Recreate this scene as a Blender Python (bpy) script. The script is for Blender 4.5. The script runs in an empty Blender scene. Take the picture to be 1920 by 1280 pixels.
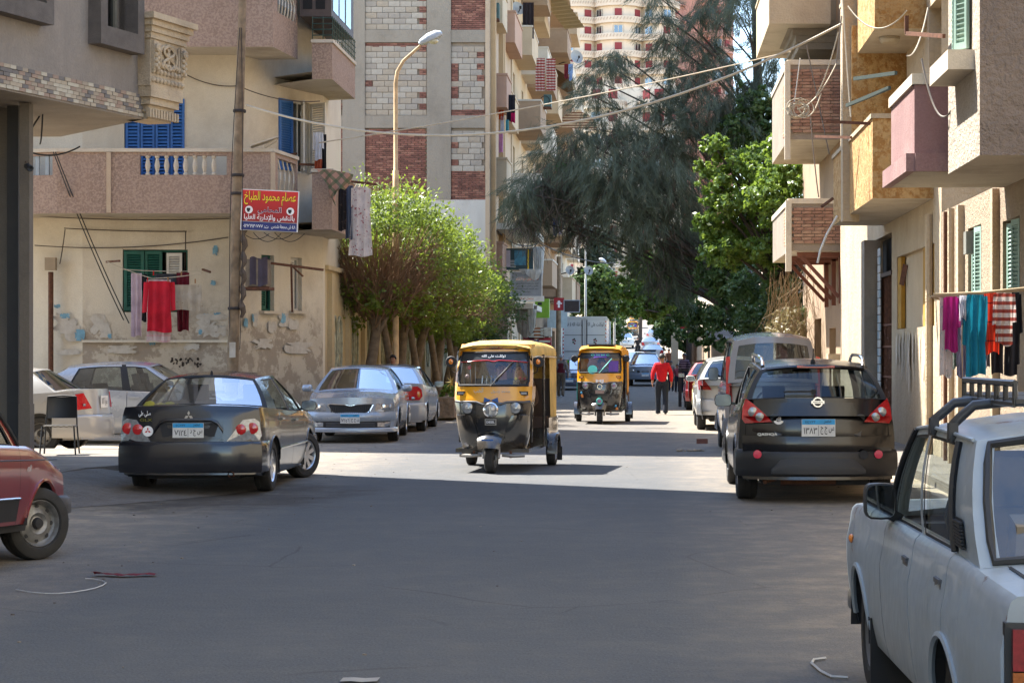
import bpy, math, random, unicodedata
import numpy as np
from mathutils import Vector, Matrix
random.seed(7)
SC = bpy.context.scene
COL = SC.collection
R = math.radians

# ------------------------------------------------------------ camera, sky, sun, exposure
F, CX, CY, CAMZ = 3700.0, 1215.0, 664.0, 1.65        # focal length and optical axis in the photograph's pixels
cd = bpy.data.cameras.new('street_camera')
cam = bpy.data.objects.new('street_camera', cd); COL.objects.link(cam)
cam.location = (0, 0, CAMZ); cam.rotation_euler = (R(90), 0, 0)
cd.sensor_width = 36.0; cd.lens = F/1920*36
cd.shift_x = -(CX-960)/1920; cd.shift_y = (CY-640)/1920
cd.clip_start = 0.1; cd.clip_end = 5000
SC.camera = cam

SUN_DIR = Vector((0.50, -0.32, -0.84)).normalized()  # the way the light travels
w = bpy.data.worlds.new('World'); SC.world = w; w.use_nodes = True
nt = w.node_tree; bg = nt.nodes['Background']
sky = nt.nodes.new('ShaderNodeTexSky'); sky.sky_type = 'NISHITA'; sky.sun_disc = False
sky.sun_elevation = math.asin(-SUN_DIR.z)
sky.sun_rotation = math.atan2(-SUN_DIR.x, -SUN_DIR.y)
sky.air_density = 1.0; sky.dust_density = 0.3; sky.ozone_density = 1.0
nt.links.new(sky.outputs[0], bg.inputs[0]); bg.inputs[1].default_value = 0.15
sd = bpy.data.lights.new('sun', 'SUN'); sd.energy = 4.8; sd.angle = R(0.5); sd.color = (1, .95, .87)
sun = bpy.data.objects.new('sun', sd); COL.objects.link(sun)
sun.rotation_euler = SUN_DIR.to_track_quat('-Z', 'Y').to_euler(); sun.location = (-30, 30, 60)
SC.view_settings.view_transform = 'Standard'; SC.view_settings.look = 'None'
SC.view_settings.gamma = 1; SC.view_settings.use_curve_mapping = False
SC.view_settings.exposure = 2.05
try:
    SC.cycles.max_bounces = 8; SC.cycles.transparent_max_bounces = 12
    SC.cycles.caustics_reflective = False; SC.cycles.caustics_refractive = False
    SC.cycles.use_denoising = True
except Exception: pass

def PX(px, Y): return (px-CX)/F*Y
def PZ(py, Y): return CAMZ-(py-CY)/F*Y
def AT(px, py, Y): return Vector((PX(px, Y), Y, PZ(py, Y)))
def GZ(Y):                                            # the street is level, then climbs far away
    return 0.0 if Y < 85 else (.00022*(Y-85)**2 if Y < 230 else .00022*145**2+.0638*(Y-230))

# ------------------------------------------------------------ objects
def tag(o, label=None, cat=None, group=None, kind=None):
    if label: o['label'] = label
    if cat: o['category'] = cat
    if group: o['group'] = group
    if kind: o['kind'] = kind
    return o
def thing(name, label, cat, loc=(0, 0, 0), rz=0, group=None):
    o = bpy.data.objects.new(name, None); COL.objects.link(o)
    o.location = loc; o.rotation_euler = (0, 0, rz); o.empty_display_size = .1
    return tag(o, label, cat, group)
def link(name, me, parent=None, mw=None):
    o = bpy.data.objects.new(name, me); COL.objects.link(o)
    if parent: o.parent = parent
    if mw is not None: o.matrix_basis = mw
    return o
def copy_tree(o, parent=None):
    c = o.copy(); COL.objects.link(c)
    if parent: c.parent = parent
    for ch in list(o.children): copy_tree(ch, c)
    return c

class MB:
    """collects faces and links them as ONE mesh object"""
    def __init__(s): s.v = []; s.f = []; s.m = []
    def add(s, vs, fs, mi=0):
        b = len(s.v); s.v += [tuple(p) for p in vs]
        for f in fs: s.f.append(tuple(b+i for i in f)); s.m.append(mi)
        return s
    def quad(s, a, b, c, d, mi=0): return s.add([a, b, c, d], [(0, 1, 2, 3)], mi)
    def box(s, c, d, mi=0, M=None):
        x, y, z = d[0]/2, d[1]/2, d[2]/2
        vs = [Vector((i*x, j*y, k*z)) for k in (-1, 1) for j in (-1, 1) for i in (-1, 1)]
        c = Vector(c)
        vs = [(M @ p if M else p)+c for p in vs]
        return s.add(vs, [(0, 2, 3, 1), (4, 5, 7, 6), (0, 1, 5, 4), (2, 6, 7, 3), (0, 4, 6, 2), (1, 3, 7, 5)], mi)
    def beam(s, p, q, w, h, mi=0):
        p = Vector(p); q = Vector(q); d = q-p
        M = d.to_track_quat('X', 'Z').to_matrix()
        return s.box((p+q)/2, (d.length, w, h), mi, M)
    def tube(s, pts, r, n=6, mi=0, cap=True):
        pts = [Vector(p) for p in pts]; k = len(pts)
        rs = r if isinstance(r, (list, tuple)) else [r]*k
        vs = []
        up = Vector((0, 0, 1)) if abs((pts[-1]-pts[0]).normalized().z) < .9 else Vector((1, 0, 0))
        for i, p in enumerate(pts):
            t = (pts[min(i+1, k-1)]-pts[max(i-1, 0)])
            t = t.normalized() if t.length > 1e-9 else Vector((0, 0, 1))
            a = up-t*up.dot(t)
            if a.length < 1e-3: a = Vector((0, 1, 0))-t*t.y
            a.normalize(); up = a; b = t.cross(a)
            for j in range(n):
                g = 2*math.pi*j/n; vs.append(p+(a*math.cos(g)+b*math.sin(g))*rs[i])
        fs = [(i*n+j, i*n+(j+1) % n, (i+1)*n+(j+1) % n, (i+1)*n+j) for i in range(k-1) for j in range(n)]
        if cap: fs += [tuple(range(n-1, -1, -1)), tuple((k-1)*n+j for j in range(n))]
        return s.add(vs, fs, mi)
    def lathe(s, prof, o=(0, 0, 0), ax=(0, 0, 1), n=16, mi=0, a0=0., a1=2*math.pi):
        """prof: (radius, height along the axis)"""
        o = Vector(o); ax = Vector(ax).normalized()
        a = ax.orthogonal().normalized(); b = ax.cross(a)
        full = abs(a1-a0-2*math.pi) < 1e-6; c = n if full else n+1
        vs = []
        for r, h in prof:
            for j in range(c):
                g = a0+(a1-a0)*j/n; vs.append(o+ax*h+(a*math.cos(g)+b*math.sin(g))*r)
        fs = []
        for i in range(len(prof)-1):
            for j in range(n):
                j2 = (j+1) % c; fs.append((i*c+j, i*c+j2, (i+1)*c+j2, (i+1)*c+j))
        return s.add(vs, fs, mi)
    def prism(s, poly, fn, t, mi=0):
        """poly: 2D points (counter-clockwise seen from the front); fn(a, b, depth) -> point"""
        n = len(poly)
        vs = [fn(a, b, t) for a, b in poly]+[fn(a, b, 0) for a, b in poly]
        fs = [tuple(range(n)), tuple(range(2*n-1, n-1, -1))]+[(i, n+i, n+(i+1) % n, (i+1) % n) for i in range(n)]
        return s.add(vs, fs, mi)
    def grid(s, rows, mi=0, flip=False):
        c = len(rows[0]); vs = [p for r in rows for p in r]
        fs = [(i*c+j, i*c+j+1, (i+1)*c+j+1, (i+1)*c+j) for i in range(len(rows)-1) for j in range(c-1)]
        if flip: fs = [f[::-1] for f in fs]
        return s.add(vs, fs, mi)
    def ball(s, c, r, n=8, k=5, mi=0, sc=(1, 1, 1)):
        vs = []; fs = []; c = Vector(c)
        for i in range(k+1):
            t = math.pi*i/k
            for j in range(n):
                g = 2*math.pi*j/n
                vs.append(c+Vector((math.sin(t)*math.cos(g)*sc[0], math.sin(t)*math.sin(g)*sc[1], math.cos(t)*sc[2]))*r)
        fs = [(i*n+j, (i+1)*n+j, (i+1)*n+(j+1) % n, i*n+(j+1) % n) for i in range(k) for j in range(n)]
        return s.add(vs, fs, mi)
    def mesh(s, name, mats, sharp=None):
        me = bpy.data.meshes.new(name); me.from_pydata(s.v, [], s.f)
        for m in (mats if isinstance(mats, (list, tuple)) else [mats]): me.materials.append(m)
        if any(s.m): me.polygons.foreach_set('material_index', s.m)
        if sharp is not None and s.f:
            me.polygons.foreach_set('use_smooth', [True]*len(s.f))
            me.set_sharp_from_angle(angle=R(sharp))
        me.update(); return me
    def build(s, name, mats, parent=None, sharp=None, mw=None):
        return link(name, s.mesh(name, mats, sharp), parent, mw)

# ------------------------------------------------------------ lettering
FORM = {}
for cp in list(range(0xFE80, 0xFEFD)):
    dcm = unicodedata.decomposition(chr(cp)).split()
    if dcm and dcm[0].startswith('<'):
        FORM[(tuple(int(x, 16) for x in dcm[1:]), dcm[0][1:-1])] = chr(cp)
def arabic(s):
    def joins_next(c): return ((ord(c),), 'initial') in FORM
    def letter(c): return ((ord(c),), 'isolated') in FORM
    out = []; i = 0; prev = False
    while i < len(s):
        c = s[i]
        if c == '\u0644' and i+1 < len(s) and ((0x644, ord(s[i+1])), 'isolated') in FORM:
            out.append(FORM[((0x644, ord(s[i+1])), 'final' if prev else 'isolated')]); prev = False; i += 2; continue
        if letter(c):
            nx = i+1 < len(s) and letter(s[i+1]) and s[i+1] != '\u0621'
            j = joins_next(c) and nx
            f = ('medial' if j else 'final') if prev else ('initial' if j else 'isolated')
            k = ((ord(c),), f)
            out.append(FORM.get(k, FORM[((ord(c),), 'isolated')])); prev = j
        else: out.append(c); prev = False
        i += 1
    s2 = ''.join(reversed(out)); res = ''; run = ''      # digits keep their own order
    for ch in s2:
        if ch.isdigit(): run = ch+run
        else: res += run+ch; run = ''
    return res+run
def text_mesh(s, width=None, height=None, bold=0.0, depth=0.0):
    cu = bpy.data.curves.new('lettering', 'FONT'); cu.body = s; cu.size = 1; cu.offset = bold; cu.extrude = depth
    cu.resolution_u = 3
    o = bpy.data.objects.new('lettering', cu); COL.objects.link(o); bpy.context.view_layer.update()
    me = bpy.data.meshes.new_from_object(o.evaluated_get(bpy.context.evaluated_depsgraph_get()))
    bpy.data.objects.remove(o); bpy.data.curves.remove(cu)
    n = len(me.vertices); a = np.zeros(n*3, dtype=np.float32); me.vertices.foreach_get('co', a); a = a.reshape(-1, 3)
    if n:
        lo = a.min(0); hi = a.max(0); sz = hi-lo
        a[:, :2] -= ((lo+hi)/2)[:2]
        sx = width/sz[0] if width else None; sy = height/sz[1] if height else None
        sx = sx or sy; sy = sy or sx
        a[:, 0] *= sx; a[:, 1] *= sy
        me.vertices.foreach_set('co', a.ravel()); me.update()
    return me
def text(s, mat, parent, org, xdir, zdir=(0, 0, 1), width=None, height=None, bold=0.0, name='lettering', depth=0.0):
    if any('\u0600' <= c <= '\u06ff' and not c.isdigit() for c in s): s = arabic(s)
    me = text_mesh(s, width, height, bold, depth); me.materials.append(mat)
    x = Vector(xdir).normalized(); y = Vector(zdir); y = (y-x*y.dot(x)).normalized(); z = x.cross(y)
    M = Matrix(((x.x, y.x, z.x, org[0]), (x.y, y.y, z.y, org[1]), (x.z, y.z, z.z, org[2]), (0, 0, 0, 1)))
    return link(name, me, parent, M)

# ------------------------------------------------------------ materials
def lin(c):
    return tuple((x/12.92 if x <= .04045 else ((x+.055)/1.055)**2.4) for x in c)
def rgb(r, g, b): return lin((r/255, g/255, b/255))
MATS = {}
class NT:
    def __init__(s, name):
        s.m = bpy.data.materials.new(name); s.m.use_nodes = True; s.t = s.m.node_tree
        s.b = s.t.nodes['Principled BSDF']; s.out = s.t.nodes['Material Output']; MATS[name] = s.m
    def n(s, ty, **kw):
        nd = s.t.nodes.new('ShaderNode'+ty)
        for k, v in kw.items():
            if k.startswith('i_'):
                s.set(nd, k[2:], v)
            else: setattr(nd, k, v)
        return nd
    def set(s, nd, k, v):
        k = int(k) if k.isdigit() else k.replace('_', ' ')
        i = nd.inputs[k]
        if isinstance(v, bpy.types.NodeSocket): s.t.links.new(v, i)
        elif isinstance(v, (tuple, list)) and len(v) == 3 and i.type == 'RGBA': i.default_value = (*v, 1)
        else: i.default_value = v
    def noise(s, scale, detail=4, vec=None, rough=.6, st=None):
        nd = s.n('TexNoise'); nd.inputs['Scale'].default_value = scale; nd.inputs['Detail'].default_value = detail
        nd.inputs['Roughness'].default_value = rough
        if vec is None: vec = s.coord()
        if st:
            mp = s.n('Mapping'); mp.inputs['Scale'].default_value = st; s.t.links.new(vec, mp.inputs[0]); vec = mp.outputs[0]
        s.t.links.new(vec, nd.inputs['Vector']); return nd.outputs[0]
    def coord(s):
        if not hasattr(s, 'tc'): s.tc = s.n('TexCoord')
        return s.tc.outputs['Object']
    def ramp(s, fac, a, b):
        nd = s.n('MapRange'); nd.inputs['From Min'].default_value = a; nd.inputs['From Max'].default_value = b
        s.t.links.new(fac, nd.inputs[0]); return nd.outputs[0]
    def math(s, op, a, b=0.):
        nd = s.n('Math', operation=op); s.set(nd, '0', a); s.set(nd, '1', b); return nd.outputs[0]
    def mix(s, f, a, b):
        nd = s.n('Mix', data_type='RGBA')
        s.set(nd, '0', f); s.set(nd, '6', a); s.set(nd, '7', b); return nd.outputs[2]
    def col(s, c): s.set(s.b, 'Base Color', c)
    def rough(s, r): s.set(s.b, 'Roughness', r)
    def bump(s, h, dist=.01, st=1.0):
        nd = s.n('Bump'); nd.inputs['Distance'].default_value = dist; nd.inputs['Strength'].default_value = st
        s.t.links.new(h, nd.inputs['Height']); s.t.links.new(nd.outputs[0], s.b.inputs['Normal'])
    def sep(s):
        nd = s.n('SeparateXYZ'); s.t.links.new(s.coord(), nd.inputs[0]); return nd.outputs

def plain(name, c, rough=.6, metal=0., var=.12, scale=6., bump=0., coat=0.):
    if name in MATS: return MATS[name]
    t = NT(name)
    if var:
        f = t.ramp(t.noise(scale, 5), .3, .7)
        t.col(t.mix(f, tuple(x*(1-var) for x in c), tuple(min(1, x*(1+var)) for x in c)))
    else: t.col(c)
    t.rough(rough); t.b.inputs['Metallic'].default_value = metal
    if coat: t.b.inputs['Coat Weight'].default_value = coat; t.b.inputs['Coat Roughness'].default_value = .06
    if bump: t.bump(t.noise(scale*12, 4), bump)
    return t.m
def plaster(name, c, stain=None, sc=1.0, streak=.35, bump=.006, rough=.9, grain=40., damp=None, dampc=None, speck=None):
    if name in MATS: return MATS[name]
    t = NT(name)
    stain = stain or tuple(x*.62 for x in c)
    a = t.ramp(t.noise(.55*sc, 6, rough=.68), .46, .74)
    b = t.ramp(t.noise(1.6*sc, 6, st=(1, 1, .12), rough=.7), .5, .78)
    k = t.math('MULTIPLY', b, streak)
    k = t.math('MAXIMUM', t.math('MULTIPLY', a, .85), k)
    col = t.mix(k, c, stain)
    fine = t.noise(grain, 4)
    v = t.ramp(fine, .3, .7)
    col = t.mix(t.math('MULTIPLY', v, .45), col, tuple(x*.66 for x in c))
    if speck:                                            # trowelled spatter of a second colour
        sp = t.ramp(t.noise(grain*.5, 5, rough=.75), .46, .56)
        col = t.mix(t.math('MULTIPLY', sp, .75), col, speck)
    if damp:                                             # rising damp and lost paint low on the wall
        z = t.sep()[2]
        h = t.math('ADD', z, t.math('MULTIPLY', t.noise(1.3, 6, rough=.7), -2.2))
        dm = t.ramp(h, damp-.75, damp-1.35)
        pe = t.ramp(t.noise(2.3, 7, rough=.75), .47, .53)
        dm2 = t.math('MULTIPLY', dm, t.math('ADD', .35, t.math('MULTIPLY', pe, .6)))
        col = t.mix(dm2, col, dampc)
    t.col(col); t.rough(rough)
    if bump: t.bump(t.math('ADD', fine, t.math('MULTIPLY', t.noise(6, 5), 1.5)), bump)
    return t.m
def paint(name, c, rough=.3, dust=.25, dustc=rgb(150, 138, 120), metal=.0, coat=1.0, rust=False):
    if name in MATS: return MATS[name]
    t = NT(name)
    d = t.ramp(t.noise(2.2, 6, rough=.7), .35, .8)
    z = t.sep()[2]
    low = t.ramp(z, .5, .12)
    k = t.math('MULTIPLY', t.math('ADD', t.math('MULTIPLY', d, .6), low), dust)
    col = t.mix(k, c, dustc)
    if rust:
        t.bump(t.noise(2.4, 3), .03)
        r = t.ramp(t.noise(3.3, 7, rough=.75), .63, .68)
        col = t.mix(r, col, rgb(92, 52, 34))
        g = t.ramp(t.noise(9, 6, st=(.4, .4, 1), rough=.7), .62, .75); col = t.mix(t.math('MULTIPLY', g, .3), col, rgb(120, 120, 122))
    t.col(col); t.set(t.b, 'Roughness', t.math('ADD', rough, t.math('MULTIPLY', k, .5)))
    t.b.inputs['Metallic'].default_value = metal
    t.b.inputs['Coat Weight'].default_value = coat; t.b.inputs['Coat Roughness'].default_value = .05+rough*.15
    return t.m
def glass(name, tint=(.55, .6, .6), refl=.12, rough=.02, dust=.0):
    """thin pane: lets tinted light through and mirrors at grazing angles"""
    if name in MATS: return MATS[name]
    t = NT(name); t.t.nodes.remove(t.b)
    tr = t.n('BsdfTransparent'); tr.inputs[0].default_value = (*tint, 1)
    gl = t.n('BsdfGlossy'); gl.inputs['Roughness'].default_value = rough; gl.inputs[0].default_value = (.9, .95, 1, 1)
    lw = t.n('LayerWeight'); lw.inputs[0].default_value = .25
    f = t.math('ADD', t.math('MULTIPLY', lw.outputs['Fresnel'], .42), refl*.6)
    mx = t.n('MixShader'); t.t.links.new(f, mx.inputs[0]); t.t.links.new(tr.outputs[0], mx.inputs[1]); t.t.links.new(gl.outputs[0], mx.inputs[2])
    o = mx.outputs[0]
    if dust:
        df = t.n('BsdfDiffuse'); df.inputs[0].default_value = (*rgb(160, 150, 135), 1)
        m2 = t.n('MixShader'); t.t.links.new(t.math('MULTIPLY', t.ramp(t.noise(4, 5), .3, .8), dust), m2.inputs[0])
        t.t.links.new(o, m2.inputs[1]); t.t.links.new(df.outputs[0], m2.inputs[2]); o = m2.outputs[0]
    t.t.links.new(o, t.out.inputs[0]); return t.m
def leafmat(name, c1, c2, trans=.35, trc=None, rough=.45):
    if name in MATS: return MATS[name]
    t = NT(name)
    g = t.n('NewGeometry'); r = g.outputs['Random Per Island']
    big = t.ramp(t.noise(.9, 3), .35, .65)
    f = t.math('ADD', t.math('MULTIPLY', r, .55), t.math('MULTIPLY', big, .45))
    c = t.mix(f, c1, c2); t.col(c); t.rough(rough)
    tl = t.n('BsdfTranslucent')
    t.t.links.new(t.mix(.5, c, trc or tuple(min(1, x*2.2) for x in c2)), tl.inputs[0])
    mx = t.n('MixShader'); mx.inputs[0].default_value = trans
    t.t.links.new(t.b.outputs[0], mx.inputs[1]); t.t.links.new(tl.outputs[0], mx.inputs[2]); t.t.links.new(mx.outputs[0], t.out.inputs[0])
    return t.m
def cloth(name, c, stripes=None, rough=.9, sc=30., alt=None, ax=2):
    """fabric; stripes = (period, second colour) printed bands"""
    if name in MATS: return MATS[name]
    t = NT(name); col = t.mix(t.ramp(t.noise(5, 4), .3, .7), tuple(x*.8 for x in c), tuple(min(1, x*1.15) for x in c))
    if stripes:
        z = t.sep()[ax]; q = t.math('FRACT', t.math('DIVIDE', z, stripes[0]))
        col = t.mix(t.math('GREATER_THAN', q, stripes[2] if len(stripes) > 2 else .5), col, stripes[1])
    if alt:                                              # printed blotches (flowers)
        col = t.mix(t.ramp(t.noise(alt[0], 3), alt[2] if len(alt) > 2 else .58, (alt[2] if len(alt) > 2 else .58)+.05), col, alt[1])
    t.col(col); t.rough(rough); t.bump(t.noise(sc, 3), .004)
    tl = t.n('BsdfTranslucent'); t.t.links.new(col, tl.inputs[0])
    mx = t.n('MixShader'); mx.inputs[0].default_value = .25
    t.t.links.new(t.b.outputs[0], mx.inputs[1]); t.t.links.new(tl.outputs[0], mx.inputs[2]); t.t.links.new(mx.outputs[0], t.out.inputs[0])
    return t.m

BLACK = plain('black_rubber', (.012, .012, .013), .7)
TYRE = plain('tyre_rubber', (.022, .021, .02), .85, var=.35, scale=9)
PLASTIC = plain('dark_plastic', (.016, .016, .018), .55)
GREYP = plain('grey_plastic', (.09, .09, .095), .6)
CHROME = plain('chrome', (.75, .76, .78), .15, 1., var=.05)
ALLOY = plain('alloy', (.62, .63, .65), .32, .85, var=.1)
STEEL = plain('steel_rim', (.24, .235, .225), .5, .7, var=.4, scale=12)
WHITE = plain('white_paint', (.75, .75, .73), .6)
REDLENS = plain('red_lens', (.45, .012, .015), .15, var=.2, scale=30, coat=1)
ORLENS = plain('orange_lens', (.7, .2, .02), .15, var=.2, scale=30, coat=1)
CLLENS = plain('clear_lens', (.3, .31, .32), .12, .3, var=.3, scale=25, coat=1)
SEATM = plain('seat_cloth', (.05, .05, .055), .9)
SEATB = plain('seat_beige', (.2, .17, .13), .9)
INTER = plain('interior_dark', (.02, .02, .022), .8)
RUST = plain('rusty_iron', rgb(96, 62, 44), .85, .2, var=.4, scale=14)
IRON = plain('dark_iron', rgb(52, 46, 44), .8, .2, var=.3)
PLATEW = plain('plate_white', (.62, .62, .6), .5)
PLATEB = plain('plate_blue', rgb(44, 150, 205), .5)
INK = plain('black_ink', (.012, .012, .014), .6, var=0)
WINK = plain('white_ink', (.8, .8, .8), .6, var=0)
CARGLASS = glass('car_glass', (.62, .68, .68), .13)
DARKGLASS = glass('tinted_car_glass', (.2, .22, .23), .12)
# ------------------------------------------------------------ vehicles
def interp(pts):
    xs = [p[0] for p in pts]; ys = [p[1] for p in pts]; n = len(xs)
    d = [(ys[i+1]-ys[i])/(xs[i+1]-xs[i]) for i in range(n-1)]
    m = [d[0]]+[0 if d[i-1]*d[i] <= 0 else 2*d[i-1]*d[i]/(d[i-1]+d[i]) for i in range(1, n-1)]+[d[-1]] if n > 1 else [0]
    def f(x):
        if x <= xs[0]: return ys[0]
        if x >= xs[-1]: return ys[-1]
        i = 0
        while x > xs[i+1]: i += 1
        h = xs[i+1]-xs[i]; t = (x-xs[i])/h
        return ((2*t**3-3*t**2+1)*ys[i]+(t**3-2*t**2+t)*h*m[i]+(-2*t**3+3*t**2)*ys[i+1]+(t**3-t**2)*h*m[i+1])
    return f

WHEELS = {}
def wheel_meshes(r, wd, style):
    k = (r, wd, style)
    if k in WHEELS: return WHEELS[k]
    h = wd/2; ri = r*(.66 if style != 'old' else .62)
    t = MB()
    t.lathe([(ri, -h*.8), (ri*1.06, -h), (r*.9, -h*1.02), (r*.975, -h*.86), (r, -h*.6), (r, -h*.32), (r*.985, -h*.3), (r*.985, -h*.24), (r, -h*.22), (r, h*.22), (r*.985, h*.24), (r*.985, h*.3), (r, h*.32), (r, h*.6), (r*.975, h*.86), (r*.9, h*1.02), (ri*1.06, h), (ri, h*.8)], ax=(0, 1, 0), n=36)
    tm = t.mesh('tyre', TYRE, 35)
    d = MB()
    o = h*.82
    d.lathe([(ri, -h*.8), (ri, o), (ri*.96, o+.008), (ri*.92, o-.004), (ri*.88, o-.03)], ax=(0, 1, 0), n=28)
    if style == 'steel' or style == 'old':
        d.lathe([(ri*.88, o-.03), (ri*.8, o-.05), (ri*.62, o-.03), (ri*.45, o-.015), (ri*.3, o-.035), (ri*.22, o-.03), (.0, o-.028)], ax=(0, 1, 0), n=28)
        for j in range(8):
            a = 2*math.pi*j/8
            d.lathe([(ri*.10, o-.036), (.0, o-.034)], (math.cos(a)*ri*.72, 0, math.sin(a)*ri*.72), (0, 1, 0), 8, 1)
        d.lathe([(ri*.26, o-.03), (ri*.2, o+.0), (0, o+.004)], ax=(0, 1, 0), n=14, mi=1 if style == 'steel' else 0)
    else:
        d.lathe([(ri*.9, o-.05), (0, o-.06)], ax=(0, 1, 0), n=20, mi=1)
        ns = {'multi': 9, 'five': 5, 'six': 7}[style]
        for j in range(ns):
            a = 2*math.pi*j/ns; ca, sa = math.cos(a), math.sin(a)
            w0, w1 = ri*.13, ri*(.14 if style == 'multi' else .2)
            P = lambda u, v, z: (ca*u-sa*v, z, sa*u+ca*v)
            d.add([P(ri*.15, -w0, o-.012), P(ri*.15, w0, o-.012), P(ri*.93, w1, o-.008), P(ri*.93, -w1, o-.008),
                   P(ri*.15, -w0, o-.05), P(ri*.15, w0, o-.05), P(ri*.93, w1, o-.05), P(ri*.93, -w1, o-.05)],
                  [(3, 2, 1, 0), (0, 1, 5, 4), (2, 3, 7, 6), (1, 2, 6, 5), (3, 0, 4, 7)])
        d.lathe([(ri*.26, o-.03), (ri*.24, o-.006), (0, o-.002)], ax=(0, 1, 0), n=14)
    rm = d.mesh('rim', [ALLOY if style not in ('steel', 'old') else (STEEL if style == 'steel' else GREYP), INTER], 35)
    WHEELS[k] = (tm, rm); return WHEELS[k]

class Car:
    def __init__(s, label, cat, loc, heading, S, group=None, name='parked_car'):
        s.S = S; s.root = thing(name, label, cat, loc, heading, group)
        s.L, s.W = S['L'], S['W']; s.xr, s.xf = -s.L/2, s.L/2
        s.body_m = S['paint']; s.trim = S.get('trim', BLACK)
        s.belt = interp(S['belt']); s.w = interp(S['w']); s.z0 = interp(S['sill'])
        s.prof = interp(S.get('prof', [(0, .93), (.1, .97), (.45, 1.), (.8, .99), (1, .955)]))
        s.crown = S.get('crown', .03); s.ax = S['axles']; s.r = S['r']; s.ra = S.get('ra', s.r+.06)
        s.zrf = interp(S['zr']); s.yrf = interp(S['yr']); s.rc = S.get('rcrown', .07)
        s.shell(); s.greenhouse(); s.interior(); s.wheels()
    def zb(s, x):
        z = s.z0(x)
        for a in s.ax:
            d = abs(x-a)
            if d < s.ra: z = max(z, s.r+math.sqrt(s.ra**2-d*d)*1.0)
        return z
    def sy(s, x, z):
        z0, b = s.z0(x), s.belt(x)
        return s.w(x)*s.prof(max(0, min(1, (z-z0)/(b-z0))))
    def endx(s, y, z, front):
        d, p, lean = s.S['fend'] if front else s.S['rend']
        W2 = s.W/2; q = min(1, abs(y)/W2)
        b = s.S.get('fbulge' if front else 'rbulge')
        e = d*q**p+lean*(z-.55)+(b(z) if b else 0)
        return s.xf-e if front else s.xr+e
    def side_pts(s, x, end=None):
        zb, b = s.zb(x), s.belt(x); out = []
        for t in (0, .05, .14, .3, .5, .68, .82, .92, .97, 1):
            z = zb+(b-zb)*t; y = s.sy(x, z)
            out.append((s.endx(y, z, end == 'f') if end else x, y, z))
        return out
    def top_pts(s, x, end=None):
        b = s.belt(x); yb = s.sy(x, b); c = s.crown if not end else s.crown*.7
        out = []
        for q in (1, .94, .86, .6, .3, 0, -.3, -.6, -.86, -.94, -1):
            y = yb*q; z = b+c*(1-abs(q)**2.5)
            out.append((s.endx(y, z, end == 'f') if end else x, y, z))
        return out
    def stations(s):
        X = set()
        n = 26
        for i in range(1, n): X.add(round(s.xr+.16+(s.L-.32)*i/n, 4))
        for a in s.ax:
            for k in range(-10, 11):
                X.add(round(a+s.ra*math.sin(math.pi/2*k/10), 4))
        lo = s.xr+max(s.S['rend'][0]+.12, .14); hi = s.xf-max(s.S['fend'][0]+.12, .14)
        return sorted(x for x in X if lo < x < hi)
    def shell(s):
        st = s.stations(); S = s.S
        doors = S.get('doors', [])                       # (x rear, x front)
        cuts = sorted(doors)
        g = S.get('gap', .005)
        def side(mb, xs, e0=None, e1=None):
            for sg in (1, -1):
                rows = []
                if e0: rows.append([(p[0], p[1]*sg, p[2]) for p in s.side_pts(s.xr+S['rend'][0], e0)])
                rows += [[(p[0], p[1]*sg, p[2]) for p in s.side_pts(x)] for x in xs]
                if e1: rows.append([(p[0], p[1]*sg, p[2]) for p in s.side_pts(s.xf-S['fend'][0], e1)])
                yield sg, rows
        body = MB(); s.bodymb = body
        segs = []; x0 = None
        edges = [(None, cuts[0][0])]+[(cuts[i][1], cuts[i+1][0]) for i in range(len(cuts)-1)]+[(cuts[-1][1], None)] if cuts else [(None, None)]
        for a, b in edges:
            if a is not None and b is not None and b-a < .02: continue
            xs = [x for x in st if (a is None or x > a+.02) and (b is None or x < b-.02)]
            if a is not None: xs = [a]+xs
            if b is not None: xs = xs+[b]
            for sg, rows in side(body, xs, 'r' if a is None else None, 'f' if b is None else None):
                body.grid(rows, 0, flip=(sg > 0))
        # end caps
        for front in (0, 1):
            x = s.xf-S['fend'][0] if front else s.xr+S['rend'][0]
            P = s.side_pts(x, 'f' if front else 'r'); rows = []
            for (_, y, z) in P[:-1]:
                rows.append([(s.endx(y*q, z, front), y*q, z) for q in (1, .94, .86, .6, .3, 0, -.3, -.6, -.86, -.94, -1)])
            rows.append(s.top_pts(x, 'f' if front else 'r'))
            body.grid(rows, 0, flip=not front)
        # hood and deck
        cow = S['lines'][0][0]+S.get('wbulge', .12)*.6; dk = S['lines'][-1][0]-S.get('rbulge_x', .08)*.3
        hx = [x for x in st if x > cow]; hx = [cow]+hx
        rows = [s.top_pts(x) for x in hx]+[s.top_pts(s.xf-S['fend'][0], 'f')]
        hood = MB()
        body.grid([r[0:3] for r in rows], 0, flip=True); body.grid([r[8:11] for r in rows], 0, flip=True)
        if S.get('hood_gap', True):
            hood.grid([[(p[0], p[1]*.995, p[2]+.002) for p in r[2:9]] for r in rows], 0, flip=True)
            s.hood = hood.build('hood', s.body_m, s.root, 40)
        if dk > s.xr+S['rend'][0]+.2:
            dx = [x for x in st if x < dk]+[dk]
            rows = [s.top_pts(s.xr+S['rend'][0], 'r')]+[s.top_pts(x) for x in dx]
            body.grid([r[0:3] for r in rows], 0, flip=True); body.grid([r[8:11] for r in rows], 0, flip=True)
            lid = MB(); lid.grid([[(p[0], p[1]*.995, p[2]+.002) for p in r[2:9]] for r in rows], 0, flip=True)
            s.lid = lid.build('trunk_lid', s.body_m, s.root, 40)
        # belt ledge in the cabin
        cx = [x for x in st if dk-.02 < x < cow+.1]; cx = [dk]+cx+[cow+.1]
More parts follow.
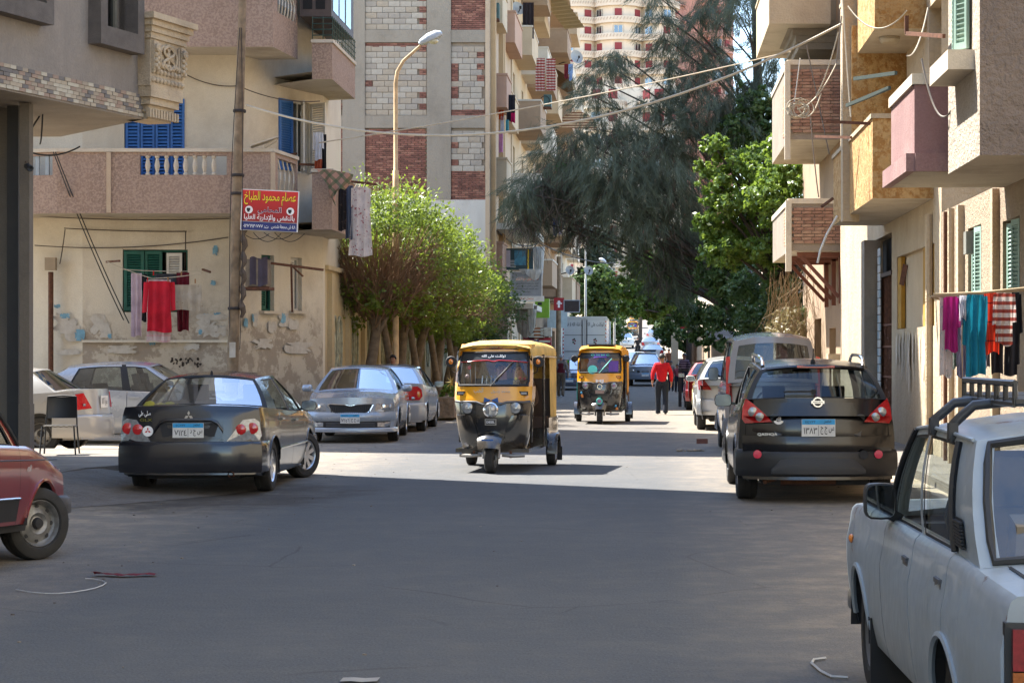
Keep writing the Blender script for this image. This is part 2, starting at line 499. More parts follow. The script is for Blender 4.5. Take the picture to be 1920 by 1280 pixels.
        for sg in (1, -1):
            rows = [[(x, s.sy(x, s.belt(x))*sg, s.belt(x)) for x in cx], [(x, (s.sy(x, s.belt(x))-.07)*sg, s.belt(x)) for x in cx], [(x, (s.sy(x, s.belt(x))-.07)*sg, s.belt(x)-.25) for x in cx]]
            body.grid(rows, 0, flip=(sg < 0))
        # wheel arch lips
        lip = S.get('lip', .008)
        if lip:
            for a in s.ax:
                for sg in (1, -1):
                    pts = []
                    for k in range(-9, 10):
                        x = a+s.ra*math.sin(math.pi/2*k/10); z = s.zb(x); pts.append((x, (s.sy(x, z)+.002)*sg, z))
                    body.tube(pts, lip, 5, 0)
        s.door_objs = []
        for (a, b) in doors:
            xs = [a+g]+[x for x in st if a+.02 < x < b-.02]+[b-g]
            for sg in (1, -1):
                mb = MB()
                rows = [[(p[0], p[1]*sg, p[2]) for p in s.side_pts(x)] for x in xs]
                mb.grid(rows, 0, flip=(sg > 0))
                for r in (rows[0], rows[-1]):            # folded door edges
                    mb.grid([r, [(p[0], p[1]-.03*sg, p[2]) for p in r]], 0, flip=(sg > 0) == (r is rows[0]))
                d = mb.build('door', s.body_m, s.root, 40); s.door_objs.append((d, a, b, sg))
                zh = s.belt(a)-S.get('hdrop', .12); xh = a+.14
                h = MB(); yh = s.sy(xh, zh)
                if S.get('flap'):
                    h.box((xh, (yh-.003)*sg, zh), (.13, .012, .06), 1); h.box((xh, (yh+.004)*sg, zh+.02), (.115, .01, .018), 0)
                else:
                    h.box((xh, (yh+.022)*sg, zh), (.19, .022, .026), 0); h.box((xh-.08, (yh+.008)*sg, zh), (.02, .03, .024), 0); h.box((xh+.08, (yh+.008)*sg, zh), (.02, .03, .024), 0)
                h.build('handle', [S.get('handle', s.body_m), GREYP], d)
    def gh_pt(s, i, v, sg):
        (xb, xt) = s.S['lines'][i][:2]
        b = Vector((xb, s.sy(xb, s.belt(xb))-.012, s.belt(xb))); t = Vector((xt, s.yrf(xt), s.zrf(xt)))
        p = b.lerp(t, v); p.y += .022*4*v*(1-v); p.y *= sg; return p
    def greenhouse(s):
        S = s.S; L = S['lines']; body = s.bodymb; G = S.get('glass', CARGLASS)
        V = [0, .2, .4, .6, .8, 1]
        for i in range(len(L)-1):
            kind = L[i][2]
            for sg in (1, -1):
                fl = sg < 0
                def pt(u, v, o=0.):
                    a = s.gh_pt(i, v, sg); b = s.gh_pt(i+1, v, sg); p = a.lerp(b, u)
                    xt = p.x
                    # follow the curved roof edge
                    rz = s.zrf(L[i][1]+(L[i+1][1]-L[i][1])*u); lz = s.gh_pt(i, 1, 1).z*(1-u)+s.gh_pt(i+1, 1, 1).z*u
                    p.z += (rz-lz)*v
                    bx = L[i][0]+(L[i+1][0]-L[i][0])*u
                    lb = s.gh_pt(i, 0, 1).z*(1-u)+s.gh_pt(i+1, 0, 1).z*u
                    p.z += (s.belt(bx)-lb)*(1-v)
                    p.y -= o*sg; return p
                U = [0, .25, .5, .75, 1]
                if kind == 'P':
                    body.grid([[pt(u, v) for u in (0, .5, 1)] for v in V], 0, flip=fl)
                elif kind == 'B':
                    body.grid([[pt(u, v, .004) for u in (0, .5, 1)] for v in V], 1, flip=fl)
                else:
                    vt = S.get('vtop', .93)
                    body.grid([[pt(u, v) for u in U] for v in (vt, (vt+1)/2, 1)], 0, flip=fl)
                    g = MB(); vv = [.03+(vt-.04)*q for q in (0, .25, .5, .75, 1)]; uu = [.02, .25, .5, .75, .98]
                    g.grid([[pt(u, v, .014) for u in uu] for v in vv], 0, flip=fl)
                    bd = [(0, 0, 1, .03), (0, vt-.03, 1, vt), (0, 0, .035, vt), (.965, 0, 1, vt)]
                    for (u0, v0, u1, v1) in bd:
                        us = [u0+(u1-u0)*q for q in (0, .25, .5, .75, 1)]; vs = [v0+(v1-v0)*q for q in (0, .25, .5, .75, 1)]
                        g.grid([[pt(u, v, .004) for u in us] for v in vs], 1, flip=fl)
                    if len(L[i]) > 3:                    # quarter-light bar
                        q = L[i][3]; g.grid([[pt(u, v, .004) for u in (q-.02, q+.02)] for v in vv], 1, flip=fl)
                    g.build('side_window', [G, s.trim], s.root, 30)
        # roof
        Q = [1, .93, .8, .5, .2, 0, -.2, -.5, -.8, -.93, -1]
        xa, xc = L[0][1], L[-1][1]
        bf, br = S.get('wbulge', .12)*.8, S.get('rbulge_x', .08)
        def roofpt(u, q):
            x = xc+(xa-xc)*u; y = s.yrf(x); z = s.zrf(x)+s.rc*(1-abs(q)**2.2)*(.75+.25*math.sin(math.pi*u))
            xx = x+(1-q*q)*(bf*u**2-br*(1-u)**2)
            return Vector((xx, y*q, z))
        body.grid([[roofpt(u, q) for q in Q] for u in [k/10 for k in range(11)]], 0, flip=True)
        for front in (1, 0):
            i = 0 if front else len(L)-1
            u = 1 if front else 0; cb = s.crown
            def sp(q, v, o=0.):
                a = s.gh_pt(i, v, 1); y = a.y*q
                top = roofpt(u, q)
                xb = (S.get('wbulge', .12) if front else -S.get('rbulge_x', .08))
                x = a.x+(1-q*q)*(xb*(1-v)+(bf if front else -br)*v)
                z = a.z+(cb*(1-v)+(top.z-s.zrf(L[i][1]))/(1-abs(q)**2.2+1e-9)*v if abs(q) < 1 else 0)*(1-abs(q)**2.2)
                return Vector((x-(o if front else -o), y, z))
            w_ = MB(); m = S.get('wmargin', .05); v0, v1 = S.get('wv' if front else 'rv', (.05, .95))
            qi = [m+(1-2*m)*k/10 for k in range(11)]; qi = [1-2*k for k in qi]; vi = [v0+(v1-v0)*k/5 for k in range(6)]
            w_.grid([[sp(q, v, .01) for q in qi] for v in vi], 0, flip=not front)
            def ring(qa, va):
                w_.grid([[sp(q, v, .0) for q in qa] for v in va], 1, flip=not front)
            q1 = 1-2*m
            ring([1, q1], [0]+vi+[1]); ring([-q1, -1], [0]+vi+[1]); ring(qi, [0, v0]); ring(qi, [v1, 1])
            s.wsp = sp if front else s.__dict__.get('wsp'); s.rsp = sp if not front else s.__dict__.get('rsp')
            w_.build('windscreen' if front else 'rear_window', [S.get('wglass', CARGLASS) if front else S.get('rglass', CARGLASS), s.trim if not S.get('bodyframe') else s.body_m], s.root, 30)
    def interior(s):
        S = s.S; L = S['lines']; x1 = L[0][0]+.1; x0 = L[-1][0]-.05
        t = MB(); b = s.belt(0); z0 = .24
        y = s.W/2-.075
        for sg in (1, -1):                               # inner door skins
            xs = [x0+(x1+.25-x0)*k/12 for k in range(13)]
            t.grid([[(x, (s.sy(x, z)-.05)*sg, z) for x in xs] for z in (z0, .5, s.belt(0)-.06)], 0, flip=sg > 0)
        yw = s.W/2-.3
        t.box(((s.xr+s.xf)/2, 0, .36), (s.L-.5, yw*2, .34), 0)
        t.quad((x0, -y, .42), (x1, -y, .42), (x1, y, .42), (x0, y, .42), 0)
        t.quad((x0-.2, -y, b-.06), (x0+.35, -y, b-.08), (x0+.35, y, b-.08), (x0-.2, y, b-.06), 0)   # parcel shelf
        t.build('interior', INTER, s.root)
        d = MB(); d.box((x1+.0, 0, b-.1), (.42, y*2-.04, .16)); d.build('dashboard', S.get('dash', PLASTIC), s.root)
        seat = S.get('seat', SEATM)
        def aseat(x, yy, wd, hr=True, name='seat'):
            m = MB(); m.box((x, yy, .52), (.5, wd, .16)); M = Matrix.Rotation(R(-14), 3, 'Y')
            m.box((x-.27, yy, .78), (.14, wd, .58), 0, M)
            if hr:
                m.box((x-.36, yy, 1.16), (.09, min(.27, wd*.6), .2), 0, M)
                m.beam((x-.34, yy-.06, 1.02), (x-.36, yy-.06, 1.1), .015, .015); m.beam((x-.34, yy+.06, 1.02), (x-.36, yy+.06, 1.1), .015, .015)
            m.build(name, seat, s.root)
        xm = L[0][0]-.75
        k = S.get('hr', True)
        aseat(xm, .36, .48, k); aseat(xm, -.36, .48, k); aseat(xm-.85, 0, 1.15, False, 'rear_seat')
        sw = MB(); M = Vector((-.9, 0, .45)).normalized()
        sw.lathe([(.165+.016*math.cos(a), .016*math.sin(a)) for a in [2*math.pi*i/6 for i in range(7)]], (xm+.42, .36, b+.02), M, 18)
        sw.beam((xm+.42, .2, b+.02), (xm+.42, .52, b+.02), .03, .02); sw.beam((xm+.42, .36, b+.02), (xm+.7, .36, b-.1), .04, .04)
        sw.build('steering_wheel', PLASTIC, s.root)
        mm = MB(); xt = L[0][1]-.02; mm.box((xt-.06, 0, s.zrf(xt)-.03), (.02, .22, .065)); mm.box((xt-.04, 0, s.zrf(xt)+.02), (.01, .02, .08)); mm.build('rear_view_mirror', PLASTIC, s.root)
    def wheels(s):
        S = s.S; wd = S.get('wd', .19)
        tm, rm = wheel_meshes(s.r, wd, S.get('rim', 'steel'))
        for k, a in enumerate(s.ax):
            for sg in (1, -1):
                y = (s.W/2-wd/2-S.get('winset', .025))*sg
                st = S.get('steer', 0) if k == 1 else 0
                M = Matrix.Translation((a, y, s.r))@Matrix.Rotation(st+(0 if sg > 0 else math.pi), 4, 'Z')
                o = link('wheel', tm, s.root, M); link('rim', rm, o)
        for a in s.ax:
            for sg in (1, -1):                           # wheel wells
                wl = MB()
                yo = s.sy(a, s.r+s.ra)-.01; yi = yo-.32
                pr = [(a+(s.ra+.012)*math.cos(g), s.r+(s.ra+.012)*math.sin(g)) for g in [math.pi*j/10 for j in range(11)]]
                pr = [(pr[0][0], s.z0(a))]+pr+[(pr[-1][0], s.z0(a))]
                wl.grid([[(x, yo*sg, z) for x, z in pr], [(x, yi*sg, z) for x, z in pr]], 0, flip=sg < 0)
                wl.build('wheel_well', INTER, s.root)
    def finish(s):
        s.bodymb.build('body', [s.body_m, s.trim], s.root, 38)
    # ---- details
    def fpoly(s, name, mats, poly, front=False, t=.012, parent=None, mi=0, off=0.0, sharp=None):
        """a plate that follows the front or rear face; poly: (y, z)"""
        m = MB(); sgn = 1 if front else -1
        fn = lambda y, z, d: (s.endx(y, z, front)+sgn*(off+d), y, z)
        n = len(poly); cy = sum(p[0] for p in poly)/n; cz = sum(p[1] for p in poly)/n
        f = [fn(y, z, t) for y, z in poly]; b = [fn(y, z, -.02) for y, z in poly]
        vs = f+b+[fn(cy, cz, t)]
        area = sum(poly[i][0]*poly[(i+1) % n][1]-poly[(i+1) % n][0]*poly[i][1] for i in range(n))
        fs = [(i, (i+1) % n, 2*n) for i in range(n)]+[(i, n+i, n+(i+1) % n, (i+1) % n) for i in range(n)]
        if (area > 0) != front: fs = [q[::-1] for q in fs]
        m.add(vs, fs, mi); return m.build(name, mats, parent or s.root, sharp)
    def strip(s, name, mats, ys, zlo, zhi, front=False, t=.02, n=4, parent=None, rnd=.0):
        m = MB(); sgn = 1 if front else -1
        ks = [0]+[k/n for k in range(n+1)]+[1]
        rows = []
        for j, k in enumerate(ks):
            row = []
            for y in ys:
                a, b = zlo(y), zhi(y); z = a+(b-a)*k
                d = -.02 if j in (0, len(ks)-1) else t-rnd*(2*k-1)**2
                row.append((s.endx(y, z, front)+sgn*d, y, z))
            rows.append(row)
        m.grid(rows, 0, flip=not front)
        for c in (0, -1):
            e = [r[c] for r in rows]; m.grid([e, [(p[0]-sgn*.1, p[1], p[2]) for p in e]], 0, flip=(c == 0) != front)
        return m.build(name, mats, parent or s.root, 40)
    def bumper(s, front, z0, z1, out=.05, wrap=.5, mat=None, name=None, prof=None):
        m = MB(); sgn = 1 if front else -1
        n = 12; plan = []
        W2 = s.W/2
        x_end = (s.xf-s.S['fend'][0]) if front else (s.xr+s.S['rend'][0])
        zm = (z0+z1)/2
        ye = s.sy(x_end, zm)
        a = x_end-sgn*wrap
        for k in range(4): x = a+(x_end-a)*k/4; plan.append((x, s.sy(x, zm), 0, 1))
        for k in range(n+1):
            th = k/n; y = ye*(1-2*th); plan.append((s.endx(y, zm, front), y, sgn, 0))
        left = plan
        right = [(x, -y, nx, -ny) for x, y, nx, ny in plan[:4]][::-1]
        P = left+right
        prof = prof or [(-.03, 0), (.5, .0), (1, .12), (1, .5), (.9, .85), (.45, 1), (-.03, 1)]
        rows = []
        for o, k in prof:
            row = []
            for i, (x, y, nx, ny) in enumerate(P):
                q = P[min(i+1, len(P)-1)]; p0 = P[max(i-1, 0)]
                tx, ty = q[0]-p0[0], q[1]-p0[1]; l = math.hypot(tx, ty) or 1
                # outward normal
                nx_, ny_ = ty/l, -tx/l
                if nx_*(x-0)+ny_*y < 0: nx_, ny_ = -nx_, -ny_
                e = min(1, i/1.5, (len(P)-1-i)/1.5)
                row.append((x+nx_*out*o*(.25+.75*e), y+ny_*out*o*(.25+.75*e), z0+(z1-z0)*k))
            rows.append(row)
        m.grid(rows, 0, flip=front)
        return m.build(name or ('front_bumper' if front else 'rear_bumper'), mat or s.body_m, s.root, 50)
    def plate(s, front, y, z, num, let, wd=.36, hh=.17, off=.03, top='EGYPT', style='eg'):
        sgn = 1 if front else -1
        x = s.endx(y, z, front)+sgn*(off+.02)
        p = MB(); p.box((x, y, z), (.012, wd, hh), 0)
        if style == 'eg': p.box((x+sgn*.004, y, z+hh*.34), (.008, wd*.98, hh*.3), 1)
        o = p.build('number_plate', [PLATEW, PLATEB], s.root)
        xx = x+sgn*.0095; xd = (0, sgn, 0)
        if style == 'eg':
            text(top, INK, o, (xx, y-sgn*wd*.24, z+hh*.34), xd, width=wd*.3, height=hh*.15)
            text('مصر', INK, o, (xx, y+sgn*wd*.27, z+hh*.34), xd, width=wd*.22, height=hh*.2)
            if num: text(num, INK, o, (xx, y-sgn*wd*.24, z-hh*.16), xd, width=wd*.4, height=hh*.4, bold=.01)
            if let: text(let, INK, o, (xx, y+sgn*wd*.26, z-hh*.16), xd, width=wd*.4, height=hh*.45, bold=.01)
            l = MB(); l.box((xx, y, z-hh*.16), (.001, .004, hh*.6)); l.build('divider', INK, o)
        elif num: text(num, INK, o, (xx, y, z), xd, width=wd*.8, height=hh*.7)
        return o
    def mirror(s, x, mat=None, z=None, out=.2, hh=.13, gl=True, wd=.2):
        for sg in (1, -1):
            z_ = z or s.belt(x)+.07; y = s.sy(x, s.belt(x))
            m = MB(); c = Vector((x-.02, (y+out*.55)*sg, z_))
            prof = []
            nseg = 14
            rows = []
            for dx, k in ((.10, .15), (.085, .6), (.05, .9), (0, 1), (-.045, 1), (-.05, .92)):
                row = []
                for j in range(nseg+1):
                    a = 2*math.pi*j/nseg; ca, sa = math.cos(a), math.sin(a)
                    e = .55
                    row.append(c+Vector((dx, wd/2*k*math.copysign(abs(ca)**e, ca), hh/2*k*math.copysign(abs(sa)**e, sa))))
                rows.append(row)
            m.grid(rows, 0); m.add(rows[0][:-1], [tuple(range(nseg))[::-1]]); m.add(rows[-1][:-1], [tuple(range(nseg))], 1)
            m.beam((x, (y-.02)*sg, z_-.05), (x, (y+out*.4)*sg, z_-.02), .05, .035, 0)
            m.build('side_mirror', [mat or s.body_m, plain('mirror_glass', (.16, .18, .2), .12, .6, var=.05) if gl else BLACK], s.root, 50)
    def prism_box(s, name, mat, c, d, parent=None): m = MB(); m.box(c, d); return m.build(name, mat, parent or s.root)

def lights_pair(car, poly, front, mats, name, t=.015, mi=0, sub=None):
    out = []
    for sg in (1, -1):
        o = car.fpoly(name, mats, [(y*sg, z) for y, z in poly], front, t, mi=mi); out.append(o)
        for k, (c, r, mat) in enumerate(sub or []):      # lamps inside the cluster
            m = MB(); s = 1 if front else -1
            x = car.endx(c[0]*sg, c[1], front)+s*(t+.002)
            m.lathe([(r, -.02), (r, .004), (r*.8, .008), (r*.4, .012), (0, .014)], (x, c[0]*sg, c[1]), (s, 0, 0), 14)
            m.build('lamp', mat, o, 30)
    return out
# ------------------------------------------------------------ the individual cars
BPROF = [(-4, 0), (.6, 0), (.9, .1), (1, .35), (1, .6), (.85, .85), (.4, .97), (-.1, 1)]
rnd = random.Random(3)
def sedan_spec(**k):
    S = dict(L=4.48, W=1.70, axles=(-1.32, 1.28), r=.305, wd=.19, rim='multi',
             belt=[(-2.3, 1.0), (-1.9, 1.02), (-1.4, .99), (0, .93), (1.0, .9), (1.5, .84), (2.0, .74), (2.3, .66)],
             w=[(-2.3, .79), (-1.9, .835), (-1, .85), (1, .85), (1.7, .83), (2.0, .80), (2.3, .76)],
             sill=[(-2.3, .3), (-1.9, .22), (-1, .19), (1, .19), (1.9, .21), (2.3, .24)],
             fend=(.32, 2.6, .08), rend=(.2, 3, .05),
             lines=[(1.02, .30, 'P'), (.86, .22, 'G'), (-.02, -.12, 'B'), (-.10, -.2, 'G'), (-.98, -.82, 'P'), (-1.55, -1.02)],
             zr=[(-1.1, 1.345), (-.5, 1.375), (0, 1.38), (.3, 1.345)], yr=[(-1.1, .54), (0, .57), (.3, .55)], rcrown=.065,
             doors=[(-.98, -.03), (-.03, 1.0)])
    S.update(k); return S

def lancer():
    P = paint('charcoal_car_paint', rgb(20, 23, 31), .22, .03, coat=.6)
    c = Car('dark grey sedan parked tail-on with its front wheel turned and round sticker on the boot', 'car', (-5.37, 25.2, 0), R(90.5),
            sedan_spec(paint=P, steer=R(-28), seat=SEATM, rglass=glass('lancer_rear_glass', (.9, .95, .93), .05), wglass=MATS['lancer_rear_glass'], glass=glass('lancer_side_glass', (.75, .8, .78), .1),
                       belt=[(-2.3, 1.0), (-2.05, 1.03), (-1.4, 1.0), (0, .93), (1.0, .9), (1.5, .85), (2.0, .76), (2.3, .68)],
                       rend=(.16, 3.2, .10), rbulge=lambda z: 3.2*max(0, z-.93)**2, rv=(.06, .93), wmargin=.035))
    # tail panel
    ys = [k/10*.5-.25 for k in range(11)]
    c.strip('rear_trim', P, [-.39+.78*k/10 for k in range(11)], lambda y: .66, lambda y: .895-.03*abs(y/.39)**3, t=.004)
    rec = c.fpoly('plate_recess', INTER, [(-.3, .69), (.3, .69), (.345, .83), (.31, .855), (-.31, .855), (-.345, .83)], t=.007)
    c.strip('plate_brow', P, [-.4+.8*k/12 for k in range(13)], lambda y: .862-.22*max(0, abs(y)-.31)/.09*.6, lambda y: .905-.2*max(0, abs(y)-.31)/.09*.6, t=.03, rnd=.014)
    lights_pair(c, [(.44, .63), (.80, .645), (.825, .70), (.80, .86), (.745, .90), (.62, .885)], False, CLLENS, 'tail_light', t=.012,
                sub=[((.60, .775), .062, REDLENS), ((.725, .785), .068, REDLENS)])
    c.bumper(False, .27, .635, .035, .42, prof=BPROF)
    c.bumper(True, .2, .56, .03, .4)
    c.plate(False, 0, .765, '٧١٢٤', 'س ج د', off=.0)
    c.mirror(.78)
    b = MB(); x = c.endx(0, .975, False)-.004
    for a in (90, 210, 330):
        d = Vector((0, math.cos(R(a)), math.sin(R(a)))); n = Vector((0, -d.z, d.y))
        o = Vector((x-.018, 0, .935)); b.add([o, o+d*.03+n*.016, o+d*.058, o+d*.03-n*.016], [(0, 1, 2, 3)])
    b.build('emblem', CHROME, c.root)
    st = MB(); xs = c.endx(.47, .755, False); st.lathe([(.062, 0), (.062, .006), (0, .006)], (xs-.012, .475, .755), (-1, 0, 0), 20)
    so = st.build('round_sticker', WINK, c.root)
    tri = MB()
    for a in (90, 210, 330):
        d = Vector((0, math.cos(R(a)), math.sin(R(a)))); n = Vector((0, -d.z, d.y)); o = Vector((xs-.0195, .475, .76))
        tri.add([o, o+d*.02+n*.011, o+d*.04, o+d*.02-n*.011], [(0, 1, 2, 3)])
    tri.build('sticker_mark', REDLENS, so)
    text('صلى على', WINK, c.root, (c.endx(.52, .95, False)-.014, .52, .955), (0, -1, 0), width=.14, height=.07, bold=.02, name='sticker')
    text('GLX', plain('yellow_sticker', rgb(120, 115, 20), .6), c.root, (c.endx(.5, .89, False)-.014, .5, .885), (0, -1, 0), width=.14, height=.035, name='sticker')
    text('GL', CHROME, c.root, (c.endx(-.4, .68, False)-.012, -.38, .655), (0, -1, 0), width=.06, height=.022)
    ex = MB(); ex.lathe([(.035, 0), (.035, .12), (.028, .12), (.028, 0)], (-2.28, -.5, .255), (1, 0, 0), 12)
    ex.build('exhaust_pipe', RUST, c.root, 30)
    an = MB(); an.lathe([(.02, 0), (.015, .03), (0, .05)], (-.95, 0, c.zrf(-.95)+c.rc*.78), (0, 0, 1), 8); an.build('antenna', BLACK, c.root)
    bag = MB()
    for k in range(7): bag.ball((-1.42+random.uniform(-.1, .1), .33+.11*(k % 4)-.04, .98+.03*(k % 2)), random.uniform(.07, .1), 7, 5)
    bag.build('cushion', plain('yellow_cloth', rgb(150, 140, 50), .9, bump=.01), c.root, 60)
    for sg in (1, -1):
        sm = MB(); xs = [-1.0+2.05*k/16 for k in range(17)]
        sm.tube([(x, (c.sy(x, .5)+.004)*sg, .5) for x in xs], .014, 5); sm.build('side_moulding', P, c.root)
    c.finish(); return c

def qashqai():
    P = paint('black_car_paint', (.0022, .0024, .003), .25, .015, coat=.4)
    S = dict(L=4.3, W=1.78, axles=(-1.33, 1.3), r=.345, ra=.40, wd=.225, rim='five', paint=P,
             belt=[(-2.15, 1.12), (-1.8, 1.15), (-1.2, 1.12), (0, 1.03), (1.0, 1.0), (1.5, .97), (2.0, .84), (2.15, .76)],
             w=[(-2.15, .855), (-1.9, .875), (-1.5, .89), (-.9, .885), (1, .885), (1.7, .86), (2.15, .8)],
             sill=[(-2.15, .34), (-1.8, .25), (1.7, .24), (2.15, .27)],
             prof=[(0, .93), (.1, .985), (.4, 1.), (.62, .985), (.8, .965), (1, .91)],
             fend=(.36, 2.6, .1), rend=(.24, 2.8, .16), rbulge=lambda z: -.05*math.exp(-((z-.85)/.18)**2),
             lines=[(1.05, .42, 'P'), (.9, .32, 'G'), (.02, -.1, 'B'), (-.08, -.2, 'G'), (-1.0, -1.08, 'P'), (-1.12, -1.2, 'G'), (-1.45, -1.5, 'P'), (-1.93, -1.68)],
             zr=[(-1.7, 1.475), (-1, 1.525), (-.2, 1.545), (.42, 1.50)], yr=[(-1.7, .61), (-1, .645), (0, .66), (.42, .62)], rcrown=.06,
             doors=[(-1.0, -.03), (-.03, 1.0)], rv=(.02, .90), wmargin=.04, rglass=glass('qashqai_rear_glass', (.42, .48, .52), .05), glass=DARKGLASS,
             rbulge_x=.1, handle=P)
    c = Car('black crossover with silver roof rails and a stubby aerial, tail to the viewer', 'car', (1.88, 23.95, 0), R(90), S)
    # rear glass lower chrome line, tailgate skin
    c.strip('tailgate', P, [-.72+1.44*k/16 for k in range(17)], lambda y: .70+.10*abs(y/.72)**3, lambda y: 1.115-.0*abs(y), t=.006, rnd=.003, n=8)
    lights_pair(c, [(.51, .905), (.80, .885), (.835, .93), (.825, 1.06), (.79, 1.16), (.71, 1.10), (.58, .985)], False, REDLENS, 'tail_light', t=.05,
                sub=[((.64, .955), .05, CLLENS), ((.715, 1.01), .055, CLLENS)])
    c.strip('rear_bumper', P, [-.83+1.66*k/16 for k in range(17)], lambda y: .56, lambda y: .735+.02*abs(y), t=.055, rnd=.02)
    c.bumper(False, .3, .60, .04, .42, mat=plain('bumper_plastic', (.007, .007, .009), .45), prof=BPROF)
    c.strip('skid_panel', PLASTIC, [-.52+1.04*k/10 for k in range(11)], lambda y: .33, lambda y: .50-.12*max(0, abs(y)-.4)/.12, t=.075, rnd=.01)
    c.bumper(True, .25, .62, .06, .4)
    for sg in (1, -1):
        r = MB(); x = c.endx(.64*sg, .555, False)-.062; r.lathe([(.048, 0), (.046, .012), (0, .014)], (x, .67*sg, .545), (-1, 0, 0), 16); r.build('reflector', plain('red_reflector', (.5, .02, .06), .25, var=.1), c.root)
    fl = MB(); fl.lathe([(.05, 0), (.05, .01), (.04, .004), (0, .004)], (c.endx(-.48, .545, False)-.064, -.5, .545), (-1, 0, 0), 14); fl.build('tow_cap', INTER, c.root)
    c.fpoly('plate_recess', plain('recess_black', (.02, .021, .023), .3), [(-.47, .745), (.47, .745), (.53, .97), (.5, .985), (-.5, .985), (-.53, .97)], t=.016)
    c.plate(False, 0, .84, '١٣٨٣', 'س ج ج', wd=.37, hh=.19, off=.012)
    em = MB(); xe = c.endx(0, 1.11, False)-.03
    em.lathe([(.058, 0), (.058, .014), (.042, .014), (.042, 0)], (xe, 0, 1.12), (-1, 0, 0), 20); em.box((xe-.01, 0, 1.12), (.01, .145, .032))
    e = em.build('emblem', CHROME, c.root, 30)
    text('NISSAN', INK, e, (xe-.0175, 0, 1.12), (0, -1, 0), width=.11, height=.018, bold=.02)
    text('QASHQA', CHROME, c.root, (c.endx(.57, .765, False)-.055, .56, .765), (0, -1, 0), width=.22, height=.036, bold=.012)
    stk = MB(); a = [R(200+14*k) for k in range(11)]
    xs = c.endx(.44, .9, False)-.016
    stk.add([(xs, .435+.058*math.cos(t), .93+.055*math.sin(t)) for t in a]+[(xs, .435+.03*math.cos(t), .925+.02*math.sin(t)) for t in a], [(i, i+1, 12+i, 11+i) for i in range(10)])
    sk = stk.build('crescent_sticker', WINK, c.root); text('الله', WINK, sk, (xs-.001, .435, .935), (0, -1, 0), width=.05, height=.045, bold=.02)
    wp = MB(); p = c.rsp(.05, .1); q = c.rsp(.48, .13); wp.beam(p+Vector((-.035, 0, .03)), q+Vector((-.03, 0, .02)), .03, .02); wp.beam(p+Vector((-.03, 0, .0)), p+Vector((-.03, .0, .05)), .05, .04)
    wp.build('wiper', BLACK, c.root)
    hl = MB(); top = c.rsp(0, .97); hl.box(top+Vector((-.035, 0, .0)), (.03, .42, .024)); hl.build('brake_light', REDLENS, c.root)
    sp_ = MB(); rr = []
    for d, zz in ((.12, .012), (-.05, .012), (-.07, -.008), (.1, -.03)): rr.append([c.rsp(q, 1)+Vector((d, 0, zz)) for q in [(-.9+1.8*k/10) for k in range(11)]])
    sp_.grid(rr, 0, flip=False); sp_.build('spoiler', P, c.root, 40)
    for sg in (1, -1):
        rl = MB(); xs = [(-1.42, 0), (-1.38, .045), (-1.28, .075), (-.8, .085), (0, .09), (.15, .07), (.25, .0)]
        rl.tube([(x, (c.yrf(x)-.055)*sg, c.zrf(x)+dz+.018) for x, dz in xs], .02, 8); rl.build('roof_rail', CHROME, c.root, 40)
    an = MB(); za = c.zrf(-1.45)+c.rc*.95
    an.lathe([(.03, 0), (.02, .035), (.008, .05)], (-1.45, 0, za), (0, 0, 1), 8); an.tube([(-1.45, 0, za+.03), (-1.53, 0, za+.16)], .007, 5); an.build('antenna', BLACK, c.root)
    ex = MB(); ex.lathe([(.09, 0), (.09, .62)], (-1.85, .4, .27), (0, -1, 0), 10); ex.tube([(-1.85, .4, .27), (-1.95, .55, .25), (-2.0, .58, .24)], .03, 7); ex.build('exhaust', RUST, c.root)
    c.mirror(.85, P, out=.24, hh=.16, wd=.22)
    or_ = MB(); ts = [(-.22, -.06), (.02, -.05)]
    c.finish(); return c

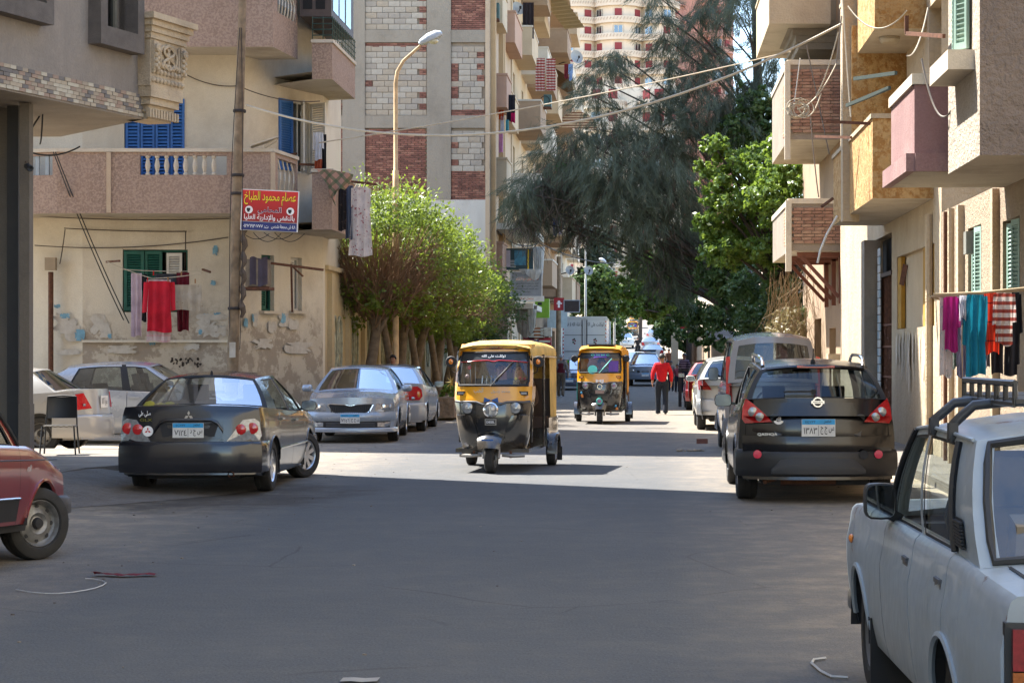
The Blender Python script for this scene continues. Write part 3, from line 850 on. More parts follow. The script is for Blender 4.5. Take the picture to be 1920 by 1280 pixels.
def skoda():
    P = paint('silver_blue_car_paint', rgb(150, 160, 172), .25, .15, metal=.1)
    c = Car('silver blue sedan facing the viewer with a black slatted grille', 'car', (-5.66, 38.85, 0), R(-86.5),
            sedan_spec(paint=P, L=4.48, rim='six', wglass=glass('skoda_windscreen', (.5, .55, .55), .2),
                       belt=[(-2.3, 1.0), (-1.9, 1.0), (-1.4, .98), (0, .94), (.9, .93), (1.4, .90), (1.9, .82), (2.1, .77), (2.3, .72)], fend=(.3, 3.0, .06), crown=.055, bodyframe=True))
    # face
    g = [(-.36, .585), (-.26, .54), (.26, .54), (.36, .585), (.43, .715), (.40, .735), (.1, .72), (0, .695), (-.1, .72), (-.40, .735), (-.43, .715)]
    fr = c.fpoly('grille', CHROME, g, True, .012)
    gi = c.fpoly('grille_opening', INTER, [(y*.94, .635+(z-.635)*.86) for y, z in g], True, .016, parent=fr)
    for k in range(-9, 10):
        y = k*.039; m = MB(); m.box((c.endx(y, .63, True)+.016, y, .627), (.012, .014, .15 if abs(k) < 8 else .1)); m.build('grille_slat', PLASTIC, fr)
    lights_pair(c, [(.45, .60), (.60, .585), (.79, .60), (.805, .66), (.78, .735), (.47, .735)], True, CLLENS, 'headlight', t=.012, sub=[((.60, .665), .055, CHROME), ((.72, .67), .045, CLLENS)])
    c.strip('front_bumper', P, [-.82+1.64*k/16 for k in range(17)], lambda y: .41, lambda y: .575, True, t=.04, rnd=.03)
    it = c.strip('lower_intake', plain('intake_black', (.012, .012, .013), .6), [-.72+1.44*k/14 for k in range(15)], lambda y: .29, lambda y: .405, True, t=.02)
    for z in (.325, .365):
        m = MB(); m.tube([(c.endx(y, z, True)+.024, y, z) for y in [-.45+.9*k/10 for k in range(11)]], .009, 5); m.build('intake_bar', GREYP, it)
    lights_pair(c, [(.5, .305), (.62, .30), (.73, .325), (.74, .395), (.5, .385)], True, CLLENS, 'fog_light', t=.03)
    c.bumper(True, .2, .29, .05, .4); c.bumper(False, .25, .6, .05, .4)
    c.plate(True, 0, .455, '٧٢٥٦', 'ن ج ج', off=.045)
    em = MB(); em.lathe([(.04, 0), (.038, .012), (0, .016)], (c.endx(0, .775, True)-.03, 0, .79), (1, 0, .7), 14); em.build('emblem', CHROME, c.root)
    c.mirror(.82, P, out=.26, hh=.14)
    wp = MB()
    for y0 in (.1, .55): wp.beam(c.wsp(y0, .06, -.02), c.wsp(y0-.6, .12, -.02), .02, .015)
    wp.build('wiper', BLACK, c.root)
    c.finish()

def lanos():
    P = paint('silver_car_paint', rgb(144, 148, 154), .28, .2, metal=.1)
    c = Car('silver sedan with red and amber tail light half hidden by the silver blue sedan', 'car', (-5.62, 43.75, 0), R(91),
            sedan_spec(paint=P, L=4.24, W=1.68, axles=(-1.28, 1.24), r=.29, rim='steel', rend=(.3, 2.6, .1), rglass=DARKGLASS, bodyframe=True))
    for sg in (1, -1):
        o = c.fpoly('tail_light', REDLENS, [(y*sg, z) for y, z in [(.42, .68), (.74, .68), (.80, .76), (.78, .9), (.70, .97), (.44, .95)]], False, .02)
        m = MB(); m.ball((c.endx(.7*sg, .8, False)-.005, .7*sg, .8), .06, 10, 6, sc=(.3, 1.1, 1.2)); m.build('turn_lamp', ORLENS, o, 60)
        m = MB(); m.ball((c.endx(.6*sg, .73, False)-.005, .58*sg, .72), .05, 10, 6, sc=(.3, 1.6, .7)); m.build('reverse_lamp', CLLENS, o, 60)
    c.bumper(False, .25, .62, .035, .4, prof=BPROF); c.bumper(True, .22, .55, .03, .4); c.mirror(.8)
    c.finish()

def hyundai():
    P = paint('pale_silver_paint', rgb(160, 160, 158), .3, .25, metal=.1)
    c = Car('silver saloon with bright red tail lights behind the black chair', 'car', (-11.45, 33.95, 0), R(176.5),
            sedan_spec(paint=P, L=4.3, W=1.69, rim='steel', rend=(.22, 2.8, .12), bodyframe=True,
                       belt=[(-2.3, .98), (-2.0, 1.04), (-1.4, 1.0), (0, .93), (1.0, .9), (2.3, .68)]))
    for sg in (1, -1):
        o = c.fpoly('tail_light', REDLENS, [(y*sg, z) for y, z in [(.5, .74), (.8, .72), (.84, .82), (.8, .98), (.66, 1.0)]], False, .02)
        m = MB(); m.box((c.endx(.66*sg, .82, False)-.022, .66*sg, .8), (.01, .14, .04)); m.build('reverse_lamp', CLLENS, o)
    c.bumper(False, .25, .63, .03, .4, prof=BPROF); c.bumper(True, .22, .55, .03, .4)
    c.plate(False, 0, .84, 'تجارية TRX', '', wd=.34, hh=.2, style='temp', off=.0); c.mirror(.8)
    fl = MB(); x = -1.45; z = .8; fl.lathe([(.085, 0), (.085, .006), (.075, .006), (.075, 0)], (x, c.sy(x, z)-.003, z), (0, 1, 0), 18); fl.build('fuel_flap', P, c.root)
    c.finish()

def elantra():
    P = paint('bluish_silver_paint', rgb(156, 161, 168), .26, .18, metal=.1)
    c = Car('silver sedan parked side-on under the peeling wall, its nose behind the dark grey sedan', 'car', (-9.55, 37.0, .03), R(2),
            sedan_spec(paint=P, L=4.5, W=1.76, r=.31, axles=(-1.36, 1.29), rim='multi', belt=[(-2.3, .96), (-1.9, 1.02), (-1.2, 1.01), (0, .95), (1.0, .91), (1.5, .86), (2.3, .68)],
                       lines=[(1.15, .28, 'P'), (.98, .2, 'G'), (.0, -.1, 'B'), (-.08, -.18, 'G'), (-1.12, -.95, 'P'), (-1.75, -1.15)],
                       zr=[(-1.2, 1.36), (-.5, 1.425), (0, 1.43), (.3, 1.395)], yr=[(-1.2, .56), (0, .59), (.3, .57)], bodyframe=True))
    c.bumper(False, .25, .6, .03, .4, prof=BPROF); c.bumper(True, .22, .55, .03, .4)
    c.mirror(.82, CHROME, out=.26, hh=.15)
    for sg in (1, -1):
        m = MB(); m.tube([c.gh_pt(0, 0, sg)+Vector((-.1-1.9*k/12, .008*sg, .0+.03*math.sin(k/12*3))) for k in range(13)], .009, 5); m.build('chrome_strip', CHROME, c.root)
    c.finish()

def red_car():
    P = paint('faded_red_paint', rgb(112, 16, 14), .3, .06)
    h = R(88); st = R(-34)
    xf = 1.15
    hx, hy = math.cos(h), math.sin(h)
    wx, wy = PX(62, 15.9), 15.9
    S = dict(L=3.6, W=1.56, axles=(-1.1, xf), r=.29, ra=.35, wd=.175, rim='steel', paint=P, steer=st,
             belt=[(-1.8, .93), (-1, .93), (.2, .92), (.8, .91), (1.1, .86), (1.5, .76), (1.8, .68)],
             w=[(-1.8, .74), (0, .775), (1.2, .775), (1.8, .73)], sill=[(-1.8, .3), (1.8, .3)], prof=[(0, .95), (.15, .97), (.5, 1), (.8, 1), (.97, .975), (1, .95)],
             fend=(.1, 4, .06), rend=(.12, 4, .1), crown=.05, winset=.0,
             lines=[(.62, .14, 'P'), (.54, .07, 'G'), (-.45, -.5, 'P'), (-.53, -.56, 'G'), (-1.2, -1.0, 'P'), (-1.6, -1.3)],
             zr=[(-1.3, 1.34), (0, 1.38), (.14, 1.36)], yr=[(-1.3, .58), (.14, .58)], doors=[(-.45, .6)], flap=True, handle=CHROME, lip=.016, wv=(.06, .94))
    # place it by its front right wheel
    ox = wx-hx*xf-hy*(.78-.09); oy = wy-hy*xf+hx*(.78-.09)
    c = Car('old red hatchback with dusty steel wheel cut off by the picture edge', 'car', (ox, oy, .05), h, S); c.root.rotation_euler = (0, R(2.5), h)
    b = plain('bumper_grey', (.045, .045, .048), .6)
    c.bumper(True, .34, .5, .08, .22, mat=b); c.bumper(False, .34, .5, .08, .3, mat=b)
    for sg in (1, -1):
        m = MB(); xs = [.6-.95*k/10 for k in range(11)]
        rows = [[(x, (c.sy(x, z)+.004)*sg, z) for x in xs] for z in (.33, .50)]; m.grid(rows, 0, flip=sg > 0)
        m.build('rubbing_panel', PLASTIC, c.root)
        t = MB(); t.tube([(x, (c.sy(x, .505)+.008)*sg, .505) for x in xs], .008, 5); t.build('chrome_strip', CHROME, c.root)
        l = MB(); xs = [1.62-2.1*k/14 for k in range(15)]; l.tube([(x, (c.sy(x, .80)+.001)*sg, .80) for x in xs], .005, 4); l.build('crease_line', PLASTIC, c.root)
    text('Nova', CHROME, c.root, (.78, -c.sy(.78, .73)-.006, .74), (-1, 0, 0), width=.09, height=.05)
    lights_pair(c, [(.4, .55), (.7, .55), (.7, .72), (.4, .72)], True, CLLENS, 'headlight')
    for sg in (1, -1): m = MB(); m.tube([c.gh_pt(0, v/8, sg)+Vector((.03, 0, 0)) for v in range(9)], .022, 6); m.build('windscreen_rubber', BLACK, c.root, 40)
    c.finish()

def lada():
    P = paint('weathered_white_paint', rgb(146, 158, 168), .4, .4, dustc=rgb(124, 120, 112), coat=.25, rust=True)
    S = dict(L=4.1, W=1.57, axles=(-1.0, 1.424), r=.292, ra=.325, wd=.175, rim='old', paint=P, winset=.06, bodyframe=True,
             belt=[(-2.05, .88), (-1.5, .90), (-1.0, .915), (0, .915), (.9, .91), (1.4, .90), (2.05, .87)],
             w=[(-2.05, .765), (-1.5, .78), (0, .785), (1.4, .78), (2.05, .76)], sill=[(-2.05, .34), (-1.6, .29), (1.7, .28), (2.05, .32)],
             prof=[(0, .94), (.12, .965), (.3, .985), (.6, 1.), (.735, 1.), (.755, .985), (.9, .97), (.97, .955), (1, .93)],
             fend=(.05, 6, .02), rend=(.05, 6, .03), crown=.035, rbulge_x=.07, wbulge=.08,
             lines=[(.66, .24, 'P'), (.59, .18, 'G'), (-.17, -.22, 'P'), (-.23, -.28, 'G', .8), (-.99, -.86, 'P'), (-1.40, -1.08)],
             zr=[(-1.1, 1.335), (-.3, 1.355), (.24, 1.33)], yr=[(-1.1, .665), (-.3, .69), (.24, .67)], rcrown=.075, vtop=.93,
             doors=[(-.99, -.2), (-.2, .62)], flap=True, handle=GREYP, hdrop=.135, lip=.014, gap=.008, rv=(.06, .93), wmargin=.05, seat=SEATB, hr=True,
             rglass=glass('lada_rear_glass', (.7, .76, .8), .14, .03, .25), wglass=glass('lada_windscreen', (.8, .85, .85), .08), glass=glass('lada_glass', (.75, .8, .78), .1, .03, .12))
    c = Car('battered off-white boxy saloon with a black roof rack, nearest on the right', 'car', (1.84, 8.29, 0), R(91.3), S)
    dk = plain('gasket', (.012, .012, .013), .5)
    # rubber gasket round the rear window and door windows
    m = MB()
    loop = [c.rsp(q, .04, -.006) for q in [-.93+1.86*k/10 for k in range(11)]]+[c.rsp(.93, v, -.006) for v in (.2, .5, .8)]+[c.rsp(q, .95, -.006) for q in [.93-1.86*k/10 for k in range(11)]]+[c.rsp(-.93, v, -.006) for v in (.8, .5, .2)]
    m.tube(loop+[loop[0]], .016, 6); m.build('window_gasket', dk, c.root, 40)
    for sg in (1, -1):
        v = MB()
        for k in range(8):
            t = .1+.028*k; a = c.gh_pt(4, t, sg); b = c.gh_pt(5, t, sg)
            p = a.lerp(b, .1); q = a.lerp(b, .48); o = Vector((0, .012*sg, 0)); v.beam(p+o, q+o, .012, .009)
        a = c.gh_pt(4, .08, sg).lerp(c.gh_pt(5, .08, sg), .08); b = c.gh_pt(4, .08, sg).lerp(c.gh_pt(5, .08, sg), .5); a2 = c.gh_pt(4, .33, sg).lerp(c.gh_pt(5, .33, sg), .08); b2 = c.gh_pt(4, .33, sg).lerp(c.gh_pt(5, .33, sg), .5)
        o = Vector((0, .006*sg, 0)); v.quad(a+o, b+o, b2+o, a2+o)
        v.build('pillar_vent', dk, c.root)
        gt = MB()                                          # roof gutter
        gt.tube([Vector((x, (c.yrf(x)+.006)*sg, c.zrf(x)+.0)) for x in [-1.05+1.29*k/12 for k in range(13)]]+[c.gh_pt(0, 1-k/6, sg)+Vector((.0, .012*sg, 0)) for k in range(1, 7)], .008, 6)
        gt.build('roof_gutter', P, c.root, 40)
        bl = MB(); bl.tube([c.gh_pt(0, k/6, sg)+Vector((-.05, .014*sg, 0)) for k in range(7)], .013, 6); bl.build('window_rubber', dk, c.root, 40)
        bl = MB(); bl.tube([c.gh_pt(4, .02+k/6*.93, sg)+Vector((.0, .012*sg, 0)) for k in range(7)], .015, 6)
        bl.build('window_rubber', dk, c.root, 40)
    # tail lights: red above amber
    for sg in (1, -1):
        y0, y1 = .44, .755
        o = c.fpoly('tail_light', dk, [(y0*sg, .50), (y1*sg, .50), (y1*sg, .80), (y0*sg, .80)], False, .02)
        for z0, z1, mt, nm in ((.655, .785, plain('dull_red_lens', (.17, .012, .02), .2, var=.3, scale=60, coat=.6), 'stop_lamp'), (.515, .65, plain('dull_amber_lens', (.28, .085, .02), .2, var=.3, scale=60, coat=.6), 'turn_lamp')):
            m = MB(); xx = c.endx(.6*sg, .65, False)-.028
            m.box((xx, (y0+y1)/2*sg, (z0+z1)/2), (.022, y1-y0-.03, z1-z0)); 
            m.build(nm, mt, o)
    # rear panel, bumper and trunk edge
    c.bumper(False, .33, .44, .08, .3, mat=plain('old_chrome', (.4, .4, .4), .3, .9)); c.bumper(True, .33, .44, .02, .02, mat=MATS['old_chrome'])
    gp = MB()
    for sg in (1, -1):
        gp.tube([Vector((x, c.sy(x, c.belt(x))*.86*sg, c.belt(x)+c.crown*(1-.86**2.5)+.002)) for x in [-1.98+.5*k/8 for k in range(9)]], .008, 5)
        gp.tube([Vector((c.endx(.67*sg, z, False)-.003, .67*sg, z)) for z in (.91, .86, .81)], .008, 5)
    gp.build('trunk_seam', dk, c.root)
    # turn repeater and mirror
    # turn repeater, mirror, rack
    r_ = MB(); r_.ball((1.72, c.sy(1.72, .72), .72), .03, 8, 5, sc=(1.4, .5, .8)); r_.build('turn_repeater', ORLENS, c.root, 50)
    for sg in (1,):
        m = MB(); x = .5; y = c.sy(x, .9)
        cc = Vector((x+.0, (y+.055)*sg, 1.0)); nseg = 16; rows = []
        for dx, k in ((.09, .45), (.075, .85), (.04, .98), (0, 1), (-.05, 1), (-.052, .9)):
            rows.append([cc+Vector((dx, .07*k*math.copysign(abs(math.cos(a))**.45, math.cos(a)), .08*k*math.copysign(abs(math.sin(a))**.45, math.sin(a)))) for a in [2*math.pi*j/nseg for j in range(nseg+1)]])
        m.grid(rows, 0); m.add(rows[0][:-1], [tuple(range(nseg))[::-1]]); m.add([p+Vector((.012, 0, 0)) for p in rows[-1][:-1]], [tuple(range(nseg))], 1)
        m.grid([rows[-1], [p+Vector((.012, 0, 0)) for p in rows[-1]]])
        m.beam((x+.02, y-.04, .915), (x+.01, y+.04, .96), .04, .05)
        m.build('side_mirror', [dk, glass('mirror_pane', (.2, .25, .25), .35)], c.root, 50)
    rk = thing('roof_rack', None, None); rk.parent = c.root
    bk = plain('rack_black', (.02, .021, .025), .4)
    zr = c.zrf(-.3)
    RX0, RX1, RY, RZ = -1.15, -.15, .54, 1.47
    for x in (-.72, -.35):
        for sg in (1, -1):
            main = MB(); yo = c.yrf(x)*sg
            main.tube([(x, yo+.014*sg, c.zrf(x)-.03), (x, yo+.012*sg, c.zrf(x)+.03), (x-.0, yo-.02*sg, RZ-.06), (x-.01, yo-.07*sg, RZ-.015), (x-.02, RY*sg-.06*sg, RZ), (x-.02, 0, RZ)], .02, 8)
            main.box((x, yo+.01*sg, c.zrf(x)+.01), (.05, .035, .06)); main.build('rack_bow', bk, rk, 50)
    for sg in (1, -1):
        l = MB()
        for zz in (RZ, RZ+.075): l.tube([(RX0, RY*sg, zz), (RX1, RY*sg, zz)], .013, 6)
        for k in range(7): l.tube([(RX0+(RX1-RX0)*k/6, RY*sg, RZ), (RX0+(RX1-RX0)*k/6, RY*sg, RZ+.075)], .011, 5)
        l.build('rack_rail', bk, rk, 50)
    for x in (RX0, -.85, -.4, RX1):
        l = MB(); l.tube([(x, -RY, RZ+.01), (x, RY, RZ+.01)], .016, 6); l.build('rack_crossbar', bk, rk, 50)
    # mud flap, rust along the tail corner
    for sg in (1, -1): c.prism_box('mud_flap', BLACK, (1.02, .66*sg, .24), (.02, .22, .34))
    c.finish(); return c

def small_car(label, loc, h, col, hatch=False, suv=0., cat='car', group=None, front=True, nm='car', taxi=False, plate=True, glassm=None):
    P = paint('car_paint_%s' % '_'.join(str(int(x*1000)) for x in col), col, .3, .2, metal=.05)
    k = suv
    S = sedan_spec(paint=P, rim='six', r=.31+.05*k, belt=[(x, z+.14*k) for x, z in [(-2.3, .98), (-1.9, 1.0), (-1.4, .98), (0, .93), (1.0, .9), (1.5, .85), (2.0, .76), (2.3, .68)]],
                   sill=[(-2.3, .3+.1*k), (-1, .2+.1*k), (1, .2+.1*k), (2.3, .26+.1*k)], zr=[(-1.9, 1.34+.2*k), (-1.0, 1.36+.2*k), (-.5, 1.385+.21*k), (0, 1.385+.21*k), (.3, 1.35+.2*k)], bodyframe=True,
                   wglass=glassm or glass('far_windscreen', (.4, .46, .48), .25), rglass=glass('far_rear_glass', (.3, .36, .38), .2))
    if hatch:
        S['lines'] = [(1.02, .30, 'P'), (.86, .22, 'G'), (-.02, -.12, 'B'), (-.10, -.2, 'G'), (-.98, -.92, 'P'), (-1.1, -1.04, 'G'), (-1.6, -1.5, 'P'), (-2.02, -1.75)]
        S['yr'] = [(-1.8, .54), (-1, .58), (0, .59), (.3, .57)]; S['L'] = 4.2; S['rend'] = (.25, 2.6, .14)
    c = Car(label, cat, loc, h, S, group, nm)
    z = .1*k
    lights_pair(c, [(.44, .6+z), (.76, .6+z), (.79, .7+z), (.7, .75+z), (.46, .72+z)], True, CLLENS, 'headlight', sub=[((.6, .66+z), .05, CHROME)])
    lights_pair(c, [(.5, .7+z), (.78, .7+z), (.8, .95+z), (.62, .95+z)] if not hatch else [(.52, .8+z), (.8, .8+z), (.82, 1.0+z), (.68, 1.02+z)], False, REDLENS, 'tail_light')
    c.fpoly('grille', INTER, [(-.4, .56+z), (.4, .56+z), (.42, .68+z), (-.42, .68+z)], True)
    c.bumper(True, .24+z, .54+z, .03, .35, prof=BPROF); c.bumper(False, .26+z, .6+z, .03, .35, prof=BPROF)
    if plate: c.plate(front, 0, .46+z if front else .8, '', '', off=.05)
    c.mirror(.8); c.finish(); return c

def van():
    P = paint('grey_van_paint', rgb(118, 118, 122), .35, .3, metal=.3)
    S = dict(L=3.9, W=1.6, axles=(-1.25, 1.25), r=.3, wd=.18, rim='steel', paint=P,
             belt=[(-1.95, 1.18), (0, 1.2), (1.2, 1.12), (1.6, 1.0), (1.95, .8)], w=[(-1.95, .78), (0, .8), (1.5, .79), (1.95, .74)], sill=[(-1.95, .34), (0, .26), (1.95, .3)],
             fend=(.2, 3, .1), rend=(.08, 4, .07), lines=[(1.45, .85, 'P'), (1.3, .75, 'G'), (.35, .3, 'B'), (.28, .23, 'G'), (-.6, -.6, 'B'), (-.66, -.66, 'G'), (-1.5, -1.48, 'P'), (-1.92, -1.80)],
             zr=[(-1.8, 1.86), (-1, 1.92), (0, 1.93), (.85, 1.86)], yr=[(-1.8, .62), (0, .66), (.85, .62)], rcrown=.10, doors=[(-.55, .3), (.3, 1.35)], rv=(.08, .86), wmargin=.07, rbulge_x=.08, rglass=DARKGLASS, bodyframe=True, glass=DARKGLASS)
    c = Car('grey high-roofed minivan parked ahead of the black crossover', 'van', (2.03, 33.9, 0), R(90), S, name='parked_van')
    for sg in (1, -1):
        o = c.fpoly('tail_light', REDLENS, [(y*sg, z) for y, z in [(.66, .85), (.76, .85), (.765, 1.6), (.7, 1.62)]], False, .015)
    c.bumper(False, .3, .6, .06, .4, mat=GREYP); c.bumper(True, .3, .6, .06, .4); c.mirror(1.2, BLACK, out=.2, hh=.24, z=1.3, wd=.18)
    c.finish()
# ------------------------------------------------------------ people
SKIN = plain('skin', rgb(150, 104, 80), .55, var=.06)
HAIR = plain('dark_hair', (.012, .01, .009), .6)
GREYHAIR = plain('grey_hair', (.3, .29, .28), .7)
SHOE = plain('dark_shoe', (.025, .022, .02), .5)
def skin_mesh(name, nodes, edges, mat, lvl=1):
    me = bpy.data.meshes.new(name); keys = list(nodes)
    me.from_pydata([nodes[k][0] for k in keys], [(keys.index(a), keys.index(b)) for a, b in edges], [])
    o = bpy.data.objects.new(name, me); COL.objects.link(o)
    o.modifiers.new('s', 'SKIN').use_smooth_shade = True
    for i, k in enumerate(keys):
        r = nodes[k][1]; d = me.skin_vertices[0].data[i]
        d.radius = r if isinstance(r, tuple) else (r, r); d.use_root = (i == 0)
    m = o.modifiers.new('u', 'SUBSURF'); m.levels = lvl; m.render_levels = lvl
    bpy.context.view_layer.update()
    r = bpy.data.meshes.new_from_object(o.evaluated_get(bpy.context.evaluated_depsgraph_get())); r.name = name
    bpy.data.objects.remove(o); bpy.data.meshes.remove(me)
    r.materials.clear(); r.materials.append(mat); return r
STAND = dict(pelvis=(0, 0, .93), spine=(0, 0, 1.12), chest=(0, -.01, 1.30), neck=(0, -.01, 1.45), skull=(0, .015, 1.56), crown=(0, .01, 1.63),
             shoulder_l=(-.165, -.01, 1.37), elbow_l=(-.24, -.05, 1.12), wrist_l=(-.25, .03, .88),
             shoulder_r=(.165, -.01, 1.37), elbow_r=(.24, -.05, 1.12), wrist_r=(.25, .03, .88),
             hip_l=(-.09, 0, .89), knee_l=(-.1, .03, .5), ankle_l=(-.1, -.02, .09), toe_l=(-.12, .13, .03),
             hip_r=(.09, 0, .89), knee_r=(.1, .03, .5), ankle_r=(.1, -.02, .09), toe_r=(.12, .13, .03))
RAD = dict(pelvis=.12, spine=.115, chest=(.15, .12), neck=.052, skull=(.078, .092), crown=(.066, .078), shoulder=.062, elbow=.043, wrist=.03, hip=.09, knee=.06, ankle=.042, toe=.035)
BONES = [('pelvis', 'spine'), ('spine', 'chest'), ('chest', 'neck'), ('neck', 'skull'), ('skull', 'crown')]
for sd_ in 'lr':
    BONES += [('chest', 'shoulder_'+sd_), ('shoulder_'+sd_, 'elbow_'+sd_), ('elbow_'+sd_, 'wrist_'+sd_), ('pelvis', 'hip_'+sd_), ('hip_'+sd_, 'knee_'+sd_), ('knee_'+sd_, 'ankle_'+sd_), ('ankle_'+sd_, 'toe_'+sd_)]
def rad(k): return RAD[k.split('_')[0]]
def grow(r, d): return tuple(x+d for x in r) if isinstance(r, tuple) else r+d
def person(label, loc, rz, pose=None, top=None, legs=None, hair=HAIR, scale=1.0, group=None, sleeves=True, vest=None, fat=0., cat='person', parent=None, bald=False):
    root = thing('person', label, cat, loc, rz, group); root.scale = (scale,)*3
    J = {k: Vector(v) for k, v in STAND.items()}
    for k, v in (pose or {}).items(): J[k] = Vector(v)
    nodes = {k: (J[k], rad(k)) for k in J}; edges = list(BONES)
    if top:                                               # the body stays under its clothes
        for k in ('pelvis', 'spine', 'chest', 'hip_l', 'hip_r'): nodes[k] = (J[k], grow(rad(k), -.035))
        for k in ('shoulder_l', 'shoulder_r'): nodes[k] = (J[k], .045)
    for sd_ in 'lr':                                      # palm, four fingers and a thumb
        wv = (J['wrist_'+sd_]-J['elbow_'+sd_]).normalized(); side = Vector((0, 1, 0)); side = (side-wv*side.dot(wv)).normalized()
        nrm = wv.cross(side)
        p = J['wrist_'+sd_]+wv*.05; nodes['palm_'+sd_] = (p, (.034, .02)); edges.append(('wrist_'+sd_, 'palm_'+sd_))
        for f in range(4):
            b = p+wv*.045+side*(.03-.02*f); ln = (.062, .072, .066, .05)[f]
            nodes['f%d_%s' % (f, sd_)] = (b, .009); nodes['g%d_%s' % (f, sd_)] = (b+wv*ln+nrm*(.02 if sd_ == 'l' else -.02), .007)
            edges += [('palm_'+sd_, 'f%d_%s' % (f, sd_)), ('f%d_%s' % (f, sd_), 'g%d_%s' % (f, sd_))]
        nodes['t_'+sd_] = (p+side*.05+wv*.025, .011); nodes['u_'+sd_] = (p+side*.055+wv*.06, .009); edges += [('palm_'+sd_, 't_'+sd_), ('t_'+sd_, 'u_'+sd_)]
    me = skin_mesh('body', nodes, edges, SKIN, 1)
    body = link('body', me, root)
    hd = J['skull']; f = MB()
    f.ball(hd+Vector((0, .098, -.012)), .016, 6, 4, sc=(.8, 1, 1.5)); f.build('nose', SKIN, body, 60)
    for sx in (-1, 1):
        f = MB(); f.ball(hd+Vector((.09*sx, 0, -.005)), .03, 6, 4, sc=(.4, .7, 1.1)); f.build('ear', SKIN, body, 60)
        f = MB(); f.ball(hd+Vector((.034*sx, .085, .022)), .011, 6, 4); f.build('eye', INK, body, 60)
    f = MB(); f.box(hd+Vector((0, .092, -.052)), (.045, .01, .009)); f.build('mouth', plain('lips', rgb(120, 66, 58), .5), body)
    h = MB(); rows = []
    for i in range(7):                                    # hair: a cap open over the face
        t = i/6*1.75; row = []
        for j in range(15):
            a = 2*math.pi*j/14
            tt = min(t, 1.05+.75*(.5-.5*math.cos(a-math.pi/2))) 
            rr = .106
            row.append(hd+Vector((math.sin(tt)*math.cos(a)*rr*.92, math.sin(tt)*math.sin(a)*rr-.012, math.cos(tt)*rr*1.08+.028)))
        rows.append(row)
    h.grid(rows, 0, flip=True); h.build('hair', hair, root, 80)
    if top:
        ks = ['spine', 'pelvis', 'chest']+[k+s for s in ('_l', '_r') for k in ('shoulder', 'elbow')]+(['wrist_l', 'wrist_r'] if sleeves else [])
        nn = {k: (J[k], grow(rad(k), .022+fat*.6)) for k in ks}
        nn['spine'] = (J['spine'], .135+fat); nn['pelvis'] = (J['pelvis']+(J['pelvis']-J['spine']).normalized()*.07, (.15+fat, .13+fat)); nn['collar'] = (J['neck']+Vector((0, 0, -.035)), .07)
        for s_ in 'lr':
            if sleeves: nn['wrist_'+s_] = (J['wrist_'+s_]-(J['wrist_'+s_]-J['elbow_'+s_])*.08, .042)
            nn['elbow_'+s_] = (J['elbow_'+s_], .062)
        ee = [('spine', 'pelvis'), ('spine', 'chest'), ('chest', 'collar')]
        for s_ in 'lr':
            ee += [('chest', 'shoulder_'+s_), ('shoulder_'+s_, 'elbow_'+s_)]+([('elbow_'+s_, 'wrist_'+s_)] if sleeves else [])
        link('jumper' if sleeves else 'shirt', skin_mesh('jumper', nn, ee, top, 2), root)
    if vest:
        nn = {'spine': (J['spine'], .15+fat), 'pelvis': (J['pelvis']+Vector((0, 0, .05)), .15+fat), 'chest': (J['chest'], (.185, .15)), 'up': (J['chest']+Vector((0, 0, .08)), (.15, .11))}
        link('vest', skin_mesh('vest', nn, [('spine', 'pelvis'), ('spine', 'chest'), ('chest', 'up')], vest, 2), root)
    if legs:
        m = MB()
        m.ball(J['pelvis']+Vector((0, 0, -.01)), 1, 14, 8, sc=(.165, .125, .15))
        for s_ in 'lr':
            h_, k_, a_ = J['hip_'+s_], J['knee_'+s_], J['ankle_'+s_]
            m.tube([h_+Vector((0, 0, .05)), h_, h_.lerp(k_, .35), h_.lerp(k_, .75), k_, k_.lerp(a_, .3), k_.lerp(a_, .7), a_+Vector((0, 0, .0)), a_+Vector((0, .01, -.045))], [.085, .1, .098, .082, .078, .075, .07, .068, .072], 12)
        m.build('trousers', legs, root, 70)
    for s_ in 'lr':
        d = (J['toe_'+s_]-J['ankle_'+s_]); 
        nn = {'a': (J['ankle_'+s_]-d*.25, .05), 'b': (J['ankle_'+s_]+d*.6, .05), 'c': (J['toe_'+s_]+d*.1, .036)}
        link('shoe', skin_mesh('shoe', nn, [('a', 'b'), ('b', 'c')], SHOE, 1), root)
    return root

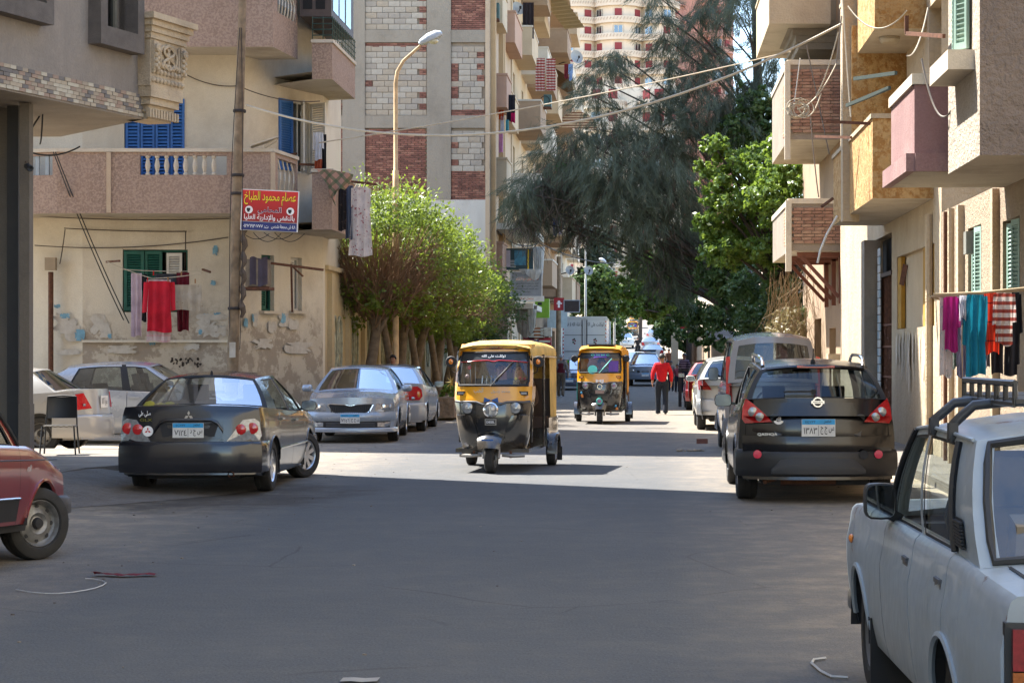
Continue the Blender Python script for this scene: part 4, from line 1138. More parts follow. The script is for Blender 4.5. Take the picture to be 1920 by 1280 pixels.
# ------------------------------------------------------------ three-wheelers
YEL = paint('tuk_yellow', rgb(222, 152, 18), .32, .2, dustc=rgb(170, 150, 110))
TBLK = paint('tuk_black', (.012, .012, .013), .2, .22, dustc=rgb(140, 122, 96))
CANV = plain('yellow_canvas', rgb(208, 172, 96), .8, var=.24, scale=4, bump=.02)
CANVD = plain('orange_canvas', rgb(206, 142, 22), .75, var=.24, scale=4, bump=.02)
TWIND = glass('tuk_windscreen', (.8, .84, .84), .1, .03, .1)
def tuk(label, loc, rz, scale=1., style=0, group='black and yellow three-wheeled taxis', detail=True, steer=0.):
    root = thing('three_wheeler', label, 'tuk-tuk', loc, rz, group); root.scale = (scale,)*3
    canv = CANV if style == 0 else CANVD
    ZX = interp([(.28, 1.02), (.45, 1.09), (.75, 1.12), (.98, 1.09), (1.05, 1.06), (1.18, 1.03), (1.63, .82), (1.74, .74)])
    ZW = interp([(.28, .40), (.45, .455), (.75, .50), (.98, .525), (1.05, .53), (1.18, .53), (1.63, .50), (1.74, .485)])
    def fx(y, z): w_ = ZW(z); return ZX(z)-.17*min(1, abs(y)/w_)**3.2
    Q = [1, .95, .88, .75, .5, .25, 0, -.25, -.5, -.75, -.88, -.95, -1]
    def row(z, d=0.): return [Vector((ZX(z)-.17-.34, ZW(z), z))]+[Vector((fx(ZW(z)*q, z)+d, ZW(z)*q, z)) for q in Q]+[Vector((ZX(z)-.17-.34, -ZW(z), z))]
    b = MB()
    b.grid([row(z) for z in (.28, .36, .45, .6, .75, .86, .96)], 0, flip=False); b.build('front_shield', TBLK, root, 45)
    b = MB(); b.grid([row(z, .006) for z in (.955, .98, 1.02, 1.06, 1.10, 1.165)], 0)
    # frame round the windscreen
    qs = Q
    def colm(q0, q1): b.grid([[Vector((fx(ZW(z)*q, z)+.006, ZW(z)*q, z)) for q in (q0, (q0+q1)/2, q1)] for z in (1.165, 1.3, 1.45, 1.6, 1.64)], 0)
    colm(1, .92); colm(-.92, -1)
    for sg in (1, -1):
        b.grid([[Vector((ZX(z)-.17+.006-d, ZW(z)*sg, z)) for d in ((0, .07) if sg < 0 else (.07, 0))] for z in (1.165, 1.3, 1.45, 1.64)], 0)
    b.grid([row(z, .006) for z in (1.64, 1.68, 1.74)], 0); b.build('front_frame', YEL, root, 45)
    g = MB(); zs = [1.17+.46*k/6 for k in range(7)]
    g.grid([[Vector((fx(ZW(z)*q, z)-.004, ZW(z)*q, z)) for q in [.915-1.83*k/10 for k in range(11)]] for z in zs], 0)
    ws = g.build('windscreen', TWIND, root, 45)
    r = MB(); lp = [(q, 1.18) for q in [.87-1.74*k/8 for k in range(9)]]+[(-.915, z) for z in (1.24, 1.4, 1.56)]+[(q, 1.625) for q in [-.87+1.74*k/8 for k in range(9)]]+[(.915, z) for z in (1.56, 1.4, 1.24)]
    lp = [Vector((fx(ZW(z)*q, z)+.008, ZW(z)*q, z)) for q, z in lp]; r.tube(lp+[lp[0]], .016, 6); r.build('windscreen_rubber', BLACK, ws, 50)
    bn = MB(); zz = [1.515, 1.57, 1.62]
    bn.grid([[Vector((fx(ZW(z)*q, z)+.003, ZW(z)*q, z-.03*abs(q)**2*(1 if z < 1.55 else 0))) for q in [.9-1.8*k/10 for k in range(11)]] for z in zz], 0)
    sb = bn.build('sun_strip', plain('sun_strip', (.03, .035, .04) if style == 0 else (.02, .018, .03), .3), ws, 50)
    # headlamps
    for y in (.325, -.325):
        m = MB(); x = fx(y, .88); m.lathe([(.085, -.03), (.085, .012), (.076, .018)], (x, y, .88), (1, 0, .05), 20, 0); m.lathe([(.076, .014), (.05, .024), (0, .03)], (x, y, .88), (1, 0, .05), 18, 1)
        m.lathe([(.03, .028), (.024, .04), (0, .042)], (x, y, .88), (1, 0, .05), 12, 2 if style else 1)
        m.build('headlight', [BLACK, CLLENS, plain('lilac', rgb(150, 110, 140), .4)], root, 40)
    zc = .855 if style == 0 else .99
    m = MB(); x = ZX(zc if style == 0 else .5)+.02
    if style == 0:
        m.lathe([(.1, -.03), (.102, .02), (.085, .035), (.082, .026)], (x, 0, zc), (1, 0, .06), 24, 0); m.lathe([(.082, .026), (.05, .045), (0, .055)], (x, 0, zc), (1, 0, .06), 20, 1)
        m.box((x+.055, 0, zc), (.01, .03, .12), 0)
    else:
        m.lathe([(.07, -.05), (.075, .05), (.06, .06), (0, .05)], (x+.2, 0, .53), (1, 0, .06), 20, 0); m.lathe([(.05, .056), (.02, .07), (0, .075)], (x+.2, 0, .53), (1, 0, .06), 16, 1)
    m.build('centre_lamp', [CHROME, CLLENS] if style == 0 else [plain('turquoise', rgb(70, 170, 160), .5), plain('lilac', rgb(150, 110, 140), .4)], root, 40)
    # moulded wings above and beside the wheel
    for sg in (1, -1):
        m = MB(); pts = [(fx(y*sg, z)+.012, y*sg, z) for y, z in [(.51, .965), (.42, .955), (.33, .96), (.2, .955), (.12, .925), (.0, .925)]]
        m.tube(pts, .016, 6); m.build('trim_bar', GREYP, root, 50)
        m = MB()
        zs = [.33, .45, .6, .72, .78]; rows = []
        for z in zs:
            y1 = ZW(z)*.97; y0 = .16+.12*((z-.33)/.45)**2
            rows.append([Vector((fx(y, z)+.03-.02*abs(2*k/4-1)**2, y*sg, z)) for k, y in enumerate([y1+(y0-y1)*k/4 for k in range(5)])])
        rows = [[Vector((p.x-.03, p.y, p.z-.01)) for p in rows[0]]]+rows+[[Vector((p.x-.03, p.y, p.z+.01)) for p in rows[-1]]]
        m.grid(rows, 0, flip=sg < 0); m.build('leg_shield', TBLK, root, 50)
        m = MB(); z = 1.075; y = .4; m.box((fx(y, z)-.0, y*sg, z), (.03, .17, .055), 0); m.box((fx(y, z)+.012, (y+.03)*sg, z), (.012, .08, .03), 1); m.build('turn_signal', [BLACK, ORLENS if style else CLLENS], root)
        # mirrors
        m = MB(); mx = ZX(1.5)-.14; m.tube([(mx, .5*sg, 1.33), (mx+.02, .58*sg, 1.36), (mx+.02, .60*sg, 1.46)], .008, 5)
        m.lathe([(.075, -.012), (.08, .0), (.07, .02), (0, .028)], (mx+.02, .60*sg, 1.5), (1, 0, 0), 16); m.build('side_mirror', BLACK, root, 40)
        # bumper tube stubs
        m = MB(); m.tube([(1.0, .44*sg, .235), (1.04, .3*sg, .23), (1.02, .14*sg, .24)], .024, 8, 0); m.box((.98, .25*sg, .25), (.05, .03, .1), 1); m.build('front_bumper', [plain('worn_steel', rgb(150, 145, 138), .5, .6), RUST], root, 40)
    # front wheel, fork, mudguard
    tm, rm = wheel_meshes(.205, .125, 'steel')
    M = Matrix.Translation((1.1, 0, .205))@Matrix.Rotation(steer, 4, 'Z')
    o = link('wheel', tm, root, M); link('rim', rm, o)
    m = MB(); rows = []
    for k in range(9):
        a = R(22+16*k); rr = .25+.03*math.sin(a); wd = .17*(.6+.4*math.sin(min(math.pi, a+.3)))
        rows.append([Vector((1.1+math.cos(a)*(rr+.03*(1-q*q)), q*wd, .235+math.sin(a)*(rr+.05*(1-q*q)))) for q in (-1, -.7, -.3, 0, .3, .7, 1)])
    m.grid(rows, 0, flip=False); m.build('mudguard', TBLK, root, 60)
    for sg in (1, -1):
        m = MB(); m.tube([(1.1, .1*sg, .2), (1.0, .1*sg, .45)], .022, 6); m.build('fork', plain('worn_steel', rgb(150, 145, 138), .5, .6), root)
    # hood, roof and back
    def rsec(x):
        k = (x+1.3)/2.05; w_ = .6-.105*k; zt = 1.745+.05*math.sin(math.pi*min(1, max(0, k)))-.05*max(0, k-.85)/.15*.4
        if style: zt += .02
        return [Vector((x, w_*1.0, 1.55)), Vector((x, w_*1.005, 1.62)), Vector((x, w_*.985, 1.68)), Vector((x, w_*.9, zt-.03)), Vector((x, w_*.6, zt)), Vector((x, 0, zt+.01))]
    rows = []
    for x in [.79, .74, .6, .4, .15, -.1, -.35, -.6, -.85, -1.05, -1.2, -1.3]:
        h = rsec(x); rows.append(h+[Vector((p.x, -p.y, p.z)) for p in h[-2::-1]])
    # front edge curls over the frame
    fr = [Vector((fx(min(.48, abs(p.y))*(1 if p.y >= 0 else -1), 1.7)+.02, p.y*.98, max(1.60, p.z-.045))) for p in rows[0]]
    m = MB(); m.grid([fr]+rows, 0, flip=True)
    bk_ = [[Vector((-1.3-.02*k, p.y*(1-.02*k), p.z+(.62-p.z)*k/3)) for p in rows[-1]] for k in range(4)]
    m.grid(bk_, 0, flip=True)
    for sg in (1, -1):                                   # side curtain behind the passenger
        m.grid([[Vector((x, (.6-.105*(x+1.3)/2.05)*sg, z)) for x in (-.72-.1*(1-(z-.62)/.95), -.95, -1.32)] for z in (.62, .8, 1.0, 1.3, 1.56)], 0, flip=sg > 0)
    m.build('canvas_hood', canv, root, 50)
    pp = MB(); pp.tube([fr[0]+Vector((.004, .006, 0))]+[p+Vector((.012, 0, -.006)) for p in fr]+[fr[-1]], .009, 5); pp.build('hood_piping', BLACK, root, 50)
    if style:
        m = MB(); m.box((.1, 0, 1.83), (.9, .62, .02)); m.build('roof_panel', plain('dark_panel', (.03, .035, .04), .3), root)
    for sg in (1, -1):
        m = MB(); m.tube([(.72, .49*sg, 1.58), (.7, .5*sg, 1.1), (.68, .49*sg, .4)], .02, 6); m.tube([(-.12, .56*sg, .32), (-.12, .56*sg, 1.6)], .018, 6); m.tube([(.7, .49*sg, 1.56), (-.3, .565*sg, 1.57), (-1.25, .6*sg, 1.56)], .018, 6); m.build('frame_bar', TBLK, root, 40)
        m = MB()                                          # rear tub side
        m.grid([[Vector((x, (.60+.03*math.sin((x+.4)*-2.2))*sg, z)) for x in (-.42, -.6, -.9, -1.15, -1.32)] for z in (.33, .45, .62, .7)], 0, flip=sg > 0); m.build('rear_panel', TBLK, root, 50)
        m = MB(); rows = []                               # rear mudguard
        for k in range(9):
            a = R(-10+25*k); rows.append([Vector((-.9+math.cos(a)*.26, (.55+.14*q)*sg, .22+math.sin(a)*.26)) for q in (0, .5, .9, 1)]+[Vector((-.9+math.cos(a)*.23, .69*sg, .22+math.sin(a)*.23))])
        m.grid(rows, 0, flip=sg < 0); m.build('mudguard', TBLK, root, 60)
        o = link('wheel', tm, root, Matrix.Translation((-.9, .585*sg, .205))@Matrix.Rotation(0 if sg > 0 else math.pi, 4, 'Z')); link('rim', rm, o)
        m = MB(); m.box((-1.17, .64*sg, .16), (.015, .13, .2)); m.build('mud_flap', BLACK, root)
        m = MB(); m.box((-.02, .52*sg, .5), (.8, .02, .1)); m.build('side_sill', TBLK, root) if False else None
    m = MB(); m.box((0, 0, .30), (2.0, 1.0, .05)); m.box((-.9, 0, .42), (.75, 1.12, .26)); m.build('floor_pan', TBLK, root)
    m = MB(); m.box((.1, 0, .52), (.36, .62, .36)); m.box((-.06, 0, .82), (.1, .62, .3)); m.build('driver_seat', plain('brown_vinyl', rgb(70, 48, 36), .5), root)
    m = MB(); m.box((-.85, 0, .62), (.5, 1.1, .18)); m.box((-1.1, 0, .95), (.12, 1.1, .6)); m.build('rear_seat', plain('brown_vinyl', rgb(70, 48, 36), .5), root)
    m = MB(); m.tube([(.62, -.33, 1.02), (.66, -.1, 1.05), (.66, .1, 1.05), (.62, .33, 1.02)], .016, 6); m.tube([(.66, 0, 1.05), (.95, 0, .5)], .025, 6); m.build('handlebar', BLACK, root)
    m = MB(); p = Vector((fx(.08, 1.18)+.03, -.02, 1.17)); q = Vector((fx(.3, 1.5)+.02, .27, 1.5)); m.tube([p, p.lerp(q, .5)+Vector((.02, 0, 0)), q], .007, 5); m.beam(p.lerp(q, .25)+Vector((.012, 0, -.0)), q, .014, .02); m.build('wiper', BLACK if style == 0 else plain('turquoise', rgb(70, 170, 160), .5), root)
    # writing and stickers
    X = lambda y, z, d=.012: (fx(y, z)+d, y, z)
    if style == 0:
        t = text('توكلت على الله', WINK, sb, X(0, 1.575, .02), (0, 1, 0), (-.45, 0, 1), width=.33, height=.05, bold=.03)
        t = text('Honda Bus', REDLENS, root, X(0, 1.69, .02), (0, 1, 0), width=.24, height=.025)
        t = text('لا تنسى ذكر الله صلى على النبى', RUST, root, (.80, -.02, 1.765), (0, 1, 0), (-.5, 0, .5), width=.42, height=.03)
        ln = MB(); ln.tube([X(ZW(1.5)*q, 1.52-.035*q*q-.015*math.cos(q*14)*(abs(q) < .11), .012) for q in [.9-1.8*k/30 for k in range(31)]], .006, 4); ln.build('red_line', REDLENS, ws)
        p = MB(); p.box(X(0, .69, .03), (.015, .155, .085), 0); p.box((fx(0, .69)+.039, 0, .69), (.004, .13, .06), 1); pl = p.build('badge', [plain('worn_steel', rgb(150, 145, 138), .5, .6), INK], root); text('DIESEL', WINK, pl, (fx(0, .69)+.043, 0, .69), (0, 1, 0), width=.11, height=.03, bold=.02)
        bw = MB(); z = .985
        for sg in (1, -1): bw.prism([(0, 0), (.09*sg, .035), (.1*sg, -.03), (.03*sg, -.02)][::sg], lambda a, b_, d: Vector((fx(a, z)+.02+d, a, z+b_)), .012)
        bw.build('blue_bow', plain('blue_plastic', rgb(30, 84, 150), .4), root)
        for i, (y, z, cc) in enumerate([(-.34, 1.42, rgb(190, 70, 80)), (-.36, 1.3, rgb(180, 150, 150)), (.36, 1.28, rgb(170, 40, 30)), (.42, 1.27, rgb(150, 30, 30)), (.31, 1.27, rgb(170, 160, 40))]):
            f = MB(); f.ball(X(y, z, -.05), .03 if i < 2 else .022, 7, 5); f.build('dashboard_toy', plain('toy_%d' % i, cc, .5), root, 60)
        gh = MB()
        for y in (-.14, -.08, -.02, .03): gh.tube([X(y, 1.2, -.03), X(y, 1.29, -.03)], .006, 4); gh.ball(X(y, 1.3, -.03), .012, 5, 4); 
        gh.build('ornament_row', CLLENS, root)
        text('الحب', plain('pale_sticker', rgb(190, 180, 160), .6), root, X(-.18, 1.11, .014), (0, 1, 0), width=.13, height=.09, bold=.02, name='sticker')
        text('محمد رسول', plain('pale_sticker', rgb(190, 180, 160), .6), root, X(.12, 1.1, .014), (0, 1, 0), width=.26, height=.05, bold=.02, name='sticker')
        for sg in (1, -1):
            f = MB(); f.ball((ZX(1.5)-.14+.052, .60*sg, 1.5), .03, 8, 5, sc=(.2, 1, 1.2)); f.build('mirror_sticker', ORLENS, root, 60)
        ms = MB(); ms.box((1.44, 0, .46), (.006, .16, .02)); ms.build('mudguard_sticker', plain('blue_plastic', rgb(30, 84, 150), .4), root)
        fl = MB()
        for k in range(8):
            a = 2*math.pi*k/8; fl.tube([(.75, -.60, 1.22), (.75+.03*math.cos(a), -.62+.07*math.cos(a), 1.22+.10*math.sin(a))], [.008, .001], 4)
        fl.build('straw_ornament', plain('straw', rgb(140, 122, 60), .8), root)
    else:
        tq = plain('turquoise', rgb(70, 190, 190), .5); pur = plain('purple_film', rgb(96, 60, 150), .4)
        m = MB(); m.grid([[Vector((fx(y, z)+.01, y, z-.05*(y/.28)**2)) for y in [.27-.54*k/8 for k in range(9)]] for z in (1.53, 1.62)], 0); pf = m.build('purple_strip', pur, ws)
        text('O H M C', tq, pf, X(0, 1.585, .022), (0, 1, 0), (-.45, 0, 1), width=.42, height=.045, bold=.03)
        m = MB(); m.lathe([(.11, 0), (.11, .004), (0, .004)], X(-.17, 1.25, .006), (1, 0, .45), 20); m.build('round_sticker', tq, ws)
        m = MB(); m.grid([[Vector((fx(y, z)+.006, y, z)) for y in (.42, .3, .2)] for z in (1.2, 1.35, 1.45)], 0); m.build('purple_film', plain('purple_curtain', rgb(90, 60, 140), .7), ws)
        for y, z in ((-.42, .72), (.36, .42)):
            f = MB(); f.ball(X(y, z, .03), .03, 8, 5, sc=(.3, 1, 1)); f.ball(X(y+.02, z-.07, .03), .035, 8, 5, 1, sc=(.3, 1, 1.2)); f.build('flower_sticker', [plain('sky_blue', rgb(70, 150, 190), .5), ORLENS], root, 60)
        text('MJ', WINK, root, X(0, .98, .03), (0, 1, 0), width=.18, height=.09, bold=.04)
        p = MB(); p.box(X(0, .74, .03), (.012, .2, .08)); p.build('badge', plain('pale_badge', rgb(150, 120, 112), .5), root)
        p = MB(); p.lathe([(.06, 0), (.06, .01), (.045, .01), (.045, 0)], X(0, .86, .02), (1, 0, 0), 16); p.build('round_badge', CHROME, root)
        p = MB(); p.box((-.13, -.585, .75), (.03, .02, .45)); p.build('tape_strip', tq, root)
    return root
SIT = dict(pelvis=(0, -.05, .76), spine=(0, -.06, .95), chest=(0, -.03, 1.12), neck=(0, -.01, 1.27), skull=(0, .02, 1.385), crown=(0, .015, 1.455),
           shoulder_l=(-.19, -.02, 1.2), elbow_l=(-.27, .14, 1.02), wrist_l=(-.27, .38, 1.02), shoulder_r=(.19, -.02, 1.2), elbow_r=(.27, .14, 1.02), wrist_r=(.27, .38, 1.02),
           hip_l=(-.1, 0, .74), knee_l=(-.16, .42, .74), ankle_l=(-.16, .45, .40), toe_l=(-.17, .58, .35), hip_r=(.1, 0, .74), knee_r=(.16, .42, .74), ankle_r=(.16, .45, .40), toe_r=(.17, .58, .35))
# ------------------------------------------------------------ the ground
def asphalt(name, base, dust, edges, amt=1.0):
    t = NT(name); x, y, z = t.sep()
    n1 = t.ramp(t.noise(.35, 6, rough=.65), .35, .7); n2 = t.noise(60, 3); n3 = t.ramp(t.noise(2.2, 7, rough=.75), .45, .75)
    c = t.mix(n1, tuple(v*.93 for v in base), tuple(v*1.07 for v in base))
    c = t.mix(t.math('MULTIPLY', t.ramp(n2, .4, .7), .65), c, tuple(v*1.7 for v in base))
    # wandering cracks, patches and oil
    vo = t.n('TexVoronoi', feature='DISTANCE_TO_EDGE'); vo.inputs['Scale'].default_value = .42
    wv = t.n('Mix', data_type='VECTOR'); wv.inputs[0].default_value = .12
    nz = t.n('TexNoise'); nz.inputs['Scale'].default_value = 1.1; nz.inputs['Detail'].default_value = 5
    t.t.links.new(t.coord(), nz.inputs['Vector']); t.t.links.new(t.coord(), wv.inputs[4]); t.t.links.new(nz.outputs['Color'], wv.inputs[5]); t.t.links.new(wv.outputs[1], vo.inputs['Vector'])
    cr = t.math('MULTIPLY', t.ramp(vo.outputs['Distance'], .006, .001), t.ramp(t.noise(.5, 3), .5, .56))
    c = t.mix(t.math('MULTIPLY', cr, .42), c, tuple(v*.3 for v in base))
    oil = t.ramp(t.noise(.9, 5, rough=.7, st=(1, .35, 1)), .62, .75)
    c = t.mix(t.math('MULTIPLY', oil, .2), c, tuple(v*.5 for v in base))
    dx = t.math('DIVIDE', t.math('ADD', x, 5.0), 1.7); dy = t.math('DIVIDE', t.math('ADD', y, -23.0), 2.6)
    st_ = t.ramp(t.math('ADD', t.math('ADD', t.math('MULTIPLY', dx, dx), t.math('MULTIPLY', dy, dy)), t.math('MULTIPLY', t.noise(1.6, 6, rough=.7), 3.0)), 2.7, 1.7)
    # blown dust gathers along the edges
    l, r_, w_ = edges
    e = t.math('MAXIMUM', t.ramp(x, l+w_, l), t.ramp(x, r_-w_, r_))
    far = t.ramp(y, 25.0, 60.0)  # dustier with distance, the paler colour also brightens the sunlit stretch
    k = t.math('ADD', t.math('MULTIPLY', e, 1.0), t.math('MULTIPLY', t.math('ADD', n3, n1), .05)); k = t.math('ADD', k, t.math('MULTIPLY', far, .35))
    k = t.math('MULTIPLY', k, t.math('ADD', .45, t.math('MULTIPLY', n3, .75)))
    c = t.mix(t.math('MULTIPLY', k, amt), c, dust)
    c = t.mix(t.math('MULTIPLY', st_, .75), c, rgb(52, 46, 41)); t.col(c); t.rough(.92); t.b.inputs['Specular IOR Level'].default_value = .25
    t.bump(t.math('ADD', n2, t.math('MULTIPLY', t.noise(9, 5), 1.2)), .012, .8); return t.m
ASPH = asphalt('asphalt', rgb(74, 76, 78), rgb(186, 166, 138), (-7.2, 3.6, 3.5))
DIRT = plain('dirt', rgb(150, 134, 112), .95, var=.25, scale=1.2, bump=.015)
CONC = plaster('concrete', rgb(140, 132, 120), sc=1.5, bump=.01)
PAVE = plaster('pavement_concrete', rgb(126, 118, 108), rgb(72, 66, 60), 2., .6, bump=.014)
ys = [-30, 0, 20, 40, 60, 80]+[85+6*k for k in range(1, 30)]+[300, 400, 600, 1000, 2500]
m = MB(); m.grid([[(x, y, GZ(y)-.02) for x in (-900, -60, -12, 0, 12, 60, 900)] for y in ys]); tag(m.build('ground', DIRT), kind='structure')
m = MB(); m.grid([[(xl, y, GZ(y)), (0, y, GZ(y)), (xr_, y, GZ(y))] for y in ys[:-3] for xl, xr_ in [((-7.0 if y < 45 else -6.2), 3.55 if y < 60 else 3.2)]])
tag(m.build('road', ASPH), kind='structure')
m = MB(); m.grid([[(-60, y, .0), (-30, y, 0), (-7.0, y, 0)] for y in (30.6, 33, 36, 38, 40.6)]); tag(m.build('side_street', ASPH), kind='structure')
# near-left pavement with a worn kerb and the concrete ramp that runs off it
m = MB(); out = [(-30, 30.5), (-9.6, 30.5), (-8.0, 30.2), (-7.1, 29.2), (-6.75, 27.6), (-6.8, 26.2), (-7.2, 25.2), (-7.3, 23.5), (-7.4, 10), (-7.4, -30), (-30, -30)]
m.prism([(x, y) for x, y in out][::-1], lambda a, b, d: (a, b, d), .2, 0); tag(m.build('pavement', PAVE), kind='structure')
m = MB(); rows = []
for k in range(9):
    t_ = k/8; y = 25.4-6.0*t_
    rows.append([(-7.35+u*(2.9-1.2*t_)*(.35+.65*math.sin(math.pi*min(1, .25+t_*.9))), y+.3*math.sin(u*3), .005+.195*(1-u)**1.5*(1-.55*t_*t_)+.012*math.sin(u*17+k*2.1)*(1-u)) for u in [j/10 for j in range(11)]])
m.grid(rows, 0, flip=False); tag(m.build('ramp', plaster('ramp_concrete', rgb(112, 104, 95), rgb(78, 70, 62), 2.4, .7, bump=.03, grain=12), sharp=60), kind='structure')
m = MB(); m.prism([(3.55, -30), (30, -30), (30, 58), (3.55, 58)], lambda a, b, d: (a, b, d), .12); tag(m.build('right_pavement', PAVE), kind='structure')
m = MB(); m.prism([(-30, 41.2), (-7.0, 41.2), (-6.3, 46), (-6.2, 84), (-30, 84)], lambda a, b, d: (a, b, d), .14); tag(m.build('left_pavement', PAVE), kind='structure')

# ------------------------------------------------------------ walls and openings
def fr(A, B):
    A = Vector((A[0], A[1], 0)); B = Vector((B[0], B[1], 0)); d = (B-A); L = d.length; d.normalize(); n = Vector((d.y, -d.x, 0))
    return (lambda u, z, o=0.: A+d*u+n*o+Vector((0, 0, z))), L, d, n
def wall_seg(mb, A, B, z0, z1, opens=(), depth=.2, mi=0, rmi=None, off=0.):
    P, L, d, n = fr(A, B); rmi = mi if rmi is None else rmi
    us = sorted(set([0, L]+[max(0, min(L, q)) for o in opens for q in o[:2]])); zs = sorted(set([z0, z1]+[max(z0, min(z1, q)) for o in opens for q in o[2:4]]))
    for i in range(len(us)-1):
        for j in range(len(zs)-1):
            uc, zc = (us[i]+us[i+1])/2, (zs[j]+zs[j+1])/2
            if any(o[0] < uc < o[1] and o[2] < zc < o[3] for o in opens): continue
            mb.quad(P(us[i], zs[j], off), P(us[i+1], zs[j], off), P(us[i+1], zs[j+1], off), P(us[i], zs[j+1], off), mi)
    for u0, u1, a, b in [o[:4] for o in opens]:
        q = [(u0, a), (u1, a), (u1, b), (u0, b)]
        for k in range(4):
            (ua, za), (ub, zb) = q[k], q[(k+1) % 4]
            mb.quad(P(ua, za, off), P(ua, za, off-depth), P(ub, zb, off-depth), P(ub, zb, off), rmi)
def building(name, label, cat, pts, z0, z1, mat, opens=None, roof=True, group=None, close=True, depth=.2, rmat=None, mats=None):
    """pts: the visible outline, left to right seen from outside"""
    root = thing(name, label, cat, (0, 0, 0), 0, group)
    for i in range(len(pts)-1):
        m = MB(); wall_seg(m, pts[i], pts[i+1], z0, z1, (opens or {}).get(i, ()), depth)
        m.build('wall', (mats or {}).get(i, mat), root)
    if close:
        m = MB(); a, b = pts[-1], pts[0]; wall_seg(m, a, b, z0, z1); m.build('back_wall', mat, root)
    if roof:
        m = MB(); m.add([(x, y, z1) for x, y in pts], [tuple(range(len(pts)))]); m.build('roof', rmat or mat, root)
    return root
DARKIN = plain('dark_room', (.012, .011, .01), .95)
PANE = glass('window_pane', (.25, .28, .3), .18)
def window(root, A, B, u0, u1, z0, z1, frame, depth=.14, bars=1, pane=True, sill=None, name='window', fw=.05):
    P, L, d, n = fr(A, B); m = MB()
    def bar(ua, ub, za, zb, o=0., t=.05):
        m.add([P(ua, za, -depth+t+o), P(ub, za, -depth+t+o), P(ub, zb, -depth+t+o), P(ua, zb, -depth+t+o), P(ua, za, -depth), P(ub, za, -depth), P(ub, zb, -depth), P(ua, zb, -depth)],
              [(0, 1, 2, 3), (0, 4, 5, 1), (1, 5, 6, 2), (2, 6, 7, 3), (3, 7, 4, 0)])
    bar(u0, u0+fw, z0, z1); bar(u1-fw, u1, z0, z1); bar(u0+fw, u1-fw, z1-fw, z1); bar(u0+fw, u1-fw, z0, z0+fw)
    for k in range(bars): q = u0+(u1-u0)*(k+1)/(bars+1); bar(q-fw*.4, q+fw*.4, z0+fw, z1-fw, -.006)
    w_ = m.build(name, frame, root)
    if pane:
        m = MB(); m.quad(P(u0, z0, -depth+.015), P(u1, z0, -depth+.015), P(u1, z1, -depth+.015), P(u0, z1, -depth+.015)); m.build('pane', PANE, w_)
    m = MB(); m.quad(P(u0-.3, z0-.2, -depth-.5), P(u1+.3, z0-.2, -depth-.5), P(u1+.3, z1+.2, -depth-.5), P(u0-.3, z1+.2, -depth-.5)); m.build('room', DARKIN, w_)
    if sill:
        m = MB(); a, b = P(u0-.08, z0-.03, -depth/2+.06), P(u1+.08, z0-.03, -depth/2+.06); m.beam(a, b, depth+.14, .06); m.build('sill', sill, w_)
    return w_
def shutter(root, p, ang, wd, z0, z1, mat, slat=.05, parent=None, th=.04):
    """a louvred leaf hinged at p, opening along ang"""
    d = Vector((math.cos(ang), math.sin(ang), 0)); n = Vector((d.y, -d.x, 0)); p = Vector((p[0], p[1], 0)); m = MB()
    def bx(u0, u1, a, b, t=th, o=0.):
        m.add([p+d*u+n*(s_*t/2+o)+Vector((0, 0, z)) for s_ in (-1, 1) for u, z in ((u0, a), (u1, a), (u1, b), (u0, b))], [(3, 2, 1, 0), (4, 5, 6, 7), (0, 1, 5, 4), (1, 2, 6, 5), (2, 3, 7, 6), (3, 0, 4, 7)])
    r_ = min(.07, wd*.16)
    bx(0, r_, z0, z1); bx(wd-r_, wd, z0, z1); bx(r_, wd-r_, z0, z0+.07); bx(r_, wd-r_, z1-.07, z1); 
    k = int((z1-z0-.14)/slat)
    for i in range(k):
        z = z0+.07+(i+.5)*(z1-z0-.14)/k; h = slat*.6
        m.add([p+d*u+n*o+Vector((0, 0, z+dz)) for u, o, dz in ((r_, -th*.4, h/2+.004), (wd-r_, -th*.4, h/2+.004), (wd-r_, th*.4, -h/2), (r_, th*.4, -h/2), (r_, -th*.4, h/2-.006), (wd-r_, -th*.4, h/2-.006), (wd-r_, th*.4, -h/2-.01), (r_, th*.4, -h/2-.01))],
              [(0, 1, 2, 3), (7, 6, 5, 4), (3, 2, 6, 7), (0, 4, 5, 1)])
    return m.build('shutter', mat, parent or root)
def balcony(root, pts, z0, h, mat, slab=.16, th=.1, opens=None, cop=None, close=None, name='balcony', smat=None, coph=.07):
    """pts: outer outline left to right; the slab runs back to close points"""
    m = MB(); hole = (opens or {})
    for i in range(len(pts)-1): wall_seg(m, pts[i], pts[i+1], z0, z0+h, hole.get(i, ()), th)
    if close is None: close = []
    ring = list(pts)+list(close)
    m.add([(x, y, z0) for x, y in ring], [tuple(range(len(ring)-1, -1, -1))], 1); m.add([(x, y, z0+slab) for x, y in ring], [tuple(range(len(ring)))], 1)
    for i in range(len(pts)-1):                           # inner faces
        P, L, d, n = fr(pts[i], pts[i+1]); q = P(0, 0, -th); r_ = P(L, 0, -th)
        wall_seg(m, (r_.x, r_.y), (q.x, q.y), z0+slab, z0+h, [(L-o[1], L-o[0], o[2], o[3]) for o in hole.get(i, ())], 0.)
    b = m.build(name, [mat, smat or mat], root)
    if cop is not False:
        for i in range(len(pts)-1):
            m = MB(); P, L, d, n = fr(pts[i], pts[i+1]); m.beam(P(-.02, z0+h+coph/2, -th/2), P(L+.02, z0+h+coph/2, -th/2), th+.06, coph); m.build('coping', cop or mat, b)
    return b
def stack(poly, n): return [poly]*n

